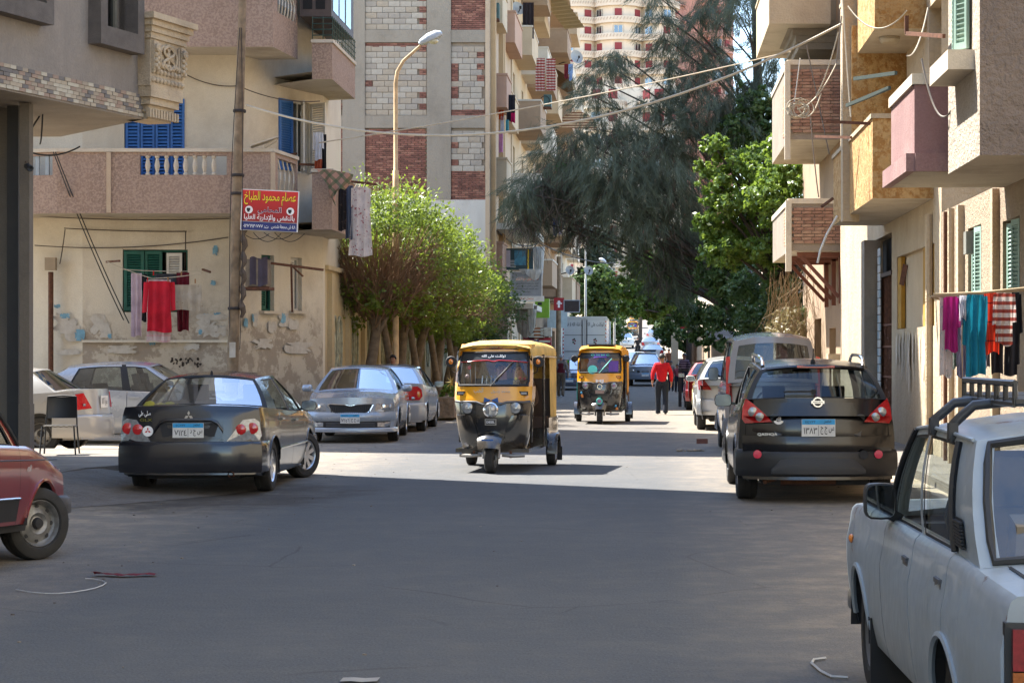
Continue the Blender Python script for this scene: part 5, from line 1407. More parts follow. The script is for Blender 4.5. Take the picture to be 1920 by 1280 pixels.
# ------------------------------------------------------------ left: the corner house
CREAM = plaster('cream_plaster', rgb(212, 202, 182), rgb(164, 148, 126), 1.0, .5, damp=2.35, dampc=rgb(150, 138, 122))
CREAM2 = plaster('upper_cream', rgb(216, 207, 188), rgb(182, 168, 146), .7, .4)
PEACH = plaster('peach_plaster', rgb(190, 168, 142), rgb(150, 128, 104), .7, .4)
BROWN = plaster('brown_spatter', rgb(150, 126, 110), rgb(112, 94, 82), .9, .9, bump=.014, grain=46, speck=rgb(172, 148, 130))
BROWNS = plaster('slab_soffit', rgb(188, 178, 160), rgb(120, 104, 86), 1.2, .3)
COPE = plaster('coping_stone', rgb(200, 188, 168), sc=2)
GREEN = plain('green_wood', rgb(18, 82, 68), .6, var=.2); WHITEW = plain('white_wood', rgb(200, 196, 186), .6); BLUEW = plain('blue_wood', rgb(44, 96, 160), .55, var=.15)
WOODB = plain('dark_wood', rgb(70, 56, 48), .6, var=.25)
D = 41.0
CP = [(-22, 43.4), (-11.75, D), (-8.5, D), (-7.25, 44.0), (-7.25, 46.6), (-22, 46.6)]
X = lambda px: PX(px, D); Zp = lambda py: PZ(py, D)
u1 = lambda px: X(px)+11.75                               # along the front
PB, LB, dB, nB = fr(CP[2], CP[3])
def uB(px):                                              # along the splayed side
    k = (px-CX)/F
    return next(u/200 for u in range(0, 660) if (PB(u/200, 0).x-k*PB(u/200, 0).y) >= 0)
def zB(px, py): return PZ(py, PB(uB(px), 0).y)
sideW = [(uB(490), uB(514), zB(500, 583), zB(500, 478)), (uB(545), uB(566), zB(555, 583), zB(555, 483))]
upW = (uB(546), uB(580), zB(560, 325), zB(560, 190))
opens = {1: [(u1(230), u1(352), Zp(585), Zp(468)), (u1(233), u1(342), 4.7, 7.0)], 2: sideW+[upW]}
HC = 26.0
ch = building('corner_house', 'cream corner house with brown speckled balconies and peeling posters by the street', 'house', CP, 0, HC, CREAM2, opens, mats={1: CREAM, 2: CREAM})
# ledge line low on the wall
m = MB(); m.beam((-11.75, D-.03, 1.92), (-8.5, D-.03, 1.92), .07, .05); m.build('ledge', CREAM2, ch)
w1 = window(ch, CP[1], CP[2], *opens[1][0], GREEN, bars=2, depth=.14)
zz0, zz1 = opens[1][0][2]+.03, opens[1][0][3]-.03
shutter(ch, (X(233), D-.02), 0, .42, zz0, zz1, GREEN, parent=w1); shutter(ch, (X(233)+.43, D-.0), 0, .36, zz0+.1, zz1, GREEN, parent=w1)
shutter(ch, (X(312), D+.03), 0, .32, zz0+.02, zz1-.04, WHITEW, parent=w1)
w2 = window(ch, CP[1], CP[2], *opens[1][1], BLUEW, bars=3, depth=.1)
for k in range(4): shutter(ch, (X(236)+.31*k, D-.0), 0, .29, 4.75, 6.95, BLUEW, slat=.07, parent=w2)
for o in sideW:
    w3 = window(ch, CP[2], CP[3], *o, GREEN if o is sideW[0] else WHITEW, bars=0, depth=.15, sill=COPE)
    p = PB(o[0]+.03, 0, -.1); shutter(ch, (p.x, p.y), math.atan2(dB.y, dB.x), (o[1]-o[0])*.55, o[2]+.03, o[3]-.03, GREEN if o is sideW[0] else WHITEW, parent=w3)
w4 = window(ch, CP[2], CP[3], *upW, WHITEW, bars=1, depth=.12)
for u, a in ((upW[0], R(245)), (upW[1], R(-40)), (upW[1]-.35, R(-75))):
    p = PB(u, 0, .03); shutter(ch, (p.x, p.y), a, .5, upW[2]+.02, upW[3]-.02, WHITEW if u != upW[0] else BLUEW, parent=w4)
# balconies: three storeys
FB = 39.9
bp = [(-22, 42.3), (-11.95, FB), (PX(512, FB), FB), (PX(558, 41.6), 41.6)]
bclose = [(-8.2, 41.7), (-8.5, D), (-11.75, D), (-22, 43.4)]
zb1 = PZ(400, FB); hb = PZ(285, FB)-zb1
P1, L1, d1, n1 = fr(bp[1], bp[2]); uf = lambda px: PX(px, FB)+11.95
P2, L2, d2, n2 = fr(bp[2], bp[3]); P0, L0, d0, n0 = fr(bp[0], bp[1])
zo = (PZ(328, FB), PZ(292, FB))
bo = {1: [(uf(262), uf(425), *zo)], 2: [(.32, L2-.1, zo[0]-.28, zo[1]-.02)], 0: [(L0-1.0, L0-.1, zo[0], zo[1])]}
b1 = balcony(ch, bp, zb1, hb, BROWN, opens=bo, cop=COPE, close=bclose, smat=BROWNS)
def baluster(parent, p, h, mat=COPE, r=.055, flat=None):
    m = MB(); m.lathe([(r*.9, 0), (r*.9, h*.08), (r*.5, h*.14), (r*.95, h*.42), (r, h*.5), (r*.95, h*.58), (r*.5, h*.86), (r*.9, h*.92), (r*.9, h)], p, (0, 0, 1), 8)
    return m.build('baluster', mat, parent, 40)
base_b = None
for k in range(8):
    p = P1(uf(276)+k*(uf(400)-uf(276))/7, zo[0], -.05)
    if base_b is None: base_b = baluster(b1, (0, 0, 0), zo[1]-zo[0]); base_b.location = p
    else: o = base_b.copy(); COL.objects.link(o); o.location = p
for k in range(4):
    m = MB(); m.box(P0(L0-.9+.22*k, (zo[0]+zo[1])/2, -.05), (.07, .07, zo[1]-zo[0])); m.build('baluster', plain('blue_grey_paint', rgb(150, 160, 166), .7), b1)
def zigzag(parent, P, ua, ub, za, zc, n, mat=IRON):
    for k in range(n):
        u = ua+(ub-ua)*(k+.5)/n; m = MB(); h = zc-za
        m.tube([P(u-.04, zc, -.05), P(u+.05, za+h*.6, -.02), P(u-.02, za+h*.35, .0), P(u+.05, za, -.05)], .018, 5); m.build('bar', mat, parent)
zigzag(b1, P2, .36, L2-.12, zo[0]-.28, zo[1]-.02, 4, COPE)
for x in (-10.9, PX(512, FB)+.0): m = MB(); m.box((x, FB-.012, zb1+hb/2), (.09, .03, hb-.02)); m.build('pilaster', PEACH, b1)
zb2 = PZ(88, FB); 
bo2 = {1: [(uf(330), uf(440), zb2+.98, zb2+1.3)], 2: [(.3, L2-.1, zb2+.75, zb2+1.28)]}
b2 = balcony(ch, bp, zb2, 1.38, BROWN, opens=bo2, cop=COPE, close=bclose, smat=BROWNS)
zigzag(b2, P2, .34, L2-.12, zb2+.75, zb2+1.28, 6, COPE)
for k in range(6): o = base_b.copy(); COL.objects.link(o); o.parent = b2; o.location = P1(uf(340)+k*.21, zb2+.97, -.05)
for k in range(2, 4): balcony(ch, bp, zb2+3.35*(k-1), 1.38, BROWN, cop=COPE, close=bclose, smat=BROWNS)
# small balconies with the dark timber bay on the street side
sx = -6.62
for zz, hh in ((PZ(148, 41.3), .76), (PZ(430, 41.3), 1.2)):
    sp_ = [(PX(585, 41.35), 41.35), (sx, 41.35), (sx, 44.6), (-7.25, 44.8)]
    sb_ = balcony(ch, sp_, zz, hh, BROWN, cop=COPE, close=[(-7.25, 44.0), (-8.0, 42.2)], smat=BROWNS)
    if hh < 1:
        zz2 = zz+hh+.07
        bay = MB(); bay.box((sx-.36, 43.0, zz2+1.5), (.66, 3.1, 2.0)); by = bay.build('timber_bay', WOODB, ch)
        for y0 in (41.62, 42.5, 43.4):
            m = MB(); m.quad((sx-.02, y0, zz2+.65), (sx-.02, y0+.7, zz2+.65), (sx-.02, y0+.7, zz2+2.4), (sx-.02, y0, zz2+2.4)); m.build('pane', glass('bay_pane', (.2, .3, .4), .4), by)
        for x0 in (-7.25, -6.98): m = MB(); m.quad((x0, 41.44, zz2+.65), (x0+.2, 41.44, zz2+.65), (x0+.2, 41.44, zz2+2.4), (x0, 41.44, zz2+2.4)); m.build('pane', DARKIN, by)
        rl = MB()
        for a, b_ in (((PX(586, 41.3), 41.3), (sx+.02, 41.3)), ((sx+.02, 41.3), (sx+.02, 44.5))):
            P, L, d, n = fr(a, b_)
            for z in (.08, .2, .32, .44): rl.tube([P(0, zz2+z), P(L, zz2+z)], .012, 4)
            for k in range(int(L/.22)+1): rl.tube([P(k*.22, zz2), P(k*.22, zz2+.48)], .01, 4)
        rl.build('railing', plain('green_iron', rgb(40, 66, 58), .6), sb_)
# torn posters
rnd = random.Random(3)
OFF = [.004]
def scrap(parent, P, u, z, w_, h, mat, n=26):
    OFF[0] += .0012; off = OFF[0]; sq = lambda t: math.copysign(abs(t)**.55, t)
    m = MB(); pts = [(u+w_/2*sq(math.cos(a))*k, z+h/2*sq(math.sin(a))*k) for a, k in [(2*math.pi*i/n, rnd.choice((1, 1, 1, .9, rnd.uniform(.35, .8)))) for i in range(n)]]
    m.prism(pts, lambda a, b, d: P(a, b, off+d), .002); return m.build('poster_scrap', mat, parent)
PW = plaster('poster_white', rgb(196, 190, 178), rgb(150, 132, 108), 5, .5, grain=14); PBL = plain('poster_blue', rgb(110, 152, 170), .8, var=.3, scale=9)
PF, LF, dF, nF = fr(CP[1], CP[2])
for px, py, w_, h, mt in [(118, 605, 36, 40, PW), (122, 592, 20, 10, PBL), (136, 618, 30, 44, PW), (184, 608, 30, 40, PW), (196, 618, 26, 30, PW), (206, 630, 8, 9, PBL), (385, 592, 16, 9, PBL), (408, 590, 16, 9, PBL), (398, 594, 60, 12, PW), (388, 616, 44, 34, PW), (376, 622, 7, 10, PBL), (412, 620, 26, 26, PW), (286, 640, 12, 16, PBL), (404, 470, 10, 20, PBL), (400, 530, 10, 10, PBL), (108, 574, 12, 8, PBL), (150, 628, 20, 22, PBL), (128, 660, 44, 10, PW), (360, 650, 30, 14, PW), (230, 655, 60, 16, PW)]:
    scrap(ch, PF, PX(px, D)+11.75, Zp(py), w_/90, h/90, mt)
for px, py, w_, h, mt in [(476, 600, 10, 26, PW), (472, 596, 5, 16, PBL), (508, 612, 16, 24, PW), (530, 600, 22, 26, PW), (528, 596, 10, 20, PBL), (458, 606, 8, 20, PBL), (548, 608, 20, 22, PW), (560, 652, 60, 22, PW), (490, 645, 40, 20, PW)]:
    u = uB(px); k = F/PB(u, 0).y; scrap(ch, PB, u, zB(px, py), w_/k*1.8, h/k, mt)
m = MB()
for i in range(26):                                       # sprayed scrawl
    u = rnd.uniform(u1(320), u1(378)); z = rnd.uniform(Zp(688), Zp(668)); m.prism([(u+rnd.uniform(.01, .035)*math.cos(a), z+rnd.uniform(.01, .05)*math.sin(a)) for a in [2*math.pi*q/7 for q in range(7)]], lambda a, b, d: PF(a, b, .005+d), .002)
tag(m.build('paint_scrawl', plain('scrawl', rgb(58, 48, 42), .9), ch), kind='stuff')
m = MB(); m.box((X(97), D-.06, Zp(495)), (.22, .12, .26)); m.build('meter_box', plain('dull_grey_box', rgb(150, 134, 112), .8), ch)
m = MB(); m.tube([(X(97), D-.06, Zp(510)), (X(97), D-.06, .1)], .055, 8); m.build('drain_pipe', RUST, ch, 40)
m = MB(); m.lathe([(.13, 0), (.1, -.06), (0, -.09)], (X(380), D-.002, Zp(500)), (0, -1, 0), 9); m.build('wall_hole', DARKIN, ch)

# ------------------------------------------------------------ left: the grey building above the pavement
GREY = plaster('grey_roughcast', rgb(142, 132, 122), rgb(100, 90, 84), .8, .6, bump=.012, grain=30)
SOFF = plaster('grey_soffit', rgb(150, 140, 126), rgb(110, 98, 86), .8, .1)
GA, GB = (-10.4, 17.2), (-7.07, 27.68)                      # the overhanging street front
PG, LG, dG, nG = fr(GA, GB)
zs_ = PZ(232, 28.2)
def gu(px, py=0):
    k = (px-CX)/F; return next((u/100 for u in range(-300, 1600) if PG(u/100, 0).x-k*PG(u/100, 0).y >= 0), LG)
def gz(px, py): return PZ(py, PG(gu(px), 0).y)
gw = []
for (a, b, t_, bt) in ((178, 235, -60, 66), (-60, 62, -120, 8)):
    gw.append((gu(a), gu(b), gz(b, bt), gz(b, bt)+2.0))
zg1 = 19.5
gb = building('grey_apartment_house', 'grey rendered house overhanging the pavement with a mosaic band and an ornate stone balcony', 'house', [GA, GB, (-8.9, 29.9), (-26, 30.3), (-26, 17.2)], zs_, zg1, GREY, {0: gw}, depth=.25)
m = MB(); m.add([(x, y, zs_) for x, y in [GA, GB, (-8.9, 29.9), (-26, 30.3), (-26, 17.2)]], [(4, 3, 2, 1, 0)]); m.build('soffit', SOFF, gb)
FRAME = plain('dark_grey_frame', rgb(92, 84, 78), .85, var=.2, bump=.01); ALUM = plain('old_aluminium', rgb(150, 146, 134), .5, .5)
for o in gw:
    m = MB(); t = .16
    for (ua, ub, za, zc) in ((o[0]-t, o[0], o[2]-t*1.6, o[3]+t), (o[1], o[1]+t, o[2]-t*1.6, o[3]+t), (o[0], o[1], o[2]-t*1.6, o[2]), (o[0], o[1], o[3], o[3]+t)):
        m.add([PG(u, z, q) for q in (.2, -.1) for u, z in ((ua, za), (ub, za), (ub, zc), (ua, zc))], [(0, 1, 2, 3), (0, 4, 5, 1), (1, 5, 6, 2), (2, 6, 7, 3), (3, 7, 4, 0)])
    m.build('window_surround', FRAME, gb)
    window(gb, GA, GB, *o, ALUM, depth=.18, bars=1)
# mosaic band of little stones
TILES = []
TM = [plain('mosaic_%d' % i, c, .8, var=.15) for i, c in enumerate([rgb(160, 146, 126), rgb(142, 120, 104), rgb(106, 100, 96), rgb(170, 160, 142), rgb(148, 134, 116)])]
for mt in TM:
    m = MB(); m.box((0, 0, 0), (.125, .03, .047)); TILES.append(m.mesh('stone', mt))
ug = [0]; Mrot = Matrix.Rotation(math.atan2(dG.y, dG.x), 4, 'Z')
cnt = 0
for row in range(6):
    u = LG-.1-(row % 2)*.06
    while u > 4.9 and cnt < 300:
        o = link('stone', rnd.choice(TILES), gb, Matrix.Translation(PG(u, zs_+.05+row*.052, rnd.uniform(.0, .012)))@Mrot); cnt += 1; u -= .131
m = MB()
for row in range(6):
    u = 4.8-(row % 2)*.06
    while u > .0: p = PG(u, zs_+.05+row*.052, .005); m.box(p, (.125, .03, .047), rnd.randrange(5), Mrot.to_3x3()); u -= .131
tag(m.build('mosaic', TM, gb), kind='stuff')
for lab_, x0_, x1_, y1_, h_ in (('plain rendered house on the near left, beyond the picture edge, shading the road', -21, -9.4, 17.0, 24), ('plain unseen house added on the near right for ambient shading and reflections', 4.9, 16, 16.6, 16)):  # unseen houses: one shades the foreground, one added for ambient shading and reflections
    building('unseen_house', lab_, 'house', [(x0_, -25), (x1_, -25), (x1_, y1_), (x0_, y1_)], 0, h_, CREAM2, close=True)
# ornate corner balcony
ORN = plaster('carved_stone', rgb(190, 170, 142), rgb(120, 104, 88), 2.5, .4, bump=.02)
ob0 = LG-.85; zt = 6.4; zbm = PZ(245, 28)
orn = MB(); q = lambda u, o, z: PG(u, z, o)
def obox(mb, u0, u1, o0, o1, z0, z1, mi=0):
    mb.add([q(u, o, z) for z in (z0, z1) for u, o in ((u0, o0), (u1, o0), (u1, o1), (u0, o1))], [(0, 1, 2, 3), (7, 6, 5, 4), (4, 5, 1, 0), (5, 6, 2, 1), (6, 7, 3, 2), (7, 4, 0, 3)], mi)
PO = .2; U0, U1 = LG-.16, LG+.72                       # projects from the corner
obox(orn, U0, U1, -.3, PO, zs_+.45, zt-.35)
for i, (e, z) in enumerate(((.0, .34), (.03, .26), (.08, .18), (.12, .1))): obox(orn, U0+.14-e, U1-.14+e, -.3, PO-.12+e, zs_+.45-.45+i*.1, zs_+.45-.45+(i+1)*.1+.05)
for i, (e) in enumerate((.03, .06, .1, .15)): obox(orn, U0-e, U1+e, -.3, PO+e, zt-.35+i*.085, zt-.35+(i+1)*.085)
ob = orn.build('ornate_balcony', ORN, gb)
zl, zh = zs_+.5, zt-.38; hh = zh-zl
def odet(name, fn): mm = MB(); fn(mm); return mm.build(name, ORN, ob, 45)
for (ua, ub) in ((U0+.02, U0+.14), (U1-.14, U1-.02)):       # scrolled pilasters
    def f_(mm, ua=ua, ub=ub):
        obox(mm, ua, ub, PO, PO+.05, zl+hh*.3, zh)
        for k in range(9): p = q((ua+ub)/2+.025*(-1)**k, PO+.055, zl+hh*(.33+.066*k)); mm.ball(p, .035, 7, 5)
        mm.lathe([(.06, -.03), (.06, .03), (.035, .045), (0, .03)], q((ua+ub)/2, PO+.06, zh-.1), nG, 12)
    odet('pilaster', f_)
def lat(mm):
    uc = (U0+U1)/2; zc = zl+hh*.66; w_, h2 = .3, hh*.3
    for s_ in (1, -1):
        mm.tube([q(uc+s_*w_*math.sin(2*math.pi*k/16)*.45, PO+.03, zc-h2+2*h2*k/16) for k in range(17)], .025, 5)
    for du in (-.1, .1): mm.tube([q(uc+du+.12*math.cos(a), PO+.02, zc+h2*.9*math.sin(a)) for a in [2*math.pi*k/16 for k in range(17)]], .02, 5)
    for du in (-.27, .27): mm.tube([q(uc+du, PO+.02, zc-h2), q(uc+du, PO+.02, zc+h2)], .018, 5)
odet('lattice', lat)
def frieze(mm):
    for k in range(9):
        u = U0+.06+(U1-U0-.12)*k/8
        for z in (.04, .16, .26): mm.ball(q(u+.03*((z*50) % 2), PO+.005, zl+z), .045, 6, 4)
odet('carved_band', frieze)
for k in range(11):
    mm = MB(); u = U0+.08+(U1-U0-.16)*k/10; obox(mm, u-.02, u+.02, PO-.1, PO-.04, zs_+.02, zs_+.14); mm.build('dentil', ORN, ob)
def side_orn(mm):                                        # carving on the side that faces the street corner
    for k in range(4):
        for j in range(2): mm.ball(q(U1+.01, -.2+.25*j, zl+hh*.4+hh*.15*k), .07, 7, 5)
odet('side_carving', side_orn)
# ground floor of the grey building: column, shop shutter
COLM = plaster('column_render', rgb(112, 102, 90), rgb(80, 72, 64), 1.2, .5)
m = MB(); m.box((PX(38, 25.6), 25.85, zs_/2+.02), (.13, .16, zs_-.06)); m.box((PX(38, 25.6), 25.85, .55), (.15, .19, .9)); m.build('column', COLM, gb)
m = MB(); wall_seg(m, (-26, 26.4), (-8.5, 26.4), 0, zs_, [(14.0, 16.9, .1, 3.3)], .2); m.build('shop_front', COLM, gb)
m = MB(); 
for k in range(32): m.box((-10.9, 26.48+.015*(k % 2), .2+k*.1), (3.2, .03, .097))
tag(m.build('roller_shutter', plain('shutter_brown', rgb(88, 76, 66), .6, .2), gb), kind='stuff')
m = MB(); m.box((PX(26, 26.2), 26.2, zs_/2), (.15, .1, zs_-.01)); m.build('door_post', plain('dark_post', (.03, .027, .025), .7), gb)
# ------------------------------------------------------------ left: yellow wall, brick building, row of flats
YWALL = plaster('yellow_wall', rgb(196, 178, 140), rgb(150, 126, 96), .8, .5, damp=1.4, dampc=rgb(170, 150, 120))
yw = thing('boundary_wall', 'pale yellow wall with moulded panels behind the row of street trees', 'wall')
A, B = (-7.22, 48.25), (-6.9, 69.0)
A = (-7.25, 44.3)
PY, LY, dY, nY = fr(A, B)
m = MB(); wall_seg(m, A, B, 0, 3.55); wall_seg(m, (B[0]-.25, B[1]), (A[0]-.25, A[1]), 0, 3.55); m.add([PY(0, 3.55), PY(LY, 3.55), PY(LY, 3.55, -.25), PY(0, 3.55, -.25)], [(0, 1, 2, 3)]); m.build('panel_wall', YWALL, yw)
m = MB(); m.beam(PY(0, 3.6, -.1), PY(LY, 3.6, -.1), .36, .1); m.build('coping', YWALL, yw)
REL = plain('relief_paint', rgb(150, 150, 128), .9, var=.35, scale=8)
for k in range(10):
    u = .8+k*2.35
    m = MB(); m.box(PY(u-.3, 1.75, .05), (.1, .34, 3.45)); m.build('pier', YWALL, yw)
    for du in (.35, 1.0):
        m = MB(); ring = [PY(u+du+.24*math.cos(a), 1.9+.62*math.copysign(abs(math.sin(a))**.7, math.sin(a)), .02) for a in [2*math.pi*j/16 for j in range(17)]]; m.tube(ring, .035, 5); m.build('oval_moulding', REL, yw)
        m = MB(); m.ball(PY(u+du, 1.9, .01), .13, 8, 5, sc=(.3, 1, 2.2)); m.build('medallion', REL, yw)

BCONC = plaster('raw_concrete', rgb(146, 136, 122), rgb(108, 98, 86), 1.2, .5, bump=.014)
BRICK = plain('red_brick', rgb(122, 80, 68), .9, var=.3, scale=3); MORT = plaster('mortar', rgb(140, 128, 114), sc=2)
BRV = [BRICK, plain('red_brick_dark', rgb(104, 68, 58), .9, var=.25), plain('red_brick_pale', rgb(140, 98, 82), .9, var=.25)]
BLK = [plaster('block_%d' % i, c, sc=3, streak=.2, bump=.012) for i, c in enumerate([rgb(166, 156, 142), rgb(172, 162, 148), rgb(156, 146, 134), rgb(164, 150, 132)])]
BY = 70.0; bx = lambda px: PX(px, BY); bz = lambda py: PZ(py, BY)
HB = 32.0
bb = building('unfinished_block', 'tall unrendered block side of grey concrete frame filled with pale blocks and red brick', 'building', [(-20, BY), (-5.7, BY), (-5.62, 86.0), (-20, 86.0)], 0, HB, MORT, {1: []}, mats={1: PEACH})
m = MB(); m.box(((-20+bx(912))/2, BY-.05, bz(375)/2), (bx(912)+20, .1, bz(375))); m.build('white_base', plaster('whitewash', rgb(196, 192, 184), rgb(150, 140, 128), .8, .5), bb)
for a, b in ((643, 685), (801, 846)):
    m = MB(); m.box((bx((a+b)/2), BY-.06, (HB+bz(375))/2), (bx(b)-bx(a), .12, HB-bz(375))); m.build('column', BCONC, bb)
fl = [bz(229)+3.03*k for k in range(0, 7)]
segs = [(-20, bx(643)), (bx(685), bx(801)), (bx(846), bx(911))]
for z in fl:
    for a, b in segs: m = MB(); m.box(((a+b)/2, BY-.05, z), (b-a-.004, .1, .44)); m.build('beam', BCONC, bb)
m = MB(); m.box((bx(914.5), BY-.05, HB/2), (.15, .16, HB)); m.build('corner_pilaster', PEACH, bb)
blk = []
bm_ = MB(); bm_.box((0, 0, 0), (.395, .06, .19)); hbm = MB(); hbm.box((0, 0, 0), (.19, .06, .19))
BME = [bm_.mesh('concrete_block', x) for x in BLK]; BHE = [hbm.mesh('concrete_block', x) for x in BLK]
bricks = MB(); nblk = 0
def brick_fill(x0, x1, z0, z1):
    z = z0; r_ = 0
    while z < z1-.03:
        x = x0-(r_ % 2)*.12
        while x < x1-.02:
            a, b = max(x, x0), min(x+.235, x1)
            if b-a > .04: bricks.box(((a+b)/2, BY-.02+rnd.uniform(-.012, .006), z+.034), (b-a, .06, .06), rnd.choice((0, 0, 1, 2)))
            x += .25
        z += .074; r_ += 1
def block_fill(x0, x1, z0, z1, gap=.12):
    global nblk
    z = z0; r_ = 0
    while z < z1-.1:
        x = x0; x2 = x1
        if r_ % 2 and rnd.random() < .75: brick_fill(x1-.25, x1, z, z+.2); x2 = x1-.27
        if rnd.random() < gap: brick_fill(x0, x0+.25, z, z+.2); x = x0+.27
        elif r_ % 2: x += -.2
        while x < x2-.1:
            a, b = max(x, x0), min(x+.395, x2)
            if b-a > .1 and nblk < 298:
                o = link('concrete_block', rnd.choice(BME), bb, Matrix.Translation(((a+b)/2, BY-.025+rnd.uniform(-.012, .008), z+.1))@Matrix.Diagonal(((b-a)/.395, 1, 1, 1))); nblk += 1
            x += .41
        z += .205; r_ += 1
F1, F2, F3 = fl[0], fl[1], fl[2]
L_, A_, B_ = segs[0], segs[1], segs[2]
block_fill(A_[0]+.01, A_[1]-.02, F1+.23, F2-.4, .1); brick_fill(A_[0]+.01, A_[1]-.02, F2-.38, F2-.22)
block_fill(B_[0]+.01, B_[1]-.05, F1+.42, F2-.3, .4); brick_fill(B_[0]+.01, B_[1]-.02, F1+.22, F1+.42)
block_fill(A_[0]+.01, A_[1]-.02, F2+.23, F2+1.7, .05)
block_fill(bx(597), L_[1]-.01, F1+.23, F1+1.15, .0)
block_fill(B_[0]+.01, B_[1]-.05, F1-1.75, F1-.3, .35)
brick_fill(B_[0]+.01, B_[1]-.02, F2+.23, F2+2.6)
brick_fill(A_[0]+.01, A_[1]-.02, bz(375), F1-.22); brick_fill(bx(585), L_[1]-.01, bz(375)+.3, F1-.22)
brick_fill(B_[0]+.01, B_[1]-.02, bz(375), F1-1.75)
tag(bricks.build('brick_infill', BRV, bb), kind='stuff')

# street front of the row of flats: storeys of balconies
TAN = plaster('tan_render', rgb(190, 160, 120), rgb(150, 120, 90), .7, .35); BUFF = plaster('buff_render', rgb(196, 176, 146), rgb(156, 132, 104), .7, .4)
DUN = plaster('dun_render', rgb(160, 136, 110), rgb(120, 98, 80), .7, .4)
WHT = plaster('off_white_render', rgb(206, 198, 182), rgb(170, 156, 136), .8, .3)
def flats(label, y0, y1, x, h, mat, floors, bal, pier=None, proj=.95, z1=4.3, fh=3.03, bays=None, seed=1, bh=1.0, cop=None, group=None, gmat=None):
    rr = random.Random(seed); A, B = (x, y0), (x, y1)
    bays = bays or [(y0+.8+k*3.2, y0+3.0+k*3.2) for k in range(int((y1-y0-.6)/3.2))]
    op = []
    for f in range(floors):
        for (a, b) in bays: op.append((a-y0+.3, a-y0+1.4, z1+f*fh+(.2 if bal else .9), z1+f*fh+2.3))
    for (a, b) in bays: op.append((a-y0, b-y0+.4, .15, 3.0))
    # outward is +x here, so the wall runs away from the viewer
    root = building('flats', label, 'building', [(x-12, y0), A, B, (x-12, y1)], 0, h, mat, {1: op}, depth=.25, group=group)
    for i, o in enumerate(op[:-len(bays)]):
        st = rr.random(); fm = rr.choice([WHITEW, WOODB, GREEN, WHITEW])
        window(root, A, B, *o, fm, bars=1, depth=.2)
    for o in op[-len(bays):]:
        P, L, d, n = fr(A, B); m = MB(); m.quad(P(o[0], o[2], -.22), P(o[1], o[2], -.22), P(o[1], o[3], -.22), P(o[0], o[3], -.22)); m.build('shop_door', plain('shop_dark_%d' % seed, (.04, .036, .032), .7), root)
    for f in range(floors):
        z = z1+f*fh
        for i, (a, b) in enumerate(bays):
            if bal and rr.random() < .93:
                pr = proj*(1 if (i+f) % 3 else .7); bm2 = bal[(i+f) % len(bal)]
                balcony(root, [(x, a), (x+pr, a), (x+pr, b), (x, b)], z-.1, bh+.15, bm2, cop=cop, close=[], th=.08)
    if pier:
        for yy in pier:
            m = MB(); m.box((x+.08, yy, h/2), (.2, .34, h)); m.build('pilaster', TAN, root)
    return root
PINKB = plaster('salmon_render', rgb(184, 148, 124), rgb(150, 116, 96), .8, .4)
f1 = flats('peach flats with arched strips and salmon balconies beside the raw brick wall', 70.05, 80.5, -5.6, 31, PEACH, 8, [PINKB, BUFF], pier=[70.35, 74.2, 74.9], proj=.5, bays=[(71.2, 73.6), (75.6, 80)], seed=4, fh=3.03, z1=4.6)
f2 = flats('buff flats with deep slab balconies in the middle of the left row', 80.5, 97, -5.55, 34, BUFF, 9, [BUFF, WHT, DUN], bays=[(80.8, 85.2), (86.4, 89.4), (90.6, 95.5)], proj=1.15, seed=8, z1=4.9, cop=WHT)
f3 = flats('dun flats with boxed-in balconies at the end of the left row', 97, 118, -5.5, 26, DUN, 6, [DUN, BUFF], bays=[(98, 102.5), (104, 109), (111, 116)], proj=1.5, seed=12, z1=4.6)
f4 = flats('pale flats far down the left side behind the lamp posts', 140, 168, -6.6, 24, WHT, 6, [WHT], bays=[(142, 148), (152, 158), (160, 166)], proj=1.2, seed=15, z1=6.4)
for k in range(12):                                       # corbels under the slab edges of the middle flats
    pass
# open corrugated awnings high on the flats
CORR = plain('corrugated_sheet', rgb(176, 160, 120), .6, .3)
def corrug(label, P00, P10, P01, n, mat, cat='awning', name='awning', amp=.04):
    m = MB(); a, b, c = Vector(P00), Vector(P10), Vector(P01); nn = (b-a).cross(c-a).normalized()
    m.grid([[a+(b-a)*(k/n)+(c-a)*t+nn*(amp if k % 2 else 0) for k in range(n+1)] for t in (0, 1)])
    m.grid([[a+(b-a)*(k/n)+(c-a)*t+nn*((amp if k % 2 else 0)-.02) for k in range(n+1)] for t in (0, 1)], 0, True)
    return tag(m.build(name, mat), label, cat)
corrug('pale ribbed awning sheet high on the buff flats', AT(1003, -20, 88), AT(1060, 55, 97), AT(1042, -25, 86), 22, CORR)
corrug('brown slatted awning jutting out above the upper satellite dish', (-3.9, 100, 15.6), (-3.9, 104, 15.2), (-5.4, 100, 16.6), 14, plain('brown_sheet', rgb(140, 110, 70), .7))
t = MB(); c0 = Vector((-3.6, 103.5, 13.2))
fan = []
for k in range(19):
    a = R(200-11*k); fan.append([c0+Vector((-1.6, 0, .4)), c0+Vector((-.1+.75*math.cos(a)*1.4, -.3, .1+1.35*math.sin(a)*.75+(.03 if k % 2 else 0)))])
t.grid(fan); tag(t.build('awning', cloth('striped_awning', rgb(196, 172, 140), (.13, rgb(120, 80, 60)))), 'striped brown fan awning behind the lower satellite dish', 'awning')

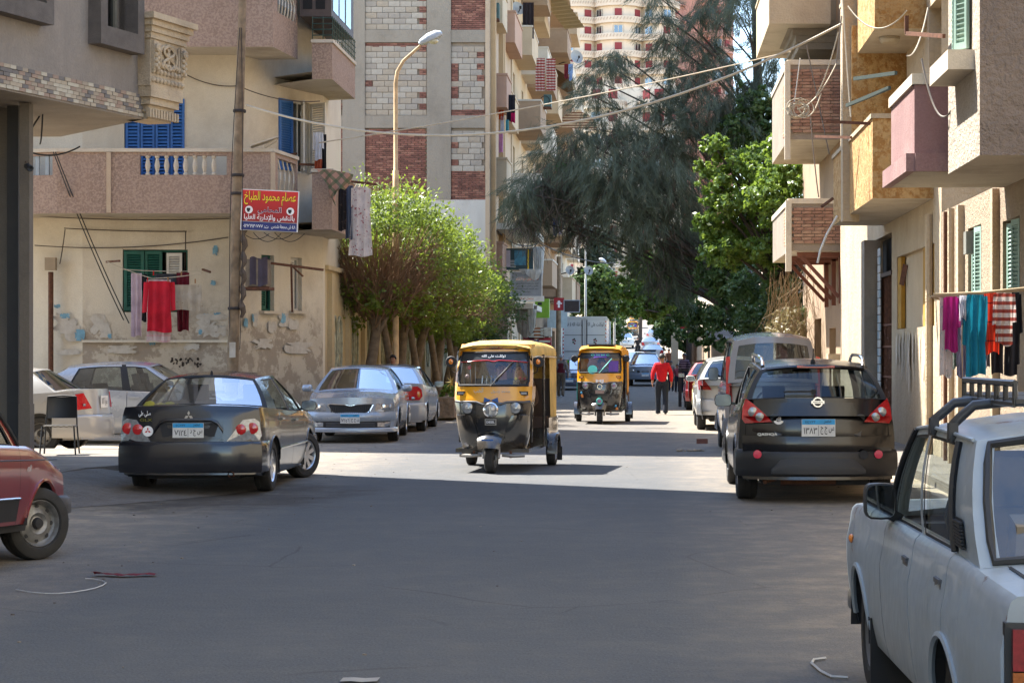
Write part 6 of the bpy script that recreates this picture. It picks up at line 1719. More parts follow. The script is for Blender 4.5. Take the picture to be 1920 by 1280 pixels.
# satellite dishes, air conditioners
DISH = plain('dish_grey', rgb(150, 152, 152), .5, var=.1)
def dish(label, c, r, aim=(.55, -.75, .35), arm=None, group='satellite dishes on the flats'):
    root = thing('satellite_dish', label, 'satellite dish', c, 0, group); a = Vector(aim).normalized(); m = MB()
    m.lathe([(0, 0), (r*.35, .03*r), (r*.7, .12*r), (r, .26*r), (r*1.02, .25*r), (r*.7, .09*r), (r*.35, .0)], (0, 0, 0), a, 22); m.build('reflector', DISH, root, 40)
    m = MB(); q = a*r*.9+Vector((0, 0, -r*.25)); m.tube([a*.1*r+Vector((0, 0, -r*.9)), q], .02, 5); m.box(q, (.09, .09, .12)); m.build('feed_arm', IRON, root)
    m = MB(); m.tube([-a*.02, -a*.3*r+Vector((-.2, .1, -.1)), Vector(arm or (-.9, .2, -.3))], .03, 6); m.build('bracket', IRON, root)
dish('grey satellite dish above the hanging dark carpet, highest of the dishes', AT(970, 17, 82), .29)
dish('grey satellite dish in front of the striped fan awning', AT(1080, 108, 101), .35, (.5, -.8, .2))
dish('dark satellite dish beside the white lamp head over the truck', AT(1100, 433, 112), .34, (.3, -.85, .35))
dish('pale satellite dish at the white framed window', AT(1068, 507, 104), .24, (.3, -.9, .2))
dish('small grey satellite dish just below the dark one above the truck', AT(1103, 508, 110), .26, (.3, -.85, .3))
ACM = plain('ac_green', rgb(66, 92, 88), .7, var=.15); ACW = plain('ac_white', rgb(176, 174, 168), .6)
def ac(label, c, mat, d=(.9, .4, .7)):
    root = thing('air_conditioner', label, 'air conditioner', c, 0, 'air conditioners on the flats'); m = MB(); m.box((0, 0, 0), d); m.build('case', mat, root)
    m = MB(); m.lathe([(.2, 0), (.2, .02), (.17, .02), (.17, 0)], (-.1, -d[1]/2, 0), (0, -1, 0), 14); m.build('fan_guard', IRON, root)
    m = MB(); m.box((-.1, 0, -d[2]/2-.04), (d[0]+.2, d[1]+.1, .06)); m.build('bracket', RUST, root)
ac('green-covered air conditioner on a sill at the top of the peach flats', AT(928, 22, 71), ACM, (.32, .4, .55))
ac('green-covered air conditioner under the red patterned curtain', AT(1027, 190, 83), ACM, (.32, .5, .5))
for (px, py, y, lab) in ((1013, 140, 84, 'red and white patterned curtain hanging in the left window bay'), (1033, 140, 86, 'red and white patterned curtain hanging in the right window bay')):
    m = MB(); p = AT(px, py, y); rows = [[p+Vector((-.2+.4*k/6, .05*(k % 2), z)) for k in range(7)] for z in (-.7, 0, .7)]; m.grid(rows); tag(m.build('curtain', cloth('red_pattern', rgb(190, 170, 160), (.12, rgb(140, 40, 36)))), lab, 'curtain')

# far blocks
TOWER = plaster('tower_cream', rgb(214, 198, 178), rgb(190, 172, 150), .05, .2, bump=0); REDSH = plain('red_shutter', rgb(128, 44, 48), .7)
TPINK = plaster('tower_pink', rgb(196, 150, 138), rgb(170, 128, 116), .05, .2, bump=0)
def tower(label, cx, cy, w_, h, z0, mat, fh=3.0, n=9, rad_=None, red=True, group='tower blocks beyond the trees', bays=((-7, 3.2), (0, 4.4), (7, 3.2))):
    root = thing('tower_block', label, 'building', (cx, cy, z0), 0, group)
    m = MB(); m.box((0, 7, h/2), (w_, 14, h)); m.build('wall', mat, root)
    for bxx, bw in bays:                                  # rounded bays with balconies and red shutters
        bm = MB(); bm.lathe([(bw, 0), (bw, h)], (bxx, .4, 0), (0, 0, 1), 12, 0); bm.build('bay', mat, root)
    mb_ = {}
    for bxx, bw in bays:
        if bw not in mb_:
            m = MB(); m.lathe([(bw+.1, -.3), (bw+.75, -.3), (bw+.75, .85), (bw+.65, .85), (bw+.65, -.1), (bw+.1, -.1)], (0, 0, 0), (0, 0, 1), 14); 
            q = MB()
            for k in range(26):
                a = math.pi+math.pi*(k+.5)/26; q.tube([(math.cos(a)*(bw+.77), math.sin(a)*(bw+.77), .15), (math.cos(a+.05)*(bw+.77), math.sin(a+.05)*(bw+.77), .65)], .05, 4)
            mb_[bw] = (m.mesh('balcony', mat, 40), q.mesh('lattice', plain('lattice_tan', rgb(170, 150, 130), .9), None))  # lattice a darker tan than the balcony wall
    wm = MB(); wm.box((0, 0, 0), (1.25, .2, 1.5)); wme = wm.mesh('window', REDSH); wm2 = MB(); wm2.box((0, 0, 0), (1.5, .2, 1.5)); wme2 = wm2.mesh('window', glass('far_pane', (.2, .24, .28), .3)); 
    fm = MB(); 
    for s_ in (-1, 1): fm.box((.75*s_, -.06, 0), (.1, .1, 1.5))
    fm.box((0, -.06, 0), (.1, .1, 1.5)); fme = fm.mesh('frame', WHT)
    nf = int(h/fh); rr = random.Random(5)
    for f in range(nf):
        z = f*fh+1.6
        for i, (bxx, bw) in enumerate(bays):
            o = link('balcony', mb_[bw][0], root, Matrix.Translation((bxx, .4, z-1.2))); link('lattice', mb_[bw][1], o)
            for a in ((-50, 0, 50) if i == 1 else (-30, 30)):
                g = R(270+a); M = Matrix.Translation((bxx+math.cos(g)*bw, .4+math.sin(g)*bw, z+.25))@Matrix.Rotation(g+math.pi/2, 4, 'Z')
                o = link('window', wme if rr.random() < .62 else wme2, root, M)
                if o.data is wme2: link('frame', fme, o)
        for xx in (-3.6, 3.6): link('window', wme, root, Matrix.Translation((xx, -.05, z+.2)))
    return root
tower('cream tower with curved balconies and red shutters above the middle of the street', PX(1160, 352), 352, 20, 84, 9, TOWER)
tower('pink tower with pale balconies half hidden by the casuarina', PX(1300, 372), 372, 15, 88, 10, TPINK, bays=((-4.5, 2.4), (4.5, 2.4)))
tower('low cream block with red shutters seen under the casuarina boughs', PX(1185, 262), 262, 13, 30, 7, WHT, bays=((-3.6, 2.2), (3.6, 2.2)))

# ------------------------------------------------------------ right side
RG = plaster('right_roughcast', rgb(158, 140, 118), rgb(112, 94, 78), .8, .45, bump=.022, grain=24)
RGD = plaster('grey_tyrolean', rgb(136, 122, 112), rgb(104, 92, 86), .9, .3, bump=.06, grain=20)
PINK = plaster('pink_render', rgb(136, 104, 102), rgb(164, 140, 134), .9, .6, bump=.008)
OCHRE = plaster('ochre_render', rgb(190, 156, 104), rgb(142, 104, 62), .9, .5, bump=.03, grain=16, speck=rgb(150, 104, 48))
TANR = plaster('sun_bleached', rgb(184, 166, 138), rgb(140, 120, 96), .9, .7, bump=.016, grain=22)
WX = 4.35
ryp = lambda px: WX*F/(px-CX)                             # where the wall plane x = WX shows at px
RA = [(WX, 29.2), (WX, 17.0), (16, 17.0)]
PR, LR, dR, nR = fr(RA[0], RA[1])
def ur(px): return 29.2-ryp(px)
rop = [(ur(1815), ur(1840), PZ(560, ryp(1825)), PZ(425, ryp(1825))), (ur(1880), ur(1912), PZ(560, ryp(1890)), PZ(412, ryp(1890)))]
SEA = plain('sea_green_wood', rgb(132, 158, 146), .7, var=.15)
r1 = building('roughcast_house', 'roughcast house on the right under a dark grey overhang and a pink balcony', 'house', [(12, 29.2), (WX, 29.2), (WX, 17.0), (12, 17.0)], 0, 3.75, RG, {1: rop}, depth=.22)
for o in rop:
    w_ = window(r1, RA[0], RA[1], *o, SEA, bars=0, depth=.18)
    p = PR(o[1]-.04, 0, -.02); shutter(r1, (p.x, p.y), R(98), .3, o[2]+.03, o[3]-.03, SEA, parent=w_)
    p = PR(o[0]+.04, 0, -.06); shutter(r1, (p.x, p.y), R(-80), .22, o[2]+.03, o[3]-.03, SEA, parent=w_)
OX = 3.3; oy0, oy1 = OX*F/(1837-CX), OX*F/(1778-CX)       # grey overhang
uw = (.35, .95, 4.85, 7.1)
ov = building('overhang_storey', None, None, [(WX, oy1), (OX, oy1), (OX, oy0), (WX+7, oy0)], PZ(291, oy0), 12.5, RGD, {1: [(oy1-(OX*F/(1795-CX)), oy1-(OX*F/(1822-CX)), PZ(105, 20.5), PZ(105, 20.5)+1.9)]}, depth=.2, mats={1: plaster('tyrolean_sunlit', rgb(176, 164, 148), rgb(140, 126, 112), 1., .3, bump=.03, grain=24)})  # street side gets a paler copy of the render, sunlight put into the colour
ov.parent = r1
a = oy1-(OX*F/(1795-CX)); b = oy1-(OX*F/(1822-CX)); z = PZ(105, 20.5)
w_ = window(ov, (OX, oy1), (OX, oy0), a, b, z, z+1.9, WHITEW, bars=0, depth=.1)
w_.parent = r1
P, L, d, n = fr((OX, oy1), (OX, oy0))
for uu, an in ((a, -95), (b, 120)): p = P(uu, 0, .04); shutter(r1, (p.x, p.y), R(an), .2, z+.02, z+1.85, SEA, parent=w_)
m = MB(); m.box((OX-.1, oy1-(a+b)/2, z-.12), (.34, b-a+.35, .2)); m.build('sill', COPE, w_)
m = MB(); m.add([(WX+7, oy0, PZ(291, oy0)), (OX, oy0, PZ(291, oy0)), (OX, oy1, PZ(291, oy0)), (WX+7, oy1, PZ(291, oy0))], [(0, 3, 2, 1)]); m.build('soffit', BROWNS, r1)
BX = 2.97
pb = balcony(r1, [(WX, 24.1), (BX, 24.1), (BX, 22.0), (WX, 22.0)], PZ(322, 22), PZ(142, 22)-PZ(322, 22)-.1, PINK, cop=COPE, close=[], th=.1, smat=BROWNS, coph=.12)
m = MB(); m.box((BX-.03, 23.05, PZ(322, 22)+.1), (.14, 2.2, .2)); m.box((BX+.65, 21.98, PZ(322, 22)+.1), (1.3, .12, .2)); m.build('balcony_foot', PINK, pb)
for yy in (24.5, 27.2):
    m = MB(); m.box((WX-.04, yy, 1.9), (.1, .16, 3.6)); m.build('pilaster', TANR, r1)
m = MB(); m.tube([(WX-.09, 27.75, 0), (WX-.09, 27.75, 3.7)], .05, 8); m.build('drain_pipe', TANR, r1, 40)
m = MB(); m.tube([(WX-.07, 28.4, 0), (WX-.07, 28.4, 3.7)], .03, 8); m.build('drain_pipe', RUST, r1, 40)
m = MB(); m.box((WX-.06, 26.35, PZ(455, 26.3)), (.12, .22, .3)); m.build('meter_box', plain('meter_grey', rgb(120, 120, 112), .6), r1)

# ochre house
Y2 = [(16, 44.6), (WX, 44.6), (WX, 29.25), (16, 29.25)]
u2 = lambda px: 44.6-ryp(px)
dop = [(u2(1682), u2(1752), PZ(612, 31), PZ(462, 31)), (u2(1636), u2(1672), 0.14, PZ(440, 36)), (u2(1628), u2(1634), .14, 3.6)]
oh = building('ochre_house', 'ochre and sand coloured house with a rusty barred door and stacked ochre balconies', 'house', Y2, 0, 14.5, TANR, {1: dop[:2]+[(u2(1742), u2(1790), 5.1, 7.0), (u2(1640), u2(1700), 5.2, 7.2)]}, depth=.25)
P, L, d, n = fr(Y2[1], Y2[2])
o = dop[0]
YEP = plain('yellow_side_panel', rgb(164, 124, 44), .8, var=.2)
m = MB(); m.quad(P(o[0], o[2], -.1), P(o[1], o[2], -.1), P(o[1], o[3], -.1), P(o[0], o[3], -.1)); bd = m.build('blind_window', BUFF, oh)
for ua, ub in ((o[0], o[0]+(o[1]-o[0])*.1), (o[1]-(o[1]-o[0])*.3, o[1])): m = MB(); m.box(P((ua+ub)/2, (o[2]+o[3])/2, -.05), (.07, ub-ua-.01, o[3]-o[2]-.02)); m.build('side_panel', YEP, bd)
m = MB(); m.beam(P(o[0]+.62, o[2]+.75, .0), P(o[0]+.68, o[2]+1.1, -.06), .02, .1); m.build('plank', RUST, bd)
wp_ = plain('whitewash_patch', rgb(196, 184, 164), .9, var=.2, scale=14)
m = MB()
for k in range(34):
    uu = o[0]+.05+(o[1]-o[0])*.9*rnd.random(); zb_ = o[2]-rnd.uniform(.5, 1.15); ww = rnd.uniform(.03, .16); zt_ = o[2]-rnd.uniform(.08, .3); m.prism([(uu, zb_+.1), (uu+ww*.5, zb_), (uu+ww, zb_+rnd.uniform(.05, .2)), (uu+ww, zt_), (uu+ww*.4, zt_+.05), (uu, zt_-.04)], lambda a_, b_, d_: P(a_, b_, .003+.0011*k+d_), .001)
tag(m.build('whitewash_streaks', wp_, oh), kind='stuff')
o = dop[1]
gt = MB(); gt.quad(P(o[0], o[2], -.2), P(o[1], o[2], -.2), P(o[1], o[3], -.2), P(o[0], o[3], -.2)); gate = gt.build('door', DARKIN, oh)
nb = 14
for k in range(nb+1): uu = o[0]+.06+(o[1]-o[0]-.12)*k/nb; m = MB(); m.tube([P(uu, o[2]+.02, -.06), P(uu, o[3]-.75, -.06)], .016, 5); m.build('bar', RUST, gate)
for zz in (.05, .55, 1.1, 1.65, 2.05): m = MB(); m.beam(P(o[0], o[2]+zz, -.05), P(o[1], o[2]+zz, -.05), .03, .04); m.build('rail', RUST, gate)
for k in range(16): m = MB(); c = P(o[0]+.15+(o[1]-o[0]-.3)*((k*7) % 16)/16, o[2]+.3+.11*k, -.05); m.tube([c+Vector((0, .09*math.cos(a_), .09*math.sin(a_))) for a_ in [2*math.pi*j/8 for j in range(9)]], .01, 4); m.build('scroll', RUST, gate)
m = MB(); m.beam(P(o[0]-.05, o[3]-.72, -.03), P(o[1]+.05, o[3]-.72, -.03), .1, .07); m.build('lintel', WOODB, gate)
# tiled pier with little blue tiles, concrete jamb
m = MB(); m.box((WX-.12, 37.5, 1.9), (.3, .55, 3.8)); m.build('concrete_jamb', BCONC, oh)
til = MB(); til.box((0, 0, 0), (.02, .2, .14)); tl = [til.mesh('tile', plain('tile_blue', rgb(150, 176, 190), .3, var=.1)), til.mesh('tile', plain('tile_pale', rgb(196, 200, 200), .3, var=.1))]
for r_ in range(22):
    for c_ in range(2): link('tile', tl[(r_+c_) % 2 if rnd.random() < .7 else 1], oh, Matrix.Translation((WX-.02, 36.85+.215*c_, .3+r_*.155)))
# balconies of the ochre house
YX = 3.42
for zb_, zt_, x_, ya, yb, mt in ((PZ(372, 30.05), PZ(222, 30.05), YX, 30.05, 36.4, OCHRE), (PZ(42, 30.8)-.1, PZ(42, 30.8)+1.15, YX+.12, 30.8, 36.2, OCHRE), (PZ(42, 30.8)+3.0, PZ(42, 30.8)+4.2, YX+.1, 30.8, 36.2, OCHRE)):
    balcony(oh, [(WX, yb), (x_, yb), (x_, ya), (WX, ya)], zb_, zt_-zb_, mt, cop=TANR, close=[], smat=BROWNS, th=.12)
m = MB(); m.box((YX+.5, 33.4, 6.05), (.95, .12, 2.3)); m.build('party_wall', OCHRE, oh)                  # blank ochre wing wall between the balconies
m = MB(); m.box((YX+.02, 33.6, 6.0), (.28, .3, 4.2)); m.build('post', TANR, oh)
m = MB(); m.lathe([(.16, 0), (.17, -.05), (.13, -.1), (0, -.11)], (YX+.45, 31.6, PZ(42, 30.8)-.1), (0, 0, 1), 14); m.build('ceiling_lamp', plain('lamp_dish', rgb(170, 160, 140), .5), oh, 40)
m = MB(); m.tube([(WX-.05, 30.2, PZ(400, 30)), (WX-.05, 30.2, .1)], .06, 8); m.build('drain_pipe', TANR, oh, 40)

# brick-balconied house
B3 = [(18, 58), (WX+.2, 58), (WX+.2, 44.7), (18, 44.7)]
b3 = building('brick_balcony_house', 'old house with two red brick balconies on brown steel brackets beside the trees', 'house', B3, 0, 13, DUN, {1: [(8.5, 10.2, .6, 2.3), (4, 6.2, .2, 2.6)]}, depth=.3)
RB = MB(); RB.box((0, 0, 0), (.225, .05, .062)); RBM = [RB.mesh('brick', plain('balcony_brick_%d' % i, c, .9, var=.3)) for i, c in enumerate((rgb(142, 108, 90), rgb(128, 96, 80), rgb(150, 120, 100)))]
RBS = MB(); RBS.box((0, 0, 0), (.05, .225, .062)); RBSM = [RBS.mesh('brick', plain('brick_sunlit_%d' % i, c, .9, var=.2)) for i, c in enumerate((rgb(176, 136, 110), rgb(160, 120, 98)))]  # paler copy of the brick: sunlight on the street side put into the colour
nbr = 0
for zb_, zt_, px in ((PZ(470, 45.2), PZ(382, 45.2), 1480), (PZ(262, 46.5), PZ(122, 46.5), 1478)):
    y0 = 45.2 if zb_ < 5 else 46.5
    bx_ = PX(px, y0); y1 = y0+6.0
    bl = balcony(b3, [(WX+.2, y1), (bx_, y1), (bx_, y0), (WX+.2, y0)], zb_, zt_-zb_, MORT, cop=COPE, close=[], smat=BROWNS, th=.12, coph=.12)
    m = MB(); m.box((bx_-.02, y0-.02, (zb_+zt_)/2-.2), (.13, .13, zt_-zb_+.55)); m.build('corner_post', COPE, b3)
    nr = int((zt_-zb_-.2)/.075)
    for r_ in range(nr):
        x = bx_+.1+(r_ % 2)*-.06
        while x < WX+.1 and nbr < 296:
            link('brick', rnd.choice(RBM), b3, Matrix.Translation((x+.11, y0-.012+rnd.uniform(-.008, .006), zb_+.2+r_*.075))); nbr += 1; x += .24
    for r_ in range(0, nr):
        for k in range(5):
            if nbr < 296: link('brick', rnd.choice(RBSM), b3, Matrix.Translation((bx_-.012, y0+.25+k*.24+(r_ % 2)*.1, zb_+.2+r_*.075))); nbr += 1
STEELB = plain('brown_steel', rgb(112, 66, 50), .7, var=.25)
zb_ = PZ(470, 45.2)
for yy in (45.5, 47.3, 49.2):
    m = MB(); m.beam((PX(1480, 45.2)+.2, yy, zb_-.08), (WX+.2, yy, zb_-.08), .1, .12); m.beam((PX(1480, 45.2)+.3, yy, zb_-.12), (WX+.05, yy, zb_-1.05), .08, .08); m.beam((WX+.1, yy, zb_-.1), (WX+.1, yy, zb_-1.2), .1, .1); m.build('steel_bracket', STEELB, b3)
# ornate grey bay above
m = MB(); gx = PX(1482, 47.6)
for i, e in enumerate((.25, .18, .1, .0)): m.box((gx+.6+e/2, 49.2, PZ(100, 47.6)+.2+i*.16), (1.3-e, 3.2-e, .17))
m.box((gx+.65, 49.2, PZ(100, 47.6)+2.6), (1.2, 2.9, 3.6)); m.build('carved_bay', CONC, b3)
for yy in (47.85, 50.5):
    m = MB(); m.box((gx+.05, yy, PZ(100, 47.6)+2.4), (.16, .3, 3.2)); 
    for k in range(7): m.ball((gx-.03, yy, PZ(100, 47.6)+1.1+.4*k), .09, 7, 4)
    m.build('pilaster', ORN, b3, 45)
balcony(b3, [(WX, 52.5), (PX(1442, 47), 52.5), (PX(1442, 47), 47), (WX, 47)], PZ(45, 47)+.0, 1.3, TANR, close=[], smat=BROWNS)
m = MB(); m.box((WX+.1, 45.0, 1.0), (.5, .35, 1.1)); m.box((WX+.05, 45.0, 1.6), (.62, .45, .12)); m.build('gate_pier', TANR, b3)
gw_ = thing('garden_wall', 'dun wall added to cover bright ground right of the far road under the trees', 'wall'); m = MB()  # added wall, darkens the bright gaps below the far trees
for k in range(10): y = 93.5+7*k; m.box((3.75, y+3.5, GZ(y)+1.1), (.3, 7, 3.4))
m.build('masonry', DUN, gw_)
# low garden wall beyond
gw_ = thing('garden_wall', 'low cream garden wall with a stained top under the dark trees', 'wall'); m = MB(); m.box((3.6, 76, .9), (.3, 34, 1.9)); m.build('masonry', BUFF, gw_); m = MB(); m.box((3.6, 76, 1.9), (.42, 34, .12)); m.build('coping', COPE, gw_)
# ------------------------------------------------------------ trees
rng = np.random.default_rng(11)
def quads(name, c, d, n_, ln, wd, mat, parent=None, mi=None, mats=None):
    """many leaf-sized faces: centres c, long axis d, width axis n_"""
    k = len(c); v = np.empty((k, 4, 3), np.float32)
    L = (d*ln[:, None])/2; W = (n_*wd[:, None])/2
    v[:, 0] = c-L; v[:, 1] = c+W-L*.1; v[:, 2] = c+L; v[:, 3] = c-W-L*.1
    me = bpy.data.meshes.new(name); me.vertices.add(4*k); me.vertices.foreach_set('co', v.ravel())
    me.loops.add(4*k); me.loops.foreach_set('vertex_index', np.arange(4*k, dtype=np.int32))
    me.polygons.add(k); me.polygons.foreach_set('loop_start', np.arange(0, 4*k, 4, dtype=np.int32)); me.polygons.foreach_set('loop_total', np.full(k, 4, np.int32))
    me.materials.append(mat); me.update(calc_edges=True); me.validate()
    return tag(link(name, me, parent), kind='stuff')
def unit(a): return a/np.maximum(1e-6, np.linalg.norm(a, axis=1))[:, None]
def crown(blobs, n, size, mat, parent, name='crown', droop=.0, shell=.55, keep=None, lump=.22, up=.5, asp=.5):
    vol = np.array([b[3]*b[4]*b[5] for b in blobs])**.67; vol /= vol.sum(); cs = []; os_ = []
    for b, f in zip(blobs, vol):
        k = max(30, int(n*f)); u = unit(rng.normal(size=(k, 3)))
        # twigs: leaves gather in tufts
        m = max(12, k//26); tu = unit(rng.normal(size=(m, 3))); tr = shell+(1-shell)*rng.random(m)**.6
        tr *= 1+lump*np.sin(tu[:, 0]*5+b[0]*3)*np.cos(tu[:, 1]*4+b[2])+rng.normal(size=m)*.07
        idx = rng.integers(0, m, k); p = tu[idx]*tr[idx, None]+rng.normal(size=(k, 3))*.085
        cs.append(np.array(b[:3])+p*np.array(b[3:6])); os_.append(unit(p))
    c = np.concatenate(cs); o = np.concatenate(os_)
    if keep is not None: kk = keep(c, rng.random(len(c))); c, o = c[kk], o[kk]
    k = len(c); d = unit(rng.normal(size=(k, 3))+o*.6+np.array([0, 0, -droop])); nn = unit(np.cross(d, unit(o+np.array([0, 0, up])+rng.normal(size=(k, 3))*.55)))
    s = size*(.65+.7*rng.random(k))
    return quads(name, c, d, nn, s*1.25, s*asp*1.25, mat, parent)
BARK = plain('grey_bark', rgb(118, 104, 88), .95, var=.35, scale=7, bump=.02); BARKD = plain('dark_bark', rgb(72, 62, 54), .95, var=.35, scale=6, bump=.02)
TWIG = plain('bare_twig', rgb(128, 100, 76), .9, var=.25)
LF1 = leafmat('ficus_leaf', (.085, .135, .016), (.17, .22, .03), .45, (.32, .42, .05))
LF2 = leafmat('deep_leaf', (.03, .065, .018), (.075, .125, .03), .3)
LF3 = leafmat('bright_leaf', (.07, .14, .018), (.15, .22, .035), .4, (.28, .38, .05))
NEED = leafmat('casuarina_needle', (.040, .056, .034), (.10, .118, .074), .25, rough=.7)
PINEL = leafmat('conifer_leaf', (.03, .05, .028), (.07, .09, .05), .2)
def trunk(parent, pts, r, mat=BARK, name='trunk'):
    m = MB(); m.tube(pts, r, 9); return m.build(name, mat, parent, 60)
def limbs(parent, start, ends, r0, mat, name='limb'):
    for e in ends:
        m = MB(); a = Vector(start); b = Vector(e); mid = a.lerp(b, .5)+Vector((rnd.uniform(-.2, .2), rnd.uniform(-.2, .2), (b-a).length*.12))
        pts = []
        for k in range(7): t = k/6; pts.append(a*(1-t)**2+mid*2*t*(1-t)+b*t*t)
        m.tube(pts, [r0*(1-.75*k/6) for k in range(7)], 6); m.build(name, mat, parent, 60)
def twigs(parent, a, c, rad_, n, mat, test, r=.007):
    m = MB(); a = Vector(a); c = Vector(c)
    for _ in range(n):
        for _t in range(20):
            v = Vector((rnd.gauss(0, 1), rnd.gauss(0, 1), rnd.gauss(0, 1))).normalized(); e = c+Vector((v.x*rad_[0], v.y*rad_[1], v.z*rad_[2]))*rnd.uniform(.75, 1.03)
            if test(e): break
        s = a.lerp(e, rnd.uniform(.15, .5))+Vector((rnd.gauss(0, .12), rnd.gauss(0, .12), rnd.gauss(0, .1)))
        mid = s.lerp(e, .5)+Vector((rnd.gauss(0, .1), rnd.gauss(0, .1), rnd.gauss(0, .08)))
        m.tube([s, mid, e], [r*1.6, r, r*.5], 3, cap=False)
        for _q in range(2): m.tube([mid, mid.lerp(e, .6)+Vector((rnd.gauss(0, .18), rnd.gauss(0, .18), rnd.gauss(0, .15)))], [r*.8, r*.3], 3, cap=False)
    return tag(m.build('twigs', mat, parent), kind='stuff')
specs = [(47.4, -6.5, 1.75, 4.1, 1.6, .10, 'nearest pollarded street tree with a bare brown underside, against the yellow wall'),
         (50.6, -6.25, 1.55, 3.9, 1.45, -.1, 'second clipped street tree along the yellow wall, with pale green top'),
         (53.8, -6.1, 1.55, 3.75, 1.45, .25, 'third clipped street tree along the yellow wall'),
         (57.2, -5.95, 1.45, 3.55, 1.3, .0, 'fourth clipped street tree along the yellow wall'),
         (60.4, -5.85, 1.45, 3.3, 1.25, .1, 'fifth clipped street tree along the yellow wall'),
         (64.6, -5.8, 1.5, 3.1, 1.35, .0, 'last and darkest clipped street tree before the raw brick block')]
for i, (y, x, r_, zc, rz_, lean, lab) in enumerate(specs):
    t = thing('street_tree', lab, 'tree', (x, y, .14), 0, 'clipped trees along the yellow wall')
    trunk(t, [(-.25-lean, 0, 0), (-.2-lean*.7, 0, .7), (-.1-lean*.2, .03, 1.5), (0, 0, 2.3)], [.17, .14, .125, .12])
    trunk(t, [(.25, 1.5, 0), (.2, 1.3, .8), (.12, .9, 1.7), (.05, .5, 2.4)], [.12, .1, .09, .08], name='stem')
    c = (0, 0, zc-.1)
    limbs(t, (0, 0, 2.0), [(r_*.6*math.cos(a), r_*.6*math.sin(a), zc+rnd.uniform(-.2, .6)) for a in [1.05*k+.3*i for k in range(6)]], .07, BARK)
    def kp(P, u, y=y, zc=zc, i=i):
        # the shaded face towards the road is bare below
        bare = (P[:, 1] < .7) & (P[:, 2] < zc+.3-.35*np.abs(P[:, 0])) & (P[:, 2] > zc-.85) & (P[:, 0] > -1.0) & (P[:, 0] < 1.1)
        return ~bare | (u < (.08 if i < 2 else .5))
    bl = [(0, 0, zc, r_, r_, rz_), (-.5, .4, zc-.5, r_*.75, r_*.8, rz_*.8), (.5, .5, zc+.1, r_*.8, r_*.8, rz_*.8), (-.35, -.3, zc-1.1, r_*.62, r_*.55, .55), (.3, .3, zc-1.2, r_*.6, r_*.6, .5)]
    crown(bl, 19000 if i < 3 else 10000, .085, LF1 if i < 5 else LF2, t, keep=kp, shell=.6)
    twigs(t, (0, 0, 2.2), (0, -.1, zc-.1), (r_*.98, r_*.98, rz_*.95), 520 if i < 2 else 150, TWIG, lambda e, zc=zc: e.y < .4 and zc-1.0 < e.z < zc+.5, .010)

# mango-like shrub behind the wall corner
t = thing('garden_tree', 'long-leaved green tree peeping over the wall beside the corner house', 'tree', (-8.3, 52, 0)); trunk(t, [(0, 0, 0), (0, 0, 4)], .12)
crown([(-.1, 0, 5.0, 1.1, 1.0, .9), (.6, .2, 4.3, .9, .8, .7), (-.6, 0, 5.6, .8, .8, .6)], 2600, .3, LF2, t, droop=.9, asp=.22)
# tall casuarina
t = thing('casuarina_tree', 'tall dark feathery tree drooping over the middle of the street', 'tree', (3.7, 68, .1))
trunk(t, [(0, 0, 0), (-.1, 0, 2.5), (-.3, .2, 5), (-.1, .3, 8), (.1, .3, 11), (.0, .5, 14), (.5, .5, 17)], [.34, .3, .26, .22, .17, .12, .05], BARKD)
px2 = lambda px, py, Y=67.: (PX(px, Y)-3.7, Y-68, PZ(py, Y)-.1)
clumps = [(970, 360, .45), (1015, 350, .6), (990, 410, .4), (1060, 330, .7), (1000, 345, .55), (985, 380, .45), (1030, 300, .7), (1050, 370, .75), (1075, 255, .8), (1100, 300, 1.0), (1110, 350, 1.0), (1090, 400, .7), (1140, 240, .9), (1150, 300, 1.1), (1160, 360, 1.0), (1195, 270, 1.1), (1200, 330, 1.1), (1205, 400, .95), (1240, 250, 1.1), (1245, 320, 1.1), (1250, 390, 1.0), (1262, 450, .9), (1230, 490, .75), (1280, 300, 1.0), (1285, 370, .9), (1290, 430, .85), (1255, 530, .6),
          (1135, 120, .45), (1165, 105, .4), (1110, 150, .45), (1120, 185, .55), (1238, 30, .4), (1248, 75, .4), (1256, 125, .45), (1262, 175, .5), (1230, 195, .6), (1290, 70, .5), (1300, 150, .6), (1325, 25, .6), (1310, 110, .55), (1350, -20, .7), (1335, 80, .5), (1300, 215, .9), (1345, 190, .8), (1385, 165, .6), (1380, 230, .7), (1425, 160, .6), (1450, 55, .6), (1455, 200, .7), (1462, 110, .6), (1370, 120, .5), (1400, -5, .5), (1330, 250, .8), (1228, -10, .4), (1465, -20, .7), (1365, 20, .5), (1080, 430, .5), (1010, 400, .35), (1170, 430, .55)]
cc = []; dd = []
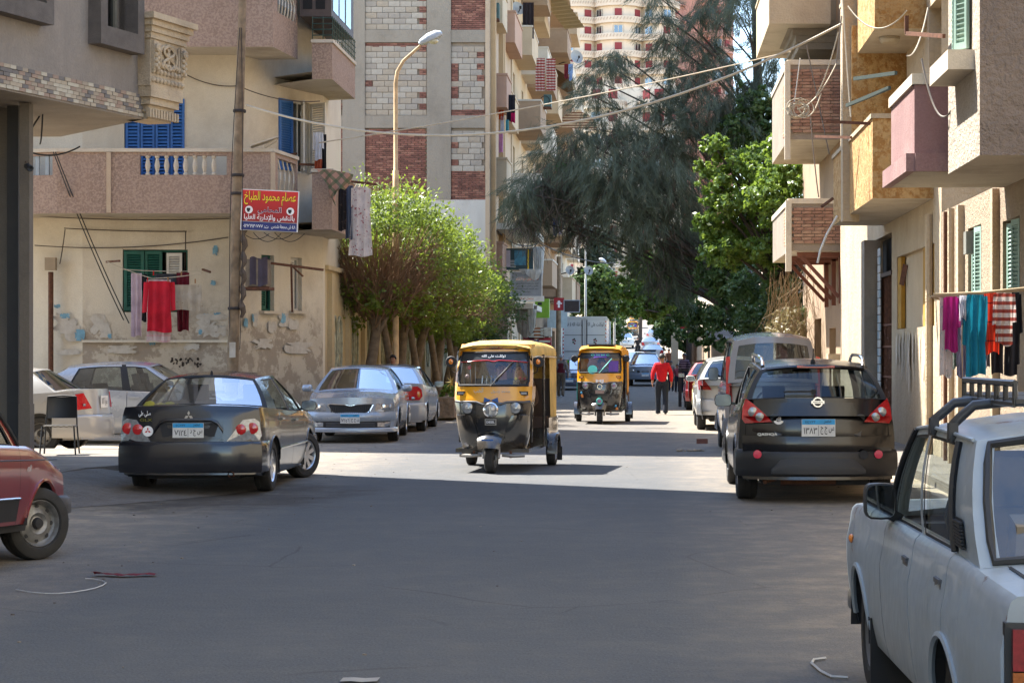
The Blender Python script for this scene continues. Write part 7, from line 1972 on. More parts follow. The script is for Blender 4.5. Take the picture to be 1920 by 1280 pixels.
for px, py, r_ in clumps:
    Y = 67+rnd.uniform(-2.2, 2.2); c = Vector(px2(px, py, Y)); hb = min(16, max(3.0, c.z-rnd.uniform(.8, 3.2)))
    hb2 = max(2.5, min(hb-abs(c.x)*.25, 15.5)); tx = -.2 if hb2 < 9 else .1
    limbs(t, (tx, .25, hb2), [tuple(c)], .065 if abs(c.x) > 3 else .045, BARKD)
    k = int(2700*r_**1.6)+350
    u = unit(rng.normal(size=(k, 3)))*(rng.random(k)**.45)[:, None]; m_ = max(10, k//45); tu = unit(rng.normal(size=(m_, 3)))*(rng.random(m_)**.5)[:, None]
    idx = rng.integers(0, m_, k); al = rng.random(k)
    base = tu[idx]*r_*np.array([1.1, 1.0, .62]); dr = unit(tu*np.array([1, 1, .3])+np.array([0, 0, -.75])+rng.normal(size=(m_, 3))*.3)
    P = np.array(c)+base+dr[idx]*(al*(.75+.3*r_))[:, None]+rng.normal(size=(k, 3))*.05
    cc.append(P); dd.append(unit(dr[idx]+rng.normal(size=(k, 3))*.38+np.array([0, 0, -.25])))
c = np.concatenate(cc); d = np.concatenate(dd); k = len(c)
quads('crown', c, d, unit(np.cross(d, rng.normal(size=(k, 3)))), .26+.22*rng.random(k), .010+.010*rng.random(k), NEED, t)
m = MB()
for i in range(900):                                       # hanging dead branchlets
    px, py, r_ = rnd.choice(clumps[:24]); p = Vector(px2(px+rnd.uniform(-25, 25), py+rnd.uniform(0, 55), 67+rnd.uniform(-2, 2))); q = p+Vector((rnd.gauss(0, .3), rnd.gauss(0, .3), rnd.uniform(-1.3, -.2)))
    m.tube([p, p.lerp(q, .5)+Vector((rnd.gauss(0, .12), 0, .1)), q], [.014, .01, .004], 3, cap=False)
tag(m.build('branchlets', BARKD, t), kind='stuff')

# broadleaf trees on the right
t = thing('broadleaf_tree', 'bright sunlit broadleaf tree beside the brick balconies', 'tree', (4.6, 60.5, .1))
trunk(t, [(0, 0, 0), (-.1, 0, 1.8), (-.2, 0, 3.6)], [.26, .22, .18], BARKD)
q = lambda px, py, rx, rz_, Y=60.: (PX(px, Y)-4.6, Y-60.5, PZ(py, Y)-.1, rx, rx, rz_)
bl = [q(1340, 275, .45, .4), q(1370, 300, .5, .4), q(1345, 345, .6, .45), q(1400, 330, .6, .45), q(1385, 380, .8, .55), q(1335, 380, .4, .35), q(1430, 300, .8, .5, 61), q(1470, 330, .75, .55, 59), q(1440, 370, .8, .5, 58.5), q(1500, 320, .6, .5, 59), q(1410, 420, .9, .6, 61), q(1350, 430, .7, .5, 60.5), q(1470, 400, .8, .6, 59), q(1500, 420, .7, .6, 60), q(1360, 470, .8, .5), q(1430, 470, .9, .5), q(1510, 360, .5, .5, 58), q(1520, 285, .5, .4, 59), q(1460, 270, .6, .4, 60), q(1525, 440, .6, .6, 57.5), q(1320, 310, .35, .3), q(1330, 420, .5, .45)]
limbs(t, (-.2, 0, 3.0), [b[:3] for b in bl], .09, BARKD)
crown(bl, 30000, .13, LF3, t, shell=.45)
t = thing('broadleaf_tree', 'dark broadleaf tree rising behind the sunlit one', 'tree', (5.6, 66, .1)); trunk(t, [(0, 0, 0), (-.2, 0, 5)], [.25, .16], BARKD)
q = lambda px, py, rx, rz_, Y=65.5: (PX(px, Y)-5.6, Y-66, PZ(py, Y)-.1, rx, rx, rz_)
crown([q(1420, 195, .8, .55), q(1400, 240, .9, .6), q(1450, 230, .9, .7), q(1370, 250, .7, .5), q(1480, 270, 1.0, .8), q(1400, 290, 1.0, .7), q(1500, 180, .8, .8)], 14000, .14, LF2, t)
t = thing('hedge_trees', 'mass of dark green trees overhanging the garden wall on the right', 'trees', (3.9, 70, .1))
for k in range(5): trunk(t, [(.2, -6+k*3.5, 0), (rnd.uniform(-.5, .3), -6+k*3.5, 3)], [.16, .1], BARKD)
q = lambda px, py, rx, rz_, Y=68.: (PX(px, Y)-3.9, Y-70, PZ(py, Y)-.1, rx, rx*.8, rz_)
bl = [q(1280, 560, .6, .5, 74), q(1300, 520, .9, .6, 74), q(1320, 590, .8, .6, 70), q(1260, 600, .35, .35, 78), q(1270, 625, .4, .3, 78), q(1360, 530, 1.0, .7, 66), q(1370, 590, .9, .6, 66), q(1420, 540, 1.0, .7, 63), q(1430, 600, .9, .6, 62), q(1480, 560, .9, .8, 60), q(1310, 630, .5, .35, 70), q(1345, 640, .5, .3, 66), q(1400, 640, .6, .3, 63), q(1340, 480, 1.0, .6, 72), q(1470, 500, .9, .6, 61), q(1500, 610, .6, .6, 57), q(1295, 470, .8, .6, 73), q(1265, 500, .6, .5, 76), q(1310, 430, .7, .5, 72), q(1380, 470, 1.0, .6, 66), q(1290, 590, .6, .5, 73)]
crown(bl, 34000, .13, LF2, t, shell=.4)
# trees further along
def far_tree(label, px, Y, z, r_, n, mat, bl, size=.2, h=3.5):
    X0 = PX(px, Y); g = GZ(Y); t = thing('roadside_tree', label, 'tree', (X0, Y, g), 0, 'trees further down the street'); trunk(t, [(0, 0, 0), (.1, 0, h)], [.22, .14], BARKD)
    q = [(PX(a, Y)-X0, dy, PZ(b, Y)-g, rx, rx, rz_) for a, b, rx, rz_, dy in bl]; limbs(t, (.1, 0, h-.3), [b[:3] for b in q[:5]], .09, BARKD); crown(q, n, size, mat, t, shell=.4)
far_tree('yellow-green tree arching over the far traffic from the right', 1290, 112, 0, 0, 15000, LF3, [(1170, 540, .9, .7, 0), (1200, 500, 1.1, .8, 1), (1180, 580, .8, .5, -1), (1215, 560, 1.0, .8, 0), (1245, 520, 1.1, .9, 1), (1250, 575, 1.0, .7, 0), (1275, 550, 1.0, .9, -1), (1225, 590, .7, .5, 0), (1265, 600, .6, .4, 0), (1195, 475, .8, .6, 1)], .19)
far_tree('green tree behind the arching yellow-green one', 1300, 130, 0, 0, 9000, LF2, [(1255, 490, 1.5, 1.2, 0), (1290, 520, 1.5, 1.2, 0), (1220, 530, 1.2, 1, 0), (1280, 460, 1.4, 1, 0), (1260, 590, 1.2, .8, 0)], .24)
far_tree('dark tree over the parked box truck on the left', 1095, 124, 0, 0, 11000, LF2, [(1110, 560, 1.2, .9, 0), (1090, 540, 1.0, .8, 0), (1135, 550, 1.1, .9, 0), (1120, 515, 1.1, .7, 0), (1150, 575, .9, .6, 0), (1090, 580, 1., .6, 0), (1130, 590, .9, .5, 0)], .22)
far_tree('grey-green conifer between the lamp posts and the far tower', 1122, 150, 0, 0, 7000, PINEL, [(1122, 400, .8, 1.2, 0), (1120, 440, 1.3, 1.2, 0), (1124, 480, 1.6, 1.2, 0), (1120, 520, 1.6, 1., 0)], .3, h=12)
far_tree('pale green tree at the far end of the street', 1200, 200, 0, 0, 5000, LF3, [(1165, 560, 1.6, 1.2, 0), (1140, 580, 1.4, 1, 0), (1240, 560, 2, 1.5, 0), (1190, 540, 1.6, 1.1, 0), (1262, 590, 1.8, 1.2, 0)], .34)
far_tree('low dark shrubs beside the far end of the road on the left', 1150, 176, 0, 0, 5000, LF2, [(1143, 632, 1.6, 1.3, 0), (1152, 610, 1.4, 1.1, 0), (1136, 600, 1.6, 1.2, 0), (1160, 590, 1.3, .9, 0)], .26, h=2)
far_tree('dark trees closing the right side of the far road', 1262, 160, 0, 0, 6000, LF2, [(1250, 622, 1.2, 1.0, 0), (1262, 600, 1.6, 1.3, 0), (1245, 596, 1.1, .8, 0), (1270, 635, 1.5, 1.2, 0)], .26, h=2)
far_tree('dark tree mass at the top of the far slope', 1205, 262, 0, 0, 5000, LF2, [(1175, 598, 2.6, 1.6, 0), (1205, 590, 2.6, 1.6, 0), (1235, 598, 2.6, 1.7, 0), (1215, 604, 2, 1.2, 0), (1185, 606, 2, 1.2, 0)], .4, h=3)
# dry creeper hanging by the brick house
t = thing('creeper', 'dry tangled creeper hanging beside the brick balcony house', 'creeper', (4.1, 53, 0)); m = MB()
for i in range(260):
    p = Vector((rnd.uniform(-.75, .25), rnd.uniform(-2, 2.5), rnd.uniform(2.2, 4.0))); q_ = p+Vector((rnd.gauss(0, .25), rnd.gauss(0, .3), -rnd.uniform(.5, 2.4))); mid = p.lerp(q_, .5)+Vector((rnd.gauss(0, .2), rnd.gauss(0, .2), 0)); m.tube([p, mid, q_], [.007, .005, .002], 3, cap=False)
tag(m.build('stems', plain('dry_stem', rgb(124, 104, 76), .9), t), kind='stuff')
crown([(-.5, 0, 2.2, .45, 1.6, .8), (-.2, -.5, 1.6, .4, 1.2, .9)], 3500, .1, leafmat('dry_leaf', (.13, .11, .05), (.22, .18, .08), .25), t, shell=.2)
# weeds by the tree kerb
t = tag(MB().build('kerb_weeds', LF1), kind='stuff'); bpy.data.objects.remove(t)
w_ = thing('planter_wall', 'low stone planter edge with weeds beside the three-wheeler', 'planter'); m = MB(); m.box((-5.05, 52.5, .32), (.45, 7, .5)); m.build('masonry', plaster('rubble_stone', rgb(150, 126, 100), rgb(96, 80, 66), 3, .5, bump=.05, grain=9), w_)
crown([(-5.1, 50.5, .75, .25, .8, .22), (-5.1, 53, .7, .2, .6, .2)], 500, .11, LF3, w_, name='weeds')
# ------------------------------------------------------------ poles, lamps, wires, signs
WOODP = plain('weathered_pole', rgb(124, 106, 84), .85, var=.45, scale=4, bump=.01)
def sheet_sign(label, c, w_, h, mats, yaw=0., name='sign', group=None, th=.03, frame=None):
    r = thing(name, label, 'sign', c, yaw, group); m = MB(); m.box((0, 0, 0), (w_, th, h)); m.build('board', mats, r)
    if frame:
        for (cx, cz, a, b) in ((0, h/2, w_+.04, .04), (0, -h/2, w_+.04, .04), (w_/2, 0, .04, h-.04), (-w_/2, 0, .04, h-.04)): m = MB(); m.box((cx, -.012, cz), (a, th+.02, b)); m.build('frame', frame, r)
    return r
def panel(r, name, mat, x, z, w_, h, o=.0): m = MB(); m.box((x, -.022-o, z), (w_, .006, h)); return m.build(name, mat, r)
FX, FN = (1, 0, 0), (0, 0, 1)
pl = thing('utility_pole', 'leaning rusty pole carrying the red sign in front of the corner house', 'pole', (PX(433, 39.2), 39.2, .1)); b = Vector((0, 0, 0)); tp = Vector((PX(456, 39.2)-PX(433, 39.2), 0, PZ(-40, 39.2)))
m = MB(); m.tube([b.lerp(tp, k/10) for k in range(11)], [.125-.005*k for k in range(11)], 12); m.build('shaft', WOODP, pl, 50)
for z in (.27, .52, .56, .70): m = MB(); p = b.lerp(tp, z); m.lathe([(.12, -.03), (.128, -.02), (.128, .02), (.12, .03)], p, (0, 0, 1), 12); m.build('band', IRON, pl, 40)
for k in range(2): m = MB(); a = rnd.uniform(0, 6); m.tube([b.lerp(tp, t_)+Vector((.13*math.cos(a+t_*3)+.03, -.12+.03*math.sin(t_*9), 0)) for t_ in [.18+.1*j for j in range(8)]], .008, 4); m.build('cable', IRON, pl)
m = MB(); m.tube([b.lerp(tp, .25+.012*k)+Vector((.15+.03*math.sin(k*2.1)+.02*(k % 3), -.05+.02*math.cos(k), 0)) for k in range(17)], [.03+.02*(k % 3) for k in range(17)], 6)
m.build('cable_bundle', plain('frayed_cable', rgb(88, 76, 66), .9), pl)
m = MB(); m.box(b.lerp(tp, .24)+Vector((.0, -.135, -.55)), (.12, .01, .3)); m.build('notice', PW, pl)
sw, sh_ = PX(560, 39.1)-PX(453, 39.1), PZ(356, 39.1)-PZ(433, 39.1)
SRED = NT('sign_red'); x_, y_, z_ = SRED.sep(); SRED.col(SRED.mix(SRED.ramp(z_, -.3, .4), rgb(128, 20, 28), rgb(206, 42, 38))); SRED.rough(.45); SRED = SRED.m
sg_ = sheet_sign('red and blue banner sign with yellow Arabic lettering fixed to the leaning pole', AT(506, 395, 39.1), sw, sh_, WHITE, R(0))
sg_.rotation_euler = (0, R(2.5), R(2))
panel(sg_, 'red_field', SRED, 0, sh_*.1, sw-.04, sh_*.78-.02); panel(sg_, 'blue_field', plain('sign_blue', rgb(36, 48, 108), .45), 0, -sh_*.39, sw-.04, sh_*.2)
YINK = plain('yellow_ink', rgb(238, 206, 40), .5, var=0); NAVY = plain('navy_ink', rgb(30, 34, 84), .5, var=0)
text('عصام محمود الطباخ', INK, sg_, (.008, -.0262, sh_*.285), FX, FN, sw*.9, sh_*.34, .022); text('عصام محمود الطباخ', YINK, sg_, (0, -.028, sh_*.29), FX, FN, sw*.9, sh_*.33, .008)
text('المحامى', WINK, sg_, (0, -.0262, 0.0), FX, FN, sw*.41, sh_*.17, .02); text('المحامى', NAVY, sg_, (0, -.028, 0.0), FX, FN, sw*.4, sh_*.15, .006)
text('بالنقض والإدارية العليا', WINK, sg_, (0, -.027, -sh_*.19), FX, FN, sw*.88, sh_*.18, .012)
text('٤٨ ش محطة شدس', WINK, sg_, (sw*.25, -.0275, -sh_*.39), FX, FN, sw*.42, sh_*.11, .012); text('ت: ٠١٢٧٦٩٣٠٧٧٧', WINK, sg_, (-sw*.23, -.0275, -sh_*.39), FX, FN, sw*.44, sh_*.09, .012)
for sx_ in (-1, 1):
    m = MB(); m.lathe([(.075, 0), (.075, .004), (0, .004)], (sx_*sw*.36, -.026, 0), (0, -1, 0), 18); e = m.build('emblem', WINK, sg_); m = MB(); m.box((sx_*sw*.36-.01, -.032, .01), (.07, .003, .05)); m.box((sx_*sw*.36-.01, -.032, -.03), (.045, .003, .03)); m.build('emblem_mark', INK, e)
def lamp(label, x, y, hgt, arm, head=.5, r=.065, mat=None, lean=0., z0=0., tilt=-25, group='street lamps'):
    t = thing('street_lamp', label, 'street lamp', (x, y, z0), 0, group); mat = mat or plain('rusty_cream_pole', rgb(190, 160, 120), .7, var=.35, scale=3)
    m = MB(); a = Vector((arm, 0, 0)); s = 1 if arm > 0 else -1
    m.tube([(0, 0, 0), (lean*.3, 0, hgt*.4), (lean*.6, 0, hgt*.7), (lean*.62, 0, hgt*.7+.02), (lean, 0, hgt-.5), (lean+arm*.05, 0, hgt-.22), (lean+arm*.25, 0, hgt+.05), (lean+arm*.55, 0, hgt+.25), (lean+arm*.8, 0, hgt+.42)], [r*1.15, r*1.15, r*1.1, r*.8, r*.78, r*.72, r*.6, r*.55, r*.5], 8); m.build('pole', mat, t, 60)
    h0 = Vector((lean+arm*.75, 0, hgt+.44)); d = Vector((s*math.cos(R(tilt)), 0, -math.sin(R(tilt)))); M = d.to_track_quat('X', 'Z').to_matrix()
    m = MB(); rows = []
    for u, w_, hh in ((0, .05, .05), (.1, .13, .10), (.45, .17, .16), (.8, .16, .15), (.98, .1, .08), (1, .05, .04)):
        rows.append([h0+M@Vector((u*head, w_*math.cos(a_), hh*max(-.35, math.sin(a_)))) for a_ in [2*math.pi*k/12 for k in range(13)]])
    m.grid(rows); m.build('lamp_head', plain('lamp_grey', rgb(170, 176, 180), .5), t, 40)
    m = MB(); m.ball(h0+M@Vector((head*.55, 0, -.07)), .15, 10, 6, sc=(1.2*head/.5*.6, .9, .5)); m.build('lamp_glass', plain('lamp_bowl', rgb(190, 186, 160), .2), t, 60)
lamp('street lamp with a rusty cream pole rising from the clipped trees', PX(742, 47.5), 47.5, PZ(118, 47.5), .75, .62, lean=0.0)
lamp('white street lamp on a thin pole beside the dark dish', PX(1098, 118), 118, PZ(444, 118)-GZ(118), .55, .5, .06, plain('pale_pole', rgb(176, 176, 170), .6), z0=GZ(118))
lamp('lower far street lamp with its head over the box truck', PX(1152, 125), 125, PZ(505, 125)-GZ(125), -.7, .5, .06, MATS['pale_pole'], z0=GZ(125))
lamp('tallest far street lamp beside the low cream block', PX(1143, 150), 150, PZ(470, 150)-GZ(150), .9, .6, .07, MATS['pale_pole'], z0=GZ(150))
p = thing('telegraph_pole', 'plain brown timber pole standing by the truck', 'pole', (PX(1047, 98), 98, 0)); m = MB(); m.tube([(0, 0, 0), (.02, 0, 6.5)], [.14, .11], 8); m.build('shaft', WOODP, p, 50)
p = thing('telegraph_pole', 'grey concrete post before the shops under the signs', 'pole', (PX(943, 73), 73, 0)); m = MB(); m.box((0, 0, 2.2), (.34, .3, 4.4)); m.box((0, -.02, 3.6), (.5, .4, .9)); m.build('shaft', BCONC, p)
def cable(label, pts, r=.02, mat=None, sag=0., group=None, cat='cable', n=24):
    m = MB()
    P = [Vector(q) for q in pts]; out = []
    for i in range(len(P)-1):
        for k in range(n+(i == len(P)-2)): t_ = k/n; out.append(P[i].lerp(P[i+1], t_)-Vector((0, 0, sag*4*t_*(1-t_))))
    m.tube(out, r, 5); return tag(m.build('cable', mat or plain('pale_cable', rgb(176, 164, 142), .7)), label, cat, group)
e1, e2 = AT(1590, 42, 34), AT(1482, 97, 46)
a1 = AT(462, 198, 39.1)
def sagto(a, b, px, py, Y): t_ = (px-CX)/F; return None
cable('thick pale cable sagging across the street from the leaning pole to the ochre house', [a1, AT(1588, 40, 33.5)], .022, sag=1.17)
cable('thinner upper cable rising across the street to the brick-balconied house', [AT(598, 268, 41.5), AT(1482, 97, 45.8)], .015, sag=.12)
DKW = plain('dark_wire', (.02, .02, .02), .7)
cable('dark wires running from the peach flats over the shop signs', [AT(930, 430, 72), AT(1010, 455, 90), AT(1170, 492, 118)], .03, DKW, .35)
cable('dark wire falling from the first balcony to the wall', [AT(100, 285, 39.6), AT(232, 600, 40.9)], .012, DKW, .12)
cable('dark wire falling beside the first one to the wall', [AT(104, 285, 39.6), AT(242, 606, 40.9)], .012, DKW, .1)
WL = ['thin wire right under the first balcony slab of the corner house', 'short thin wire above the green shuttered window', 'long sagging wire from the left corner to the leaning pole', 'wire from the carved balcony to the leaning pole', 'wire from the leaning pole to the white shutters', 'thin wire dropping to the top of the green shuttered window', 'thin wire dropping to the small meter box']
for i, (a, b, s_) in enumerate([((60, 405), (430, 410), .05), ((120, 428), (350, 434), .02), ((65, 460), (428, 445), .12), ((340, 135), (455, 160), .12), ((455, 165), (600, 190), .1), ((348, 433), (348, 468), .0), ((122, 430), (112, 495), .05)]):
    cable(WL[i], [AT(*a, D-.06), AT(*b, D-.06)], .011, plain('wall_wire', rgb(70, 60, 52), .8), s_, 'wires along the corner house')
for k in range(4): cable('small loop of wire under the red banner sign', [AT(455+20*k, 436, 39.3), AT(505+22*k, 438, 39.4)], .008, DKW, .12+.05*(k % 2), 'wire loops under the sign')
OL = ['short loose wire rising to the grey overhang', 'nearly level loose wire by the black security camera', 'vertical loose wire hanging from the grey overhang']
for i, (a, b, s_) in enumerate([((60, 240), (78, 212), .0), ((55, 285), (150, 275), .08), ((80, 215), (75, 270), .1)]): cable(OL[i], [AT(*a, 27), AT(*b, 27.4)], .012, DKW, s_, 'loose wires at the grey overhang')
cm = thing('security_camera', 'small black camera on the corner column', 'camera', AT(54, 314, 25.4)); m = MB(); m.lathe([(.0, -.09), (.04, -.09), (.045, .07), (.035, .08), (0, .06)], (0, 0, 0), (.5, -.8, -.25), 12); m.build('barrel', BLACK, cm, 40); m = MB(); m.tube([(0, .05, .02), (-.08, .12, .08)], .015, 5); m.build('bracket', CHROME, cm)
# right-hand wires
PW2 = MATS['pale_cable']
SL = ['grey wire from the cable end down to the ochre post', 'pale wire running down to the coil of wire', 'pale wire passing behind the coil of wire', 'grey wire hanging straight down past the upper brick balcony', 'pale wire hanging along the ochre post', 'pale wire knotted right of the coil of wire', 'grey wire hanging below the coil of wire', 'pale wire looping under the topmost ochre balcony', 'pale wire looping in front of the horizontal bracket', 'grey wire loop hanging over the pink balcony', 'pale wire above the coil of wire']
for i, (a, b, s_) in enumerate([((1578, 30, 31), (1568, 120, 31), .05), ((1568, 120, 31), (1495, 205, 31), .15), ((1572, 60, 31), (1530, 180, 31), .1), ((1512, 85, 36), (1555, 290, 36), .0), ((1580, 0, 30.5), (1595, 220, 30), .05), ((1495, 200, 31), (1540, 175, 31), .25), ((1520, 220, 32), (1535, 370, 32), .1), ((1700, 20, 29), (1590, 12, 30), .3), ((1740, 15, 29), (1700, 105, 28), .2), ((1728, 110, 22), (1785, 205, 21.5), .3), ((1500, 110, 40), (1490, 190, 36), .0)]):
    cable(SL[i], [AT(*a), AT(*b)], .011, PW2 if i % 3 else plain('grey_wire', rgb(120, 112, 104), .7), s_, 'slack wires on the right')
m = MB()
for k in range(9): c = AT(1496, 205, 31)+Vector((rnd.gauss(0, .04), 0, rnd.gauss(0, .04))); r_ = rnd.uniform(.1, .17); m.tube([c+Vector((r_*math.cos(a), rnd.gauss(0, .02), r_*math.sin(a)*.9)) for a in [2*math.pi*j/14 for j in range(15)]], .008, 4)
tag(m.build('coil_of_wire', PW2), 'tangled coil of pale wire hanging before the brick balcony', 'wire coil')
tag(MB().tube([AT(1570, 405, 33), AT(1550, 440, 33), AT(1538, 470, 33), AT(1533, 493, 33)], .02, 6).build('hose', plain('white_hose', rgb(190, 190, 184), .5), None, 50), 'white bent hose hanging under the ochre balcony', 'hose')
RL = ['dark green iron rod at the top edge of the pink balcony', 'dark green iron rod bound with string below the pink balcony rim', 'rusty rod on the rim of the ochre balcony', 'long rusty rod at the far corner of the ochre balcony', 'short rod below the ochre balcony by the lower brick one', 'horizontal rusty bracket beside the sea green shutter', 'upright rusty bracket beside the sea green shutter']
for i, (a, b) in enumerate([((1602, 148, 25), (1680, 137, 23.5)), ((1588, 198, 26), (1668, 165, 24.1)), ((1550, 228, 30.5), (1632, 232, 30.2)), ((1528, 256, 33), (1596, 258, 32)), ((1540, 388, 36), (1562, 372, 35.8)), ((1700, 63, 23), (1770, 68, 21.5)), ((1700, 30, 23), (1700, 63, 23))]):
    m = MB(); m.beam(AT(*a), AT(*b), .035, .045); tag(m.build('rod', RUST if i > 1 else plain('dark_green_iron', rgb(40, 52, 46), .7)), RL[i], 'rod')

# shop signs down the left
TEAL = plain('sign_teal', rgb(28, 66, 76), .5); GREYS = plain('sign_grey', rgb(150, 156, 164), .6)
s1 = sheet_sign('dark teal picture sign torn at its left corner, above the grey board', AT(968, 486, 73.2), 1.25, .8, TEAL, R(4)); panel(s1, 'white_patch', plain('torn_vinyl', rgb(190, 184, 196), .7), -.42, .02, .4, .62); panel(s1, 'picture', plain('sea_picture', rgb(60, 130, 160), .5, var=.5, scale=5), .14, .05, .42, .55); panel(s1, 'yellow_bar', YINK, .44, 0, .05, .72, .004)
for k in range(5): panel(s1, 'white_line', WINK, -.12, -.05-.06*k, .2, .015)
s2 = sheet_sign('grey shop board with a red Arabic title and small black lines', AT(987, 533, 73), 1.15, .92, GREYS, R(3), frame=WHITE)
text('بسم الله', INK, s2, (0, -.02, .36), FX, FN, .18, .05); text('معمل تحاليل طبية الدكتور', REDLENS, s2, (.02, -.02, .2), FX, FN, .85, .15, .02)
for k, s_ in enumerate(('كيمياء وفسيولوجيا الدم والهرمونات', 'بكالوريوس العلوم جامعة الاسكندرية', 'دبلوم الكيمياء الحيوية التحليلية')): text(s_, INK, s2, (.02, -.02, .03-.1*k), FX, FN, .85, .06, .01)
text('مواعيد', INK, s2, (.02, -.02, -.28), FX, FN, .25, .05, .01)
s3 = sheet_sign('white strip sign with red lettering under the grey board', AT(990, 560, 73), 1.2, .2, WHITE, R(3)); text('معمل تحاليل', REDLENS, s3, (-.1, -.02, 0), FX, FN, .6, .12, .02)
s4 = sheet_sign('red shop sign with a white emblem before the box truck', AT(1048, 570, 96), .5, .62, plain('sign_crimson', rgb(150, 26, 34), .5), R(2)); m = MB(); m.lathe([(.07, 0), (.07, .005), (0, .005)], (0, -.018, .1), (0, -1, 0), 12); m.box((0, -.022, -.06), (.1, .004, .22)); m.box((0.02, -.022, .03), (.26, .004, .05)); m.build('emblem', WINK, s4)
s5 = sheet_sign('dark framed sign hanging right of the red emblem sign', AT(1072, 574, 96), .75, .58, plain('sign_black', rgb(44, 34, 34), .4, var=.4, scale=5), R(2), frame=GREYS)
s6 = sheet_sign('lime green shop box with a black mark', AT(1017, 578, 88), .62, .85, plain('sign_lime', rgb(110, 150, 36), .5), R(0), th=.5); panel(s6, 'mark', INK, -.1, .2, .18, .12, .24)
s7 = sheet_sign('pale shop board behind the timber pole', AT(1045, 598, 99), 1.0, .9, plain('sign_pale', rgb(170, 186, 190), .6), 0.)
s8 = sheet_sign('red and yellow fruit stall sign among the dark trees', AT(1284, 607, 80), .36, .42, plain('sign_crimson', rgb(150, 26, 34), .5), R(-8)); panel(s8, 'yellow_top', YINK, 0, .14, .34, .12)
tq = AT(1010, 622, 90)
for i, (px, py, w_, h, cc, lab) in enumerate([(1005, 660, .8, 1.0, rgb(34, 60, 130), 'blue crate of soft drinks before the shops'), (1022, 650, .55, .8, rgb(150, 24, 32), 'red drinks cooler before the shops'), (1006, 625, .7, .5, rgb(150, 90, 50), 'brown box of crisps on the shop shelf'), (992, 640, .5, .9, rgb(120, 30, 34), 'crimson stand of packets at the shop door'), (1024, 622, .5, .4, rgb(180, 172, 160), 'white carton on the shop shelf'), (1030, 690, .7, .6, rgb(30, 28, 30), 'black motor tricycle cover by the shops')]):
    r_ = thing('shop_crate', lab, 'crate', AT(px, py, 88)+Vector((0, 0, -h/2))); m = MB(); m.box((0, 0, h/2), (w_, .5, h)); m.build('case', plain('crate_%d' % i, cc, .6, var=.3, scale=6), r_)
    for k in range(3): m = MB(); m.box((0, -.26, h*(.2+.3*k)), (w_*.9, .03, h*.12)); m.build('band', plain('crate_band', rgb(190, 180, 160), .6), r_)
for i, (px, py, Y, w_, h, lab) in enumerate([(1010, 490, 74, .45, 1.1, 'white torn tarpaulin hanging beside the teal sign'), (995, 512, 72.8, .9, .3, 'white plastic sheet flopped over the grey board'), (985, 600, 73.5, .9, 1.1, 'grey canvas bundle hanging under the shop slab'), (998, 600, 73.2, .35, .8, 'white cloth strip at the end of the canvas bundle')]):
    p = AT(px, py, Y); m = MB(); m.grid([[p+Vector(((u-.5)*w_*(1-.35*v), .08*math.sin(u*14+i), -v*h+h/2+.12*math.sin(u*5+i)*v)) for u in [j/8 for j in range(9)]] for v in [j/6 for j in range(7)]]); tag(m.build('tarpaulin', cloth('tarp_white' if i != 2 else 'tarp_grey', rgb(200, 198, 190) if i != 2 else rgb(140, 130, 118))), lab, 'tarpaulin')
fs = thing('shop_slab', 'projecting shop slab with white edge over the left pavement', 'canopy', (-4.9, 76, 0)); m = MB(); m.box((0, 0, PZ(432, 74)), (1.3, 9, .22)); m.build('slab', WHT, fs)
fs = thing('shop_slab', 'lower shop slab carrying the strip sign', 'canopy', (-4.9, 76, 0)); m = MB(); m.box((0, 0, PZ(575, 74)), (1.3, 6, .2)); m.build('slab', WHT, fs)
# water tank and stall roof under the dark trees
st = thing('stall_roof', 'sagging grey tarpaulin roof under the dark trees', 'awning', (3.3, 82, 0)); m = MB(); rows = [[Vector((-.9+3.4*u, -1+2.5*v, 2.1+.5*v+.12*math.sin(u*9)+.08*math.sin(v*7+u*4))) for u in [j/10 for j in range(11)]] for v in [j/5 for j in range(6)]]; m.grid(rows); m.build('sheet', cloth('old_tarp', rgb(110, 100, 92)), st)
for x in (-.8, 2.3): m = MB(); m.tube([(x, -.9, 0), (x, -.9, 2.1)], .05, 6); m.build('post', WOODP, st)

# ------------------------------------------------------------ laundry
def cl(name, c, **k): return cloth('cloth_'+name, c, **k)
def garment(label, cat, p, wdir, w_, h, mat, kind='sheet', folds=3, amp=.03, group=None, skew=0., seed=0):
    rr = random.Random(seed+int(w_*1000)); p = Vector(p); d = Vector(wdir).normalized(); n = d.cross(Vector((0, 0, 1)))
    nu, nv = 14, 12; m = MB()
    ph = rr.uniform(0, 6)
    def pt(u, v, o=0.): return p+d*(u*w_+skew*v)+Vector((0, 0, -v*h+.02*math.sin(u*7+ph)*v))+n*(o+amp*math.sin(u*folds*2*math.pi+ph+v*.8)*(.35+.65*v)+.3*amp*math.sin(v*9+ph))
    def part(u0, u1, v0, v1, taper=0., o=0., flare=0.):
        m.grid([[pt(u0+(u1-u0)*i/nu+(taper*(j/nv))*(1 if False else 1)+((i/nu)-.5)*flare*(j/nv), v0+(v1-v0)*j/nv, o) for i in range(nu+1)] for j in range(nv+1)])
    if kind == 'sheet': part(-.5, .5, 0, 1)
    elif kind == 'shirt':
        part(-.34, .34, 0, 1, flare=.12); part(-.5, -.33, .02, .62, taper=-.06, o=.02); part(.33, .5, .02, .58, taper=.05, o=-.02)
    elif kind == 'trousers':
        part(-.5, .5, 0, .35); part(-.5, -.04, .35, 1, taper=.04); part(.04, .5, .35, 1, taper=-.03, o=.02)
    elif kind == 'dress':
        part(-.3, .3, 0, .3, flare=.2); part(-.4, .4, .3, 1, flare=.25); part(-.42, -.28, .02, .3, o=.02); part(.28, .42, .02, .3, o=-.02)
    o = m.build('garment', mat, None, 60); return tag(o, label, cat, group)
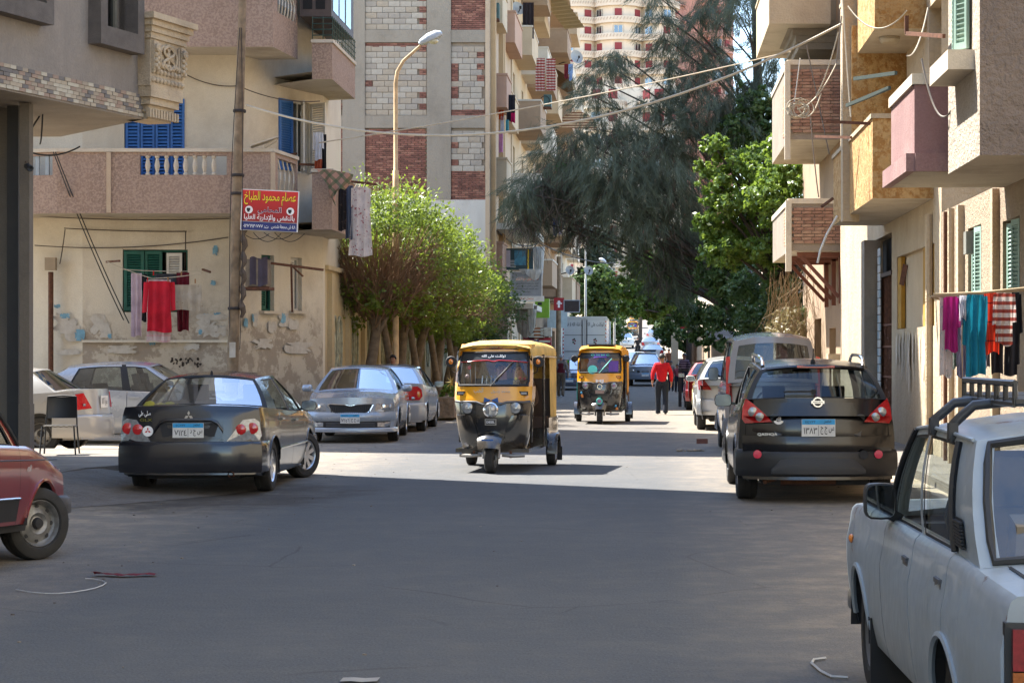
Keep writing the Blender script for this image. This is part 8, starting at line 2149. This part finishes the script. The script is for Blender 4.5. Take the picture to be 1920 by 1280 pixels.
LY0 = 39.75
def lw(label, cat, px0, px1, py0, py1, mat, kind, dy=0., **k): 
    Y = LY0+dy; a = AT((px0+px1)/2, py0, Y); return garment(label, cat, a, (1, 0, 0), PX(px1, Y)-PX(px0, Y), PZ(py0, Y)-PZ(py1, Y), mat, kind, **k)
lw('long lilac towel hanging at the left end of the window line', 'towel', 246, 266, 512, 630, cl('lilac', rgb(186, 166, 176)), 'sheet', .05, folds=2)
lw('black trousers on the window line behind the lilac towel', 'trousers', 257, 276, 514, 602, cl('black', (.012, .012, .016)), 'trousers', .2)
lw('pale pink striped sheet hanging below the red shirt', 'sheet', 275, 320, 524, 640, cl('palepink', rgb(204, 186, 186), stripes=(.12, rgb(206, 160, 166), .8)), 'sheet', .02)
lw('bright red long-sleeved shirt on the window line', 'shirt', 270, 327, 527, 622, cl('red', rgb(196, 26, 48)), 'shirt', -.06, amp=.04)
lw('dark grey folded garment on the back line under the green shutter', 'garment', 290, 332, 513, 536, cl('slate', rgb(58, 60, 66)), 'sheet', .3)
lw('maroon trousers hanging in the window recess', 'trousers', 331, 355, 511, 620, cl('maroon', rgb(96, 10, 28)), 'trousers', .25)
lw('beige skirt with a leopard-print band on the window line', 'skirt', 314, 378, 534, 582, cl('beige', rgb(176, 166, 150), alt=(14, rgb(120, 96, 60), .64)), 'sheet', .0, folds=4, skew=.02)
lw('dark blue sock-like garment tucked behind the beige skirt', 'garment', 310, 320, 540, 590, cl('navy', rgb(40, 50, 70)), 'sheet', .08)
CLL = ['slanting left half of the front clothes line by the green window', 'right half of the front clothes line above the beige skirt', 'back clothes line close to the green shutters']
for i, (a, b, dy) in enumerate([((200, 490), (285, 522), .0), ((285, 522), (380, 512), .0), ((230, 505), (375, 508), .3)]): cable(CLL[i], [AT(*a, LY0+dy+.02), AT(*b, LY0+dy+.02)], .008, PW2, .02, 'clothes lines at the window')
m = MB(); m.beam(AT(200, 491, 40.9), AT(224, 489, 39.9), .04, .04); tag(m.build('rod', RUST), 'iron rod holding the clothes line by the green window', 'rod'); m = MB(); m.beam(AT(380, 505, 40.95), AT(394, 510, 39.9), .04, .04); tag(m.build('rod', RUST), 'iron rod at the hole right of the window laundry', 'rod')
PEG = plain('wood_peg', rgb(150, 110, 70), .8)
for k, (px, py) in enumerate([(277, 525), (315, 524), (322, 533), (366, 527), (288, 512), (340, 513)]): m = MB(); m.box(AT(px, py, LY0-.08), (.02, .03, .09)); tag(m.build('clothes_peg', PEG if k % 2 else REDLENS), 'small wooden peg on the window clothes line' if k % 2 else 'small red peg on the window clothes line', 'peg', 'wooden pegs' if k % 2 else 'red pegs')
# boxed window unit and iron arm by the leaning pole
wb = thing('air_conditioner', 'old window cooler wrapped in a dark cloth on a rusty tray beside the pole', 'air conditioner', AT(484, 512, 40.3)); m = MB(); m.box((0, 0, 0), (.42, .5, .55)); m.build('case', plain('old_case', rgb(120, 108, 92), .8, var=.3), wb); m = MB(); m.box((0, .0, -.32), (.55, .6, .06)); m.build('tray', RUST, wb)
m = MB(); m.grid([[(-.12+.36*u, -.265-.02*math.sin(u*11), .3-.56*v+.03*math.sin(u*8)) for u in [j/8 for j in range(9)]] for v in (0, .3, .6, 1)]); m.grid([[(-.12+.36*u, -.265+.5*v, .3+.02*math.sin(u*9+v*4)) for u in [j/8 for j in range(9)]] for v in (0, .5, 1)]); m.build('cloth', cloth('grape_cloth', rgb(84, 76, 88)), wb, 60)
m = MB(); m.beam(AT(505, 493, 40.9), AT(606, 506, 41.6), .05, .05); m.beam(AT(546, 495, 41.2), AT(548, 585, 41.4), .04, .04); m.beam(AT(549, 500, 41.2), AT(568, 518, 41.4), .03, .03); tag(m.build('drying_rod', RUST), 'rusty iron drying arm on the side of the corner house', 'rod')
# laundry at the corner house's small balcony
def gy(label, cat, px0, px1, py0, py1, Y, mat, kind, **k): return garment(label, cat, AT((px0+px1)/2, py0, Y), (1, 0, 0), PX(px1, Y)-PX(px0, Y), PZ(py0, Y)-PZ(py1, Y), mat, kind, **k)
pm = NT('plaid_blanket'); x_, y_, z_ = pm.sep(); c_ = rgb(170, 130, 112)
s_a = pm.math('GREATER_THAN', pm.math('FRACT', pm.math('MULTIPLY', pm.math('ADD', x_, z_), 4.2)), .62); s_b = pm.math('GREATER_THAN', pm.math('FRACT', pm.math('MULTIPLY', pm.math('SUBTRACT', x_, z_), 4.2)), .62)
pm.col(pm.mix(pm.math('MULTIPLY', s_b, .65), pm.mix(pm.math('MULTIPLY', s_a, .65), c_, rgb(64, 96, 66)), rgb(70, 92, 64))); pm.rough(.95)
m = MB(); Yp = 41.0; rows = []
for j in range(9):
    v = j/8; l = 595+40*v; r_ = 664-22*v-28*max(0, v-.3); yt = 321-6*v; 
    rows.append([AT(l+(r_-l)*i/10, 318+v*64+((i/10)-.5)*(-30 if v > .5 else 8)*v+(10*(i/10)**2)*(1-v), Yp)+Vector((0, .05*math.sin(i*1.3+v*2)-.1, 0)) for i in range(11)])
m.grid(rows); tag(m.build('blanket', pm.m, None, 60), 'pink and green plaid blanket thrown over the small balcony corner', 'blanket')
gy('dark patterned carpet hanging under the plaid blanket', 'carpet', 631, 650, 352, 432, 42.2, cl('darkcarpet', rgb(36, 32, 34), alt=(9, rgb(70, 60, 56))), 'sheet', amp=.02)
gy('slate blue cloth hanging beside the floral dress', 'sheet', 648, 662, 348, 448, 42.6, cl('slateblue', rgb(96, 106, 122), stripes=(.09, rgb(70, 80, 100)), ax=0), 'sheet')
gy('white floral dress hanging from the balcony rod', 'dress', 655, 698, 350, 480, 42.6, cl('floral', rgb(214, 202, 194), alt=(16, rgb(150, 50, 60), .6)), 'dress', amp=.04)
gy('white shirt on a hanger beside the open white shutters', 'shirt', 588, 606, 248, 300, 42.5, cl('whiteshirt', rgb(206, 208, 214)), 'shirt')
gy('black garment hanging behind the white shirt by the shutters', 'garment', 598, 612, 252, 320, 42.8, cl('black', (.012, .012, .016)), 'sheet')
gy('rust orange cloth below the white shirt by the shutters', 'cloth', 590, 604, 296, 322, 42.6, cl('rust', rgb(170, 84, 56)), 'sheet')
for a, b, lb in (((655, 340), (706, 346), 'rusty clothes rod carrying the floral dress'), ((560, 308), (604, 310), 'rusty clothes rod below the open white shutters'), ((520, 295), (557, 288), 'rusty rod on the chamfered end of the first balcony')): m = MB(); m.beam(AT(*a, 42.6), AT(*b, 42.7), .04, .05); tag(m.build('rod', RUST), lb, 'rod')
for px in (668, 676, 684): m = MB(); m.tube([AT(px, 344, 42.6), AT(px-4, 352, 42.6)], .01, 4); tag(m.build('hanger', CHROME), 'wire hanger holding the floral dress', 'hanger', 'wire hangers')
m = MB(); m.beam(AT(470, 275, 40.0), AT(522, 258, 40.1), .5, .03); m.beam(AT(496, 276, 39.95), AT(520, 262, 39.95), .07, .05); tag(m.build('board', COPE), 'loose white board propped on the first balcony parapet', 'board')
# right-hand drying rack (lines run out from the wall)
def rw(label, cat, px0, px1, py0, py1, mat, kind, Y=21., **k): return gy(label, cat, px0, px1, py0, py1, Y, mat, kind, **k)
rw('white lace sheet at the street end of the right-hand clothes line', 'sheet', 1762, 1787, 556, 706, cl('lace', rgb(200, 186, 180), alt=(22, rgb(120, 150, 150), .6)), 'sheet', 21.1, folds=2)
rw('magenta shirt on the right-hand clothes line', 'shirt', 1768, 1800, 556, 658, cl('magenta', rgb(160, 30, 110)), 'shirt', 20.95)
rw('lilac grey trousers between the magenta and teal shirts', 'trousers', 1793, 1815, 556, 706, cl('greylilac', rgb(136, 130, 150)), 'trousers', 21.1)
rw('teal galabeya shirt in the middle of the right-hand clothes line', 'shirt', 1806, 1852, 552, 704, cl('teal', rgb(24, 126, 152)), 'shirt', 20.9, amp=.05)
rw('orange-red towel shirt right of the teal one', 'shirt', 1845, 1874, 549, 662, cl('vermilion', rgb(206, 62, 36), stripes=(.2, rgb(120, 30, 30), .93)), 'sheet', 20.95)
rw('black trousers hanging behind the striped shirt', 'trousers', 1856, 1908, 560, 702, cl('black', (.012, .012, .016)), 'trousers', 21.2)
rw('white, navy and salmon striped shirt on the right-hand line', 'shirt', 1862, 1904, 549, 646, cl('stripy', rgb(206, 196, 190), stripes=(.085, rgb(150, 70, 60), .55)), 'shirt', 20.9)
rw('black blouse at the wall end of the right-hand line', 'shirt', 1888, 1916, 548, 680, cl('black', (.012, .012, .016)), 'shirt', 21.3)
rw('small white vest between the lilac grey trousers and the teal shirt', 'vest', 1799, 1812, 554, 598, cl('whitevest', rgb(196, 196, 204)), 'sheet', 20.85)
rw('green printed cloth low beside the lilac grey trousers', 'cloth', 1786, 1796, 600, 690, cl('greenprint', rgb(110, 130, 120), alt=(24, rgb(190, 180, 170), .55)), 'sheet', 21.2)
rw('grey child leggings below the orange-red towel shirt', 'leggings', 1838, 1856, 640, 690, cl('greyleg', rgb(120, 116, 124)), 'trousers', 21.25)
rw('purple patterned scarf behind the orange shirt', 'scarf', 1838, 1852, 552, 600, cl('purple', rgb(80, 50, 100)), 'sheet', 21.3)
for i, (a, b) in enumerate([((1745, 556, 21.1), (1925, 543, 21.1)), ((1750, 552, 20.9), (1925, 540, 20.9)), ((1745, 556, 21.1), (1780, 560, 22.0))]): m = MB(); m.tube([AT(*a), AT(*a).lerp(AT(*b), .5)+Vector((0, 0, -.015)), AT(*b)], .014, 6); tag(m.build('clothes_pole', plain('bleached_wood', rgb(170, 150, 120), .8)), ('lower long bleached stick of the right-hand drying rack', 'upper long bleached stick of the right-hand drying rack', 'short stick running back from the street end of the drying rack')[i], 'pole')
# laundry on the flats
for i, (lab, cat, x0, x1, y0, y1, Y, c, kd) in enumerate([
    ('bright red shirt hanging among dark clothes on the peach flats', 'shirt', 934, 950, 178, 205, 72, rgb(180, 20, 34), 'shirt'), ('black clothes hanging beside the bright red shirt', 'clothes', 950, 966, 178, 228, 72.2, (.015, .015, .02), 'sheet'), ('orange trousers below the bright red shirt', 'trousers', 935, 945, 196, 225, 72.1, rgb(190, 80, 30), 'trousers'),
    ('white cloth hanging below the dark clothes on the peach flats', 'cloth', 938, 945, 218, 248, 72.1, rgb(200, 200, 206), 'sheet'), ('magenta scrap of washing at the end of the peach flats line', 'cloth', 958, 966, 212, 230, 72, rgb(190, 20, 90), 'sheet'), ('turquoise cloth low on the peach flats line', 'cloth', 948, 954, 225, 248, 72.1, rgb(80, 160, 170), 'sheet'), ('long pink cloth hanging down the peach flats pilaster', 'cloth', 935, 943, 245, 286, 72.2, rgb(196, 140, 170), 'sheet'),
    ('dark fringed carpet hung over the topmost balcony', 'carpet', 980, 1001, 5, 74, 81, rgb(40, 32, 34), 'sheet'), ('lime yellow cloth beside the topmost satellite dish', 'cloth', 955, 963, 26, 50, 80, rgb(190, 200, 40), 'sheet'), ('grey bundle of washing below the topmost dish', 'bundle', 938, 954, 32, 80, 79, rgb(130, 124, 118), 'sheet'), ('dark washing left of the topmost dish', 'clothes', 948, 957, 28, 70, 79.2, rgb(50, 50, 70), 'sheet'),
    ('blue jeans hanging at the boxed balcony', 'jeans', 1037, 1045, 410, 442, 97, rgb(34, 52, 100), 'trousers'), ('white flowered shirt right of the blue jeans', 'shirt', 1046, 1056, 410, 440, 97, rgb(190, 180, 190), 'shirt'),
    ('blue and white striped sheet hanging amid the casuarina', 'sheet', 1060, 1078, 318, 368, 97, rgb(110, 130, 170), 'sheet'), ('dark red cloth on the striped sheet amid the casuarina', 'cloth', 1062, 1070, 318, 352, 96.8, rgb(90, 30, 46), 'sheet'), ('bright green cloth caught over the balcony behind the casuarina', 'cloth', 1042, 1062, 305, 322, 96, rgb(20, 140, 30), 'sheet'),
    ('blue and red washing below the striped fan awning', 'clothes', 1058, 1066, 120, 148, 99, rgb(120, 40, 50), 'sheet'), ('pale blue shirt right of the red washing under the awning', 'shirt', 1066, 1074, 120, 152, 99, rgb(130, 160, 200), 'shirt')]):
    gy(lab, cat, x0, x1, y0, y1, Y, cl('flat_%d' % i, c), kd, amp=.04, seed=i)

# ------------------------------------------------------------ things standing about
def chair():
    t = thing('chair', 'black stacking chair with torn seat standing on the pavement corner', 'chair', (PX(112, 28.6), 28.6, .17), R(-170)); k = plain('chair_tube', (.01, .01, .011), .6)
    for sx_ in (-1, 1):
        m = MB(); m.tube([(.22*sx_, .2, .44), (.25*sx_, .25, 0)], .012, 6); m.build('leg', k, t)
        m = MB(); m.tube([(.22*sx_, -.2, .44), (.25*sx_, -.26, 0)], .012, 6); m.build('leg', k, t)
        m = MB(); m.tube([(.22*sx_, .2, .44), (.22*sx_, -.2, .44), (.21*sx_, -.25, .6), (.2*sx_, -.29, .86)], .012, 6); m.build('frame', k, t)
    m = MB(); m.tube([(-.2, -.29, .86), (0, -.3, .875), (.2, -.29, .86)], .012, 6); m.build('top_rail', k, t)
    m = MB(); m.grid([[Vector((x, y, .455+.012*math.cos(x*7)*math.cos(y*7))) for x in (-.22, -.15, 0, .15, .22)] for y in (-.2, -.1, .1, .21)], 0); m.grid([[Vector((x, y, .435)) for x in (-.22, .22)] for y in (-.2, .21)], 0, True); m.build('seat', plain('black_vinyl', (.014, .014, .015), .4), t, 60)
    m = MB(); m.tube([(-.2+.04*k_, .21, .44+.008*(k_ % 2)) for k_ in range(11)], .012, 5); m.build('torn_edge', plain('foam', rgb(90, 84, 74), .9), t)
    m = MB(); rows = [[Vector((x, -.235-.05*(z-.5)/.4-.03*(1-(x/.2)**2)+o, z)) for x in (-.2, -.13, 0, .13, .2)] for z, o in ((.55, 0), (.6, -.008), (.72, -.008), (.83, -.006), (.855, 0))]
    m.grid(rows); m.grid([[p+Vector((0, .03, 0)) for p in r_] for r_ in rows], 0, True); m.build('backrest', MATS['black_vinyl'], t, 60)
chair()
m = MB(); rows = [[Vector((PX(170, 14.6)+.47*u, 14.6+.1*v+.03*math.sin(u*9), .012+.03*max(0, .25-u)*4*(1-v)+.012*abs(math.sin(u*13+v*3)))) for u in [j/14 for j in range(15)]] for v in [j/4 for j in range(5)]]
m.grid(rows); tag(m.build('rag', cloth('rag_maroon', rgb(104, 22, 36)), None, 60), 'crumpled maroon rag lying on the road', 'rag')
def ground_wire(label, pts, r=.008, mat=None): m = MB(); m.tube([(PX(px, F*1.65/(py-CY)), F*1.65/(py-CY), .012) for px, py in pts], r, 4); return tag(m.build('wire', mat or plain('pale_strap', rgb(170, 168, 164), .5)), label, 'wire')
ground_wire('loose loop of pale wire on the road near the maroon rag', [(30, 1108), (60, 1113), (85, 1115), (110, 1115), (135, 1113), (160, 1109), (178, 1105), (192, 1100), (199, 1095), (192, 1091), (176, 1088), (160, 1087)], .004)
ground_wire('white plastic strap on the road beside the boxy saloon', [(1548, 1237), (1525, 1240), (1522, 1246), (1540, 1262), (1560, 1272), (1590, 1274)], .008)
br = thing('loose_brick', 'broken red brick lying by the right kerb', 'brick', (PX(1316, 36.5), 36.5, .0)); m = MB(); m.prism([(-.1, -.04), (.09, -.05), (.11, .03), (.02, .05), (-.09, .045)], lambda a, b, d: (a, b, d), .09); m.build('brick_body', BRICK, br)
br = thing('sand_heap', 'small heap of rubble on the road before the white hatchback', 'rubble', (PX(1300, 33.6), 33.6, 0)); m = MB()
for k in range(14): m.ball((rnd.gauss(0, .1), rnd.gauss(0, .08), .015), rnd.uniform(.02, .045), 6, 4, sc=(1, 1, .6))
tag(m.build('rubble_bits', DIRT, br), kind='stuff')
m = MB(); m.grid([[(PX(640+70*u, 9.98), 9.92+.12*v, .008+.004*math.sin(u*9)) for u in (0, .3, .6, 1)] for v in (0, 1)]); tag(m.build('litter', plain('litter', rgb(140, 136, 130), .8)), kind='stuff')
m = MB(); G_ = [plain('grit_%d' % i, c, .9) for i, c in enumerate((rgb(120, 110, 98), rgb(80, 72, 66), rgb(140, 132, 120)))]
for k in range(520):                                      # grit and leaves along the edges
    y = rnd.uniform(9, 60); sd_ = rnd.random(); x = rnd.uniform(-7, -3.5) if sd_ < .55 else (rnd.uniform(1.5, 3.5) if sd_ < .85 else rnd.uniform(-4, 2)); s_ = rnd.uniform(.003, .011)
    m.ball((x, y, s_*.3), s_, 5, 3, rnd.randrange(3), (1.5, 1, .6))
tag(m.build('road_grit', G_), kind='stuff')

# box truck seen from behind
tk = thing('box_truck', 'white box truck seen from behind with painted Arabic lettering on its double doors', 'truck', (PX(1096, 103), 106, .05), 0)
TW = paint('truck_white', rgb(178, 180, 180), .5, .4); ht = PZ(594, 103)-.05
m = MB(); m.box((0, 0, (ht+.95)/2), (2.3, 5.8, ht-.95)); m.build('box_body', TW, tk)
for sx_ in (-1, 1):
    m = MB(); m.box((.555*sx_, -2.93, (ht+.95)/2), (1.06, .05, ht-1.15)); dr = m.build('rear_door', TW, tk)
    m = MB(); m.tube([(.12*sx_, -2.97, 1.0), (.12*sx_, -2.97, ht-.15)], .025, 6); m.build('lock_bar', IRON, dr)
    m = MB(); m.box((1.11*sx_, -2.95, (ht+.95)/2), (.06, .05, ht-1.0)); e = m.build('red_white_edge', PLATEW, tk)
    for k in range(12): m = MB(); m.box((1.11*sx_, -2.98, 1.1+.2*k), (.05, .01, .1)); m.build('red_mark', REDLENS, e)
    m = MB(); m.box((.56*sx_, -2.965, ht-.95), (1.0, .01, .03)); m.box((.56*sx_, -2.965, 1.75), (1.0, .01, .04)); m.build('rail', GREYP, dr)
    text('ما شاء الله لا قوة' if sx_ < 0 else 'توكلت على الله', INK, dr, (.55*sx_, -2.962, ht-.4), FX, FN, .9, .26, .01)
    m = MB()
    for k in range(5): m.ball((.55*sx_+.06*math.cos(k*1.3), -2.96, ht-1.25+.1*math.sin(k*1.3)-.05*(k == 4)), .05, 6, 4, k % 2, (1, .2, 1))
    m.build('painted_rose', [plain('rose_red', rgb(120, 50, 50), .7), plain('rose_green', rgb(50, 70, 50), .7)], dr)
m = MB(); m.box((0, -2.95, ht-.03), (2.34, .1, .1)); m.build('top_rail', TW, tk)
m = MB(); m.box((0, .4, .8), (1.0, 5.6, .2)); m.box((0, -2.8, .62), (2.1, .1, .14)); m.build('chassis', IRON, tk); m = MB(); m.box((0, 3.6, 1.4), (2.1, 1.4, 1.9)); m.build('cab', TW, tk)
tm, rm = wheel_meshes(.45, .28, 'steel')
for x in (-.9, .9):
    for y in (-1.6, 3.5): o = link('wheel', tm, tk, Matrix.Translation((x, y, .45))@Matrix.Rotation(R(90), 4, 'Z')); o.matrix_basis = Matrix.Translation((x, y, .45))@Matrix.Rotation(R(90), 4, 'Z')@Matrix.Rotation(0, 4, 'Y'); link('rim', rm, o)
# ------------------------------------------------------------ traffic and people
lancer(); qashqai(); skoda(); lanos(); hyundai(); elantra(); red_car(); lada(); van()
small_car('white crossover parked ahead of the grey minivan, only its left flank showing', (1.9, 44.7, 0), R(90), rgb(206, 204, 198), True, .8, front=False, nm='parked_car')
small_car('cream hatchback squeezed between the white crossover and the red car', (2.05, 52.3, 0), R(90), rgb(190, 176, 120), True, .3, front=False, nm='parked_car')
small_car('dusty red hatchback parked farthest along the right kerb', (1.95, 59.9, 0), R(90), rgb(150, 30, 36), True, .2, front=False, nm='parked_car')
tuk('nearer three-wheeler with black sun strip, faded yellow hood and chrome centre lamp', (-2.1, 28.55, 0), R(-94), 1.03, 0, steer=R(-3))
tuk('farther three-wheeler with purple strip, orange hood and turquoise lamp', (-1.12, 47.75, 0), R(-91), 1.03, 1)
person('driver in a dark jacket at the handlebar of the nearer three-wheeler', (-2.1-.0, 28.4, 0), R(-184), SIT, cloth('driver_jacket', rgb(60, 62, 78)), cloth('driver_trousers', rgb(90, 80, 60)), scale=1.03)
person('driver in a grey shirt at the handlebar of the farther three-wheeler', (-1.12, 47.6, 0), R(-181), SIT, cloth('driver_shirt', rgb(90, 90, 110)), cloth('driver_trousers', rgb(90, 80, 60)), scale=1.03)
person('passenger in brown trousers sitting in the back of the nearer three-wheeler', (-1.93, 29.25, -.02), R(-184), dict(SIT, wrist_r=(.2, .3, .86), wrist_l=(-.2, .3, .86), elbow_l=(-.26, .05, .95), elbow_r=(.26, .05, .95)), cloth('brown_jacket', rgb(84, 60, 40)), cloth('khaki', rgb(110, 92, 66)), scale=1.03)
WALK = dict(knee_l=(-.1, .1, .51), ankle_l=(-.1, .1, .09), toe_l=(-.11, .25, .035), knee_r=(.1, .02, .5), ankle_r=(.09, -.16, .12), toe_r=(.1, -.02, .03), wrist_r=(.27, .1, .89), elbow_r=(.26, -.02, 1.12), wrist_l=(-.27, -.14, .92), elbow_l=(-.26, -.1, 1.14))
person('man in a bright red jumper and dark jeans walking away up the street', (PX(1241, 54), 54, 0), R(3), WALK, cloth('red_knit', rgb(204, 18, 34)), cloth('dark_denim', rgb(38, 44, 56)), scale=.985, fat=.01)
person('man in a maroon waistcoat and grey trousers walking away by the blue car', (PX(1052, 77), 77, 0), R(-4), dict(WALK, wrist_r=(.28, .0, .88)), cloth('grey_shirt', rgb(140, 130, 124)), cloth('taupe', rgb(120, 108, 94)), hair=GREYHAIR, vest=cloth('maroon_vest', rgb(92, 20, 32)), fat=.015, scale=.97)
person('boy with dark hair looking over the roof of the silver sedan', (PX(737, 46.8), 46.8, .14), R(170), None, cloth('boy_shirt', rgb(60, 50, 44)), cloth('dark_denim', rgb(38, 44, 56)), scale=.885)
person('person in a brown coat walking down the sunlit far lane', (PX(1254, 122), 122, GZ(122)), R(20), WALK, cloth('brown_coat', rgb(86, 60, 50)), cloth('dark_denim', rgb(38, 44, 56)))
person('person in a pale shirt standing behind the man in red', (PX(1258, 88), 88, GZ(88)), R(160), None, cloth('grey_shirt', rgb(140, 130, 124)), cloth('dark_denim', rgb(38, 44, 56)), scale=.8)
person('child in a pink top standing near the dark post', (PX(1270, 86), 86, 0), R(200), None, cloth('pink_top', rgb(160, 80, 90)), cloth('dark_denim', rgb(38, 44, 56)), scale=.72)
person('woman in a striped purple top standing by the cream wall', (PX(1283, 84), 84, 0), R(150), None, cloth('stripe_purple', rgb(70, 40, 70), stripes=(.1, rgb(160, 140, 150), .6)), cloth('dark_denim', rgb(38, 44, 56)), scale=1.0)
person('person in dark clothes crouching beside the truck', (PX(1075, 101), 101, 0), R(120), None, cloth('dark_maroon', rgb(60, 26, 30)), cloth('dark_denim', rgb(38, 44, 56)), scale=.9)
m = thing('iron_post', 'black iron gate post beside the standing people', 'post', (PX(1275, 62), 62, 0)); q = MB(); q.box((0, 0, .6), (.1, .1, 1.2)); q.box((.25, 0, 1.15), (.6, .08, .08)); q.build('shaft', IRON, m)
tl = thing('timber_post', 'pale square post at the near end of the garden wall', 'post', (PX(1265, 100), 100, 0)); q = MB(); q.box((0, 0, 1.7), (.35, .35, 3.4)); q.build('shaft', BUFF, tl)
def fc(label, px, Y, h, c, **k): return small_car(label, (PX(px, Y), Y, GZ(Y)), h, c, nm='car', group='cars in the far traffic', **k)
pk = fc('blue-grey pickup with roof bar driving towards the viewer', 1210, 101, R(-90), rgb(104, 118, 136), suv=1.1, hatch=True)
rb = MB(); rb.box((.1, 0, 1.78), (.2, 1.1, .1)); rb.build('roof_bar', BLACK, pk.root)
fc('dark blue car standing behind the man in the maroon waistcoat', 1068, 92, R(-88), rgb(50, 66, 92))
fc('white taxi seen from behind with red lights above the pickup', 1223, 152, R(91), rgb(206, 204, 200), front=False)
fc('silver car ahead of the white taxi', 1219, 174, R(91), rgb(150, 156, 164), front=False)
fc('pale silver car at the head of the far queue', 1226, 197, R(91), rgb(170, 172, 176), front=False)
fc('silver saloon coming down the far slope on the left', 1172, 186, R(-90), rgb(176, 178, 180))
fc('pale grey car half hidden left of the pickup roof', 1192, 128, R(-90), rgb(150, 158, 160))
for px, Y, lab in ((1186, 208, 'tiny yellow three-wheeler far up the slope behind the silver saloon'), (1190, 232, 'smallest three-wheeler at the top of the far slope')):
    o = tuk(lab, (PX(px, Y), Y, GZ(Y)), R(-90), 1.0, 1)
mb_ = thing('motorcycle', 'dark motorcycle ridden between the far cars', 'motorcycle', (PX(1196, 168), 168, GZ(168)), R(90))
tm, rm = wheel_meshes(.29, .1, 'steel')
for x in (-.62, .62): o = link('wheel', tm, mb_, Matrix.Translation((x, 0, .29))); link('rim', rm, o)
q = MB(); q.ball((.15, 0, .78), .22, 8, 6, sc=(1.3, .6, .7)); q.box((-.4, 0, .8), (.7, .26, .1)); q.box((0, 0, .45), (.5, .25, .35)); q.tube([(.62, 0, .3), (.5, 0, .95)], .03, 6); q.tube([(.45, -.35, 1.02), (.5, 0, .98), (.45, .35, 1.02)], .02, 6); q.box((-.66, 0, .72), (.06, .16, .1)); q.build('frame', BLACK, mb_)
person('rider in a dark jacket on the far motorcycle', (PX(1196, 168), 167.8, GZ(168)+.1), 0, SIT, cloth('rider_jacket', rgb(56, 52, 50)), cloth('dark_denim', rgb(38, 44, 56)))
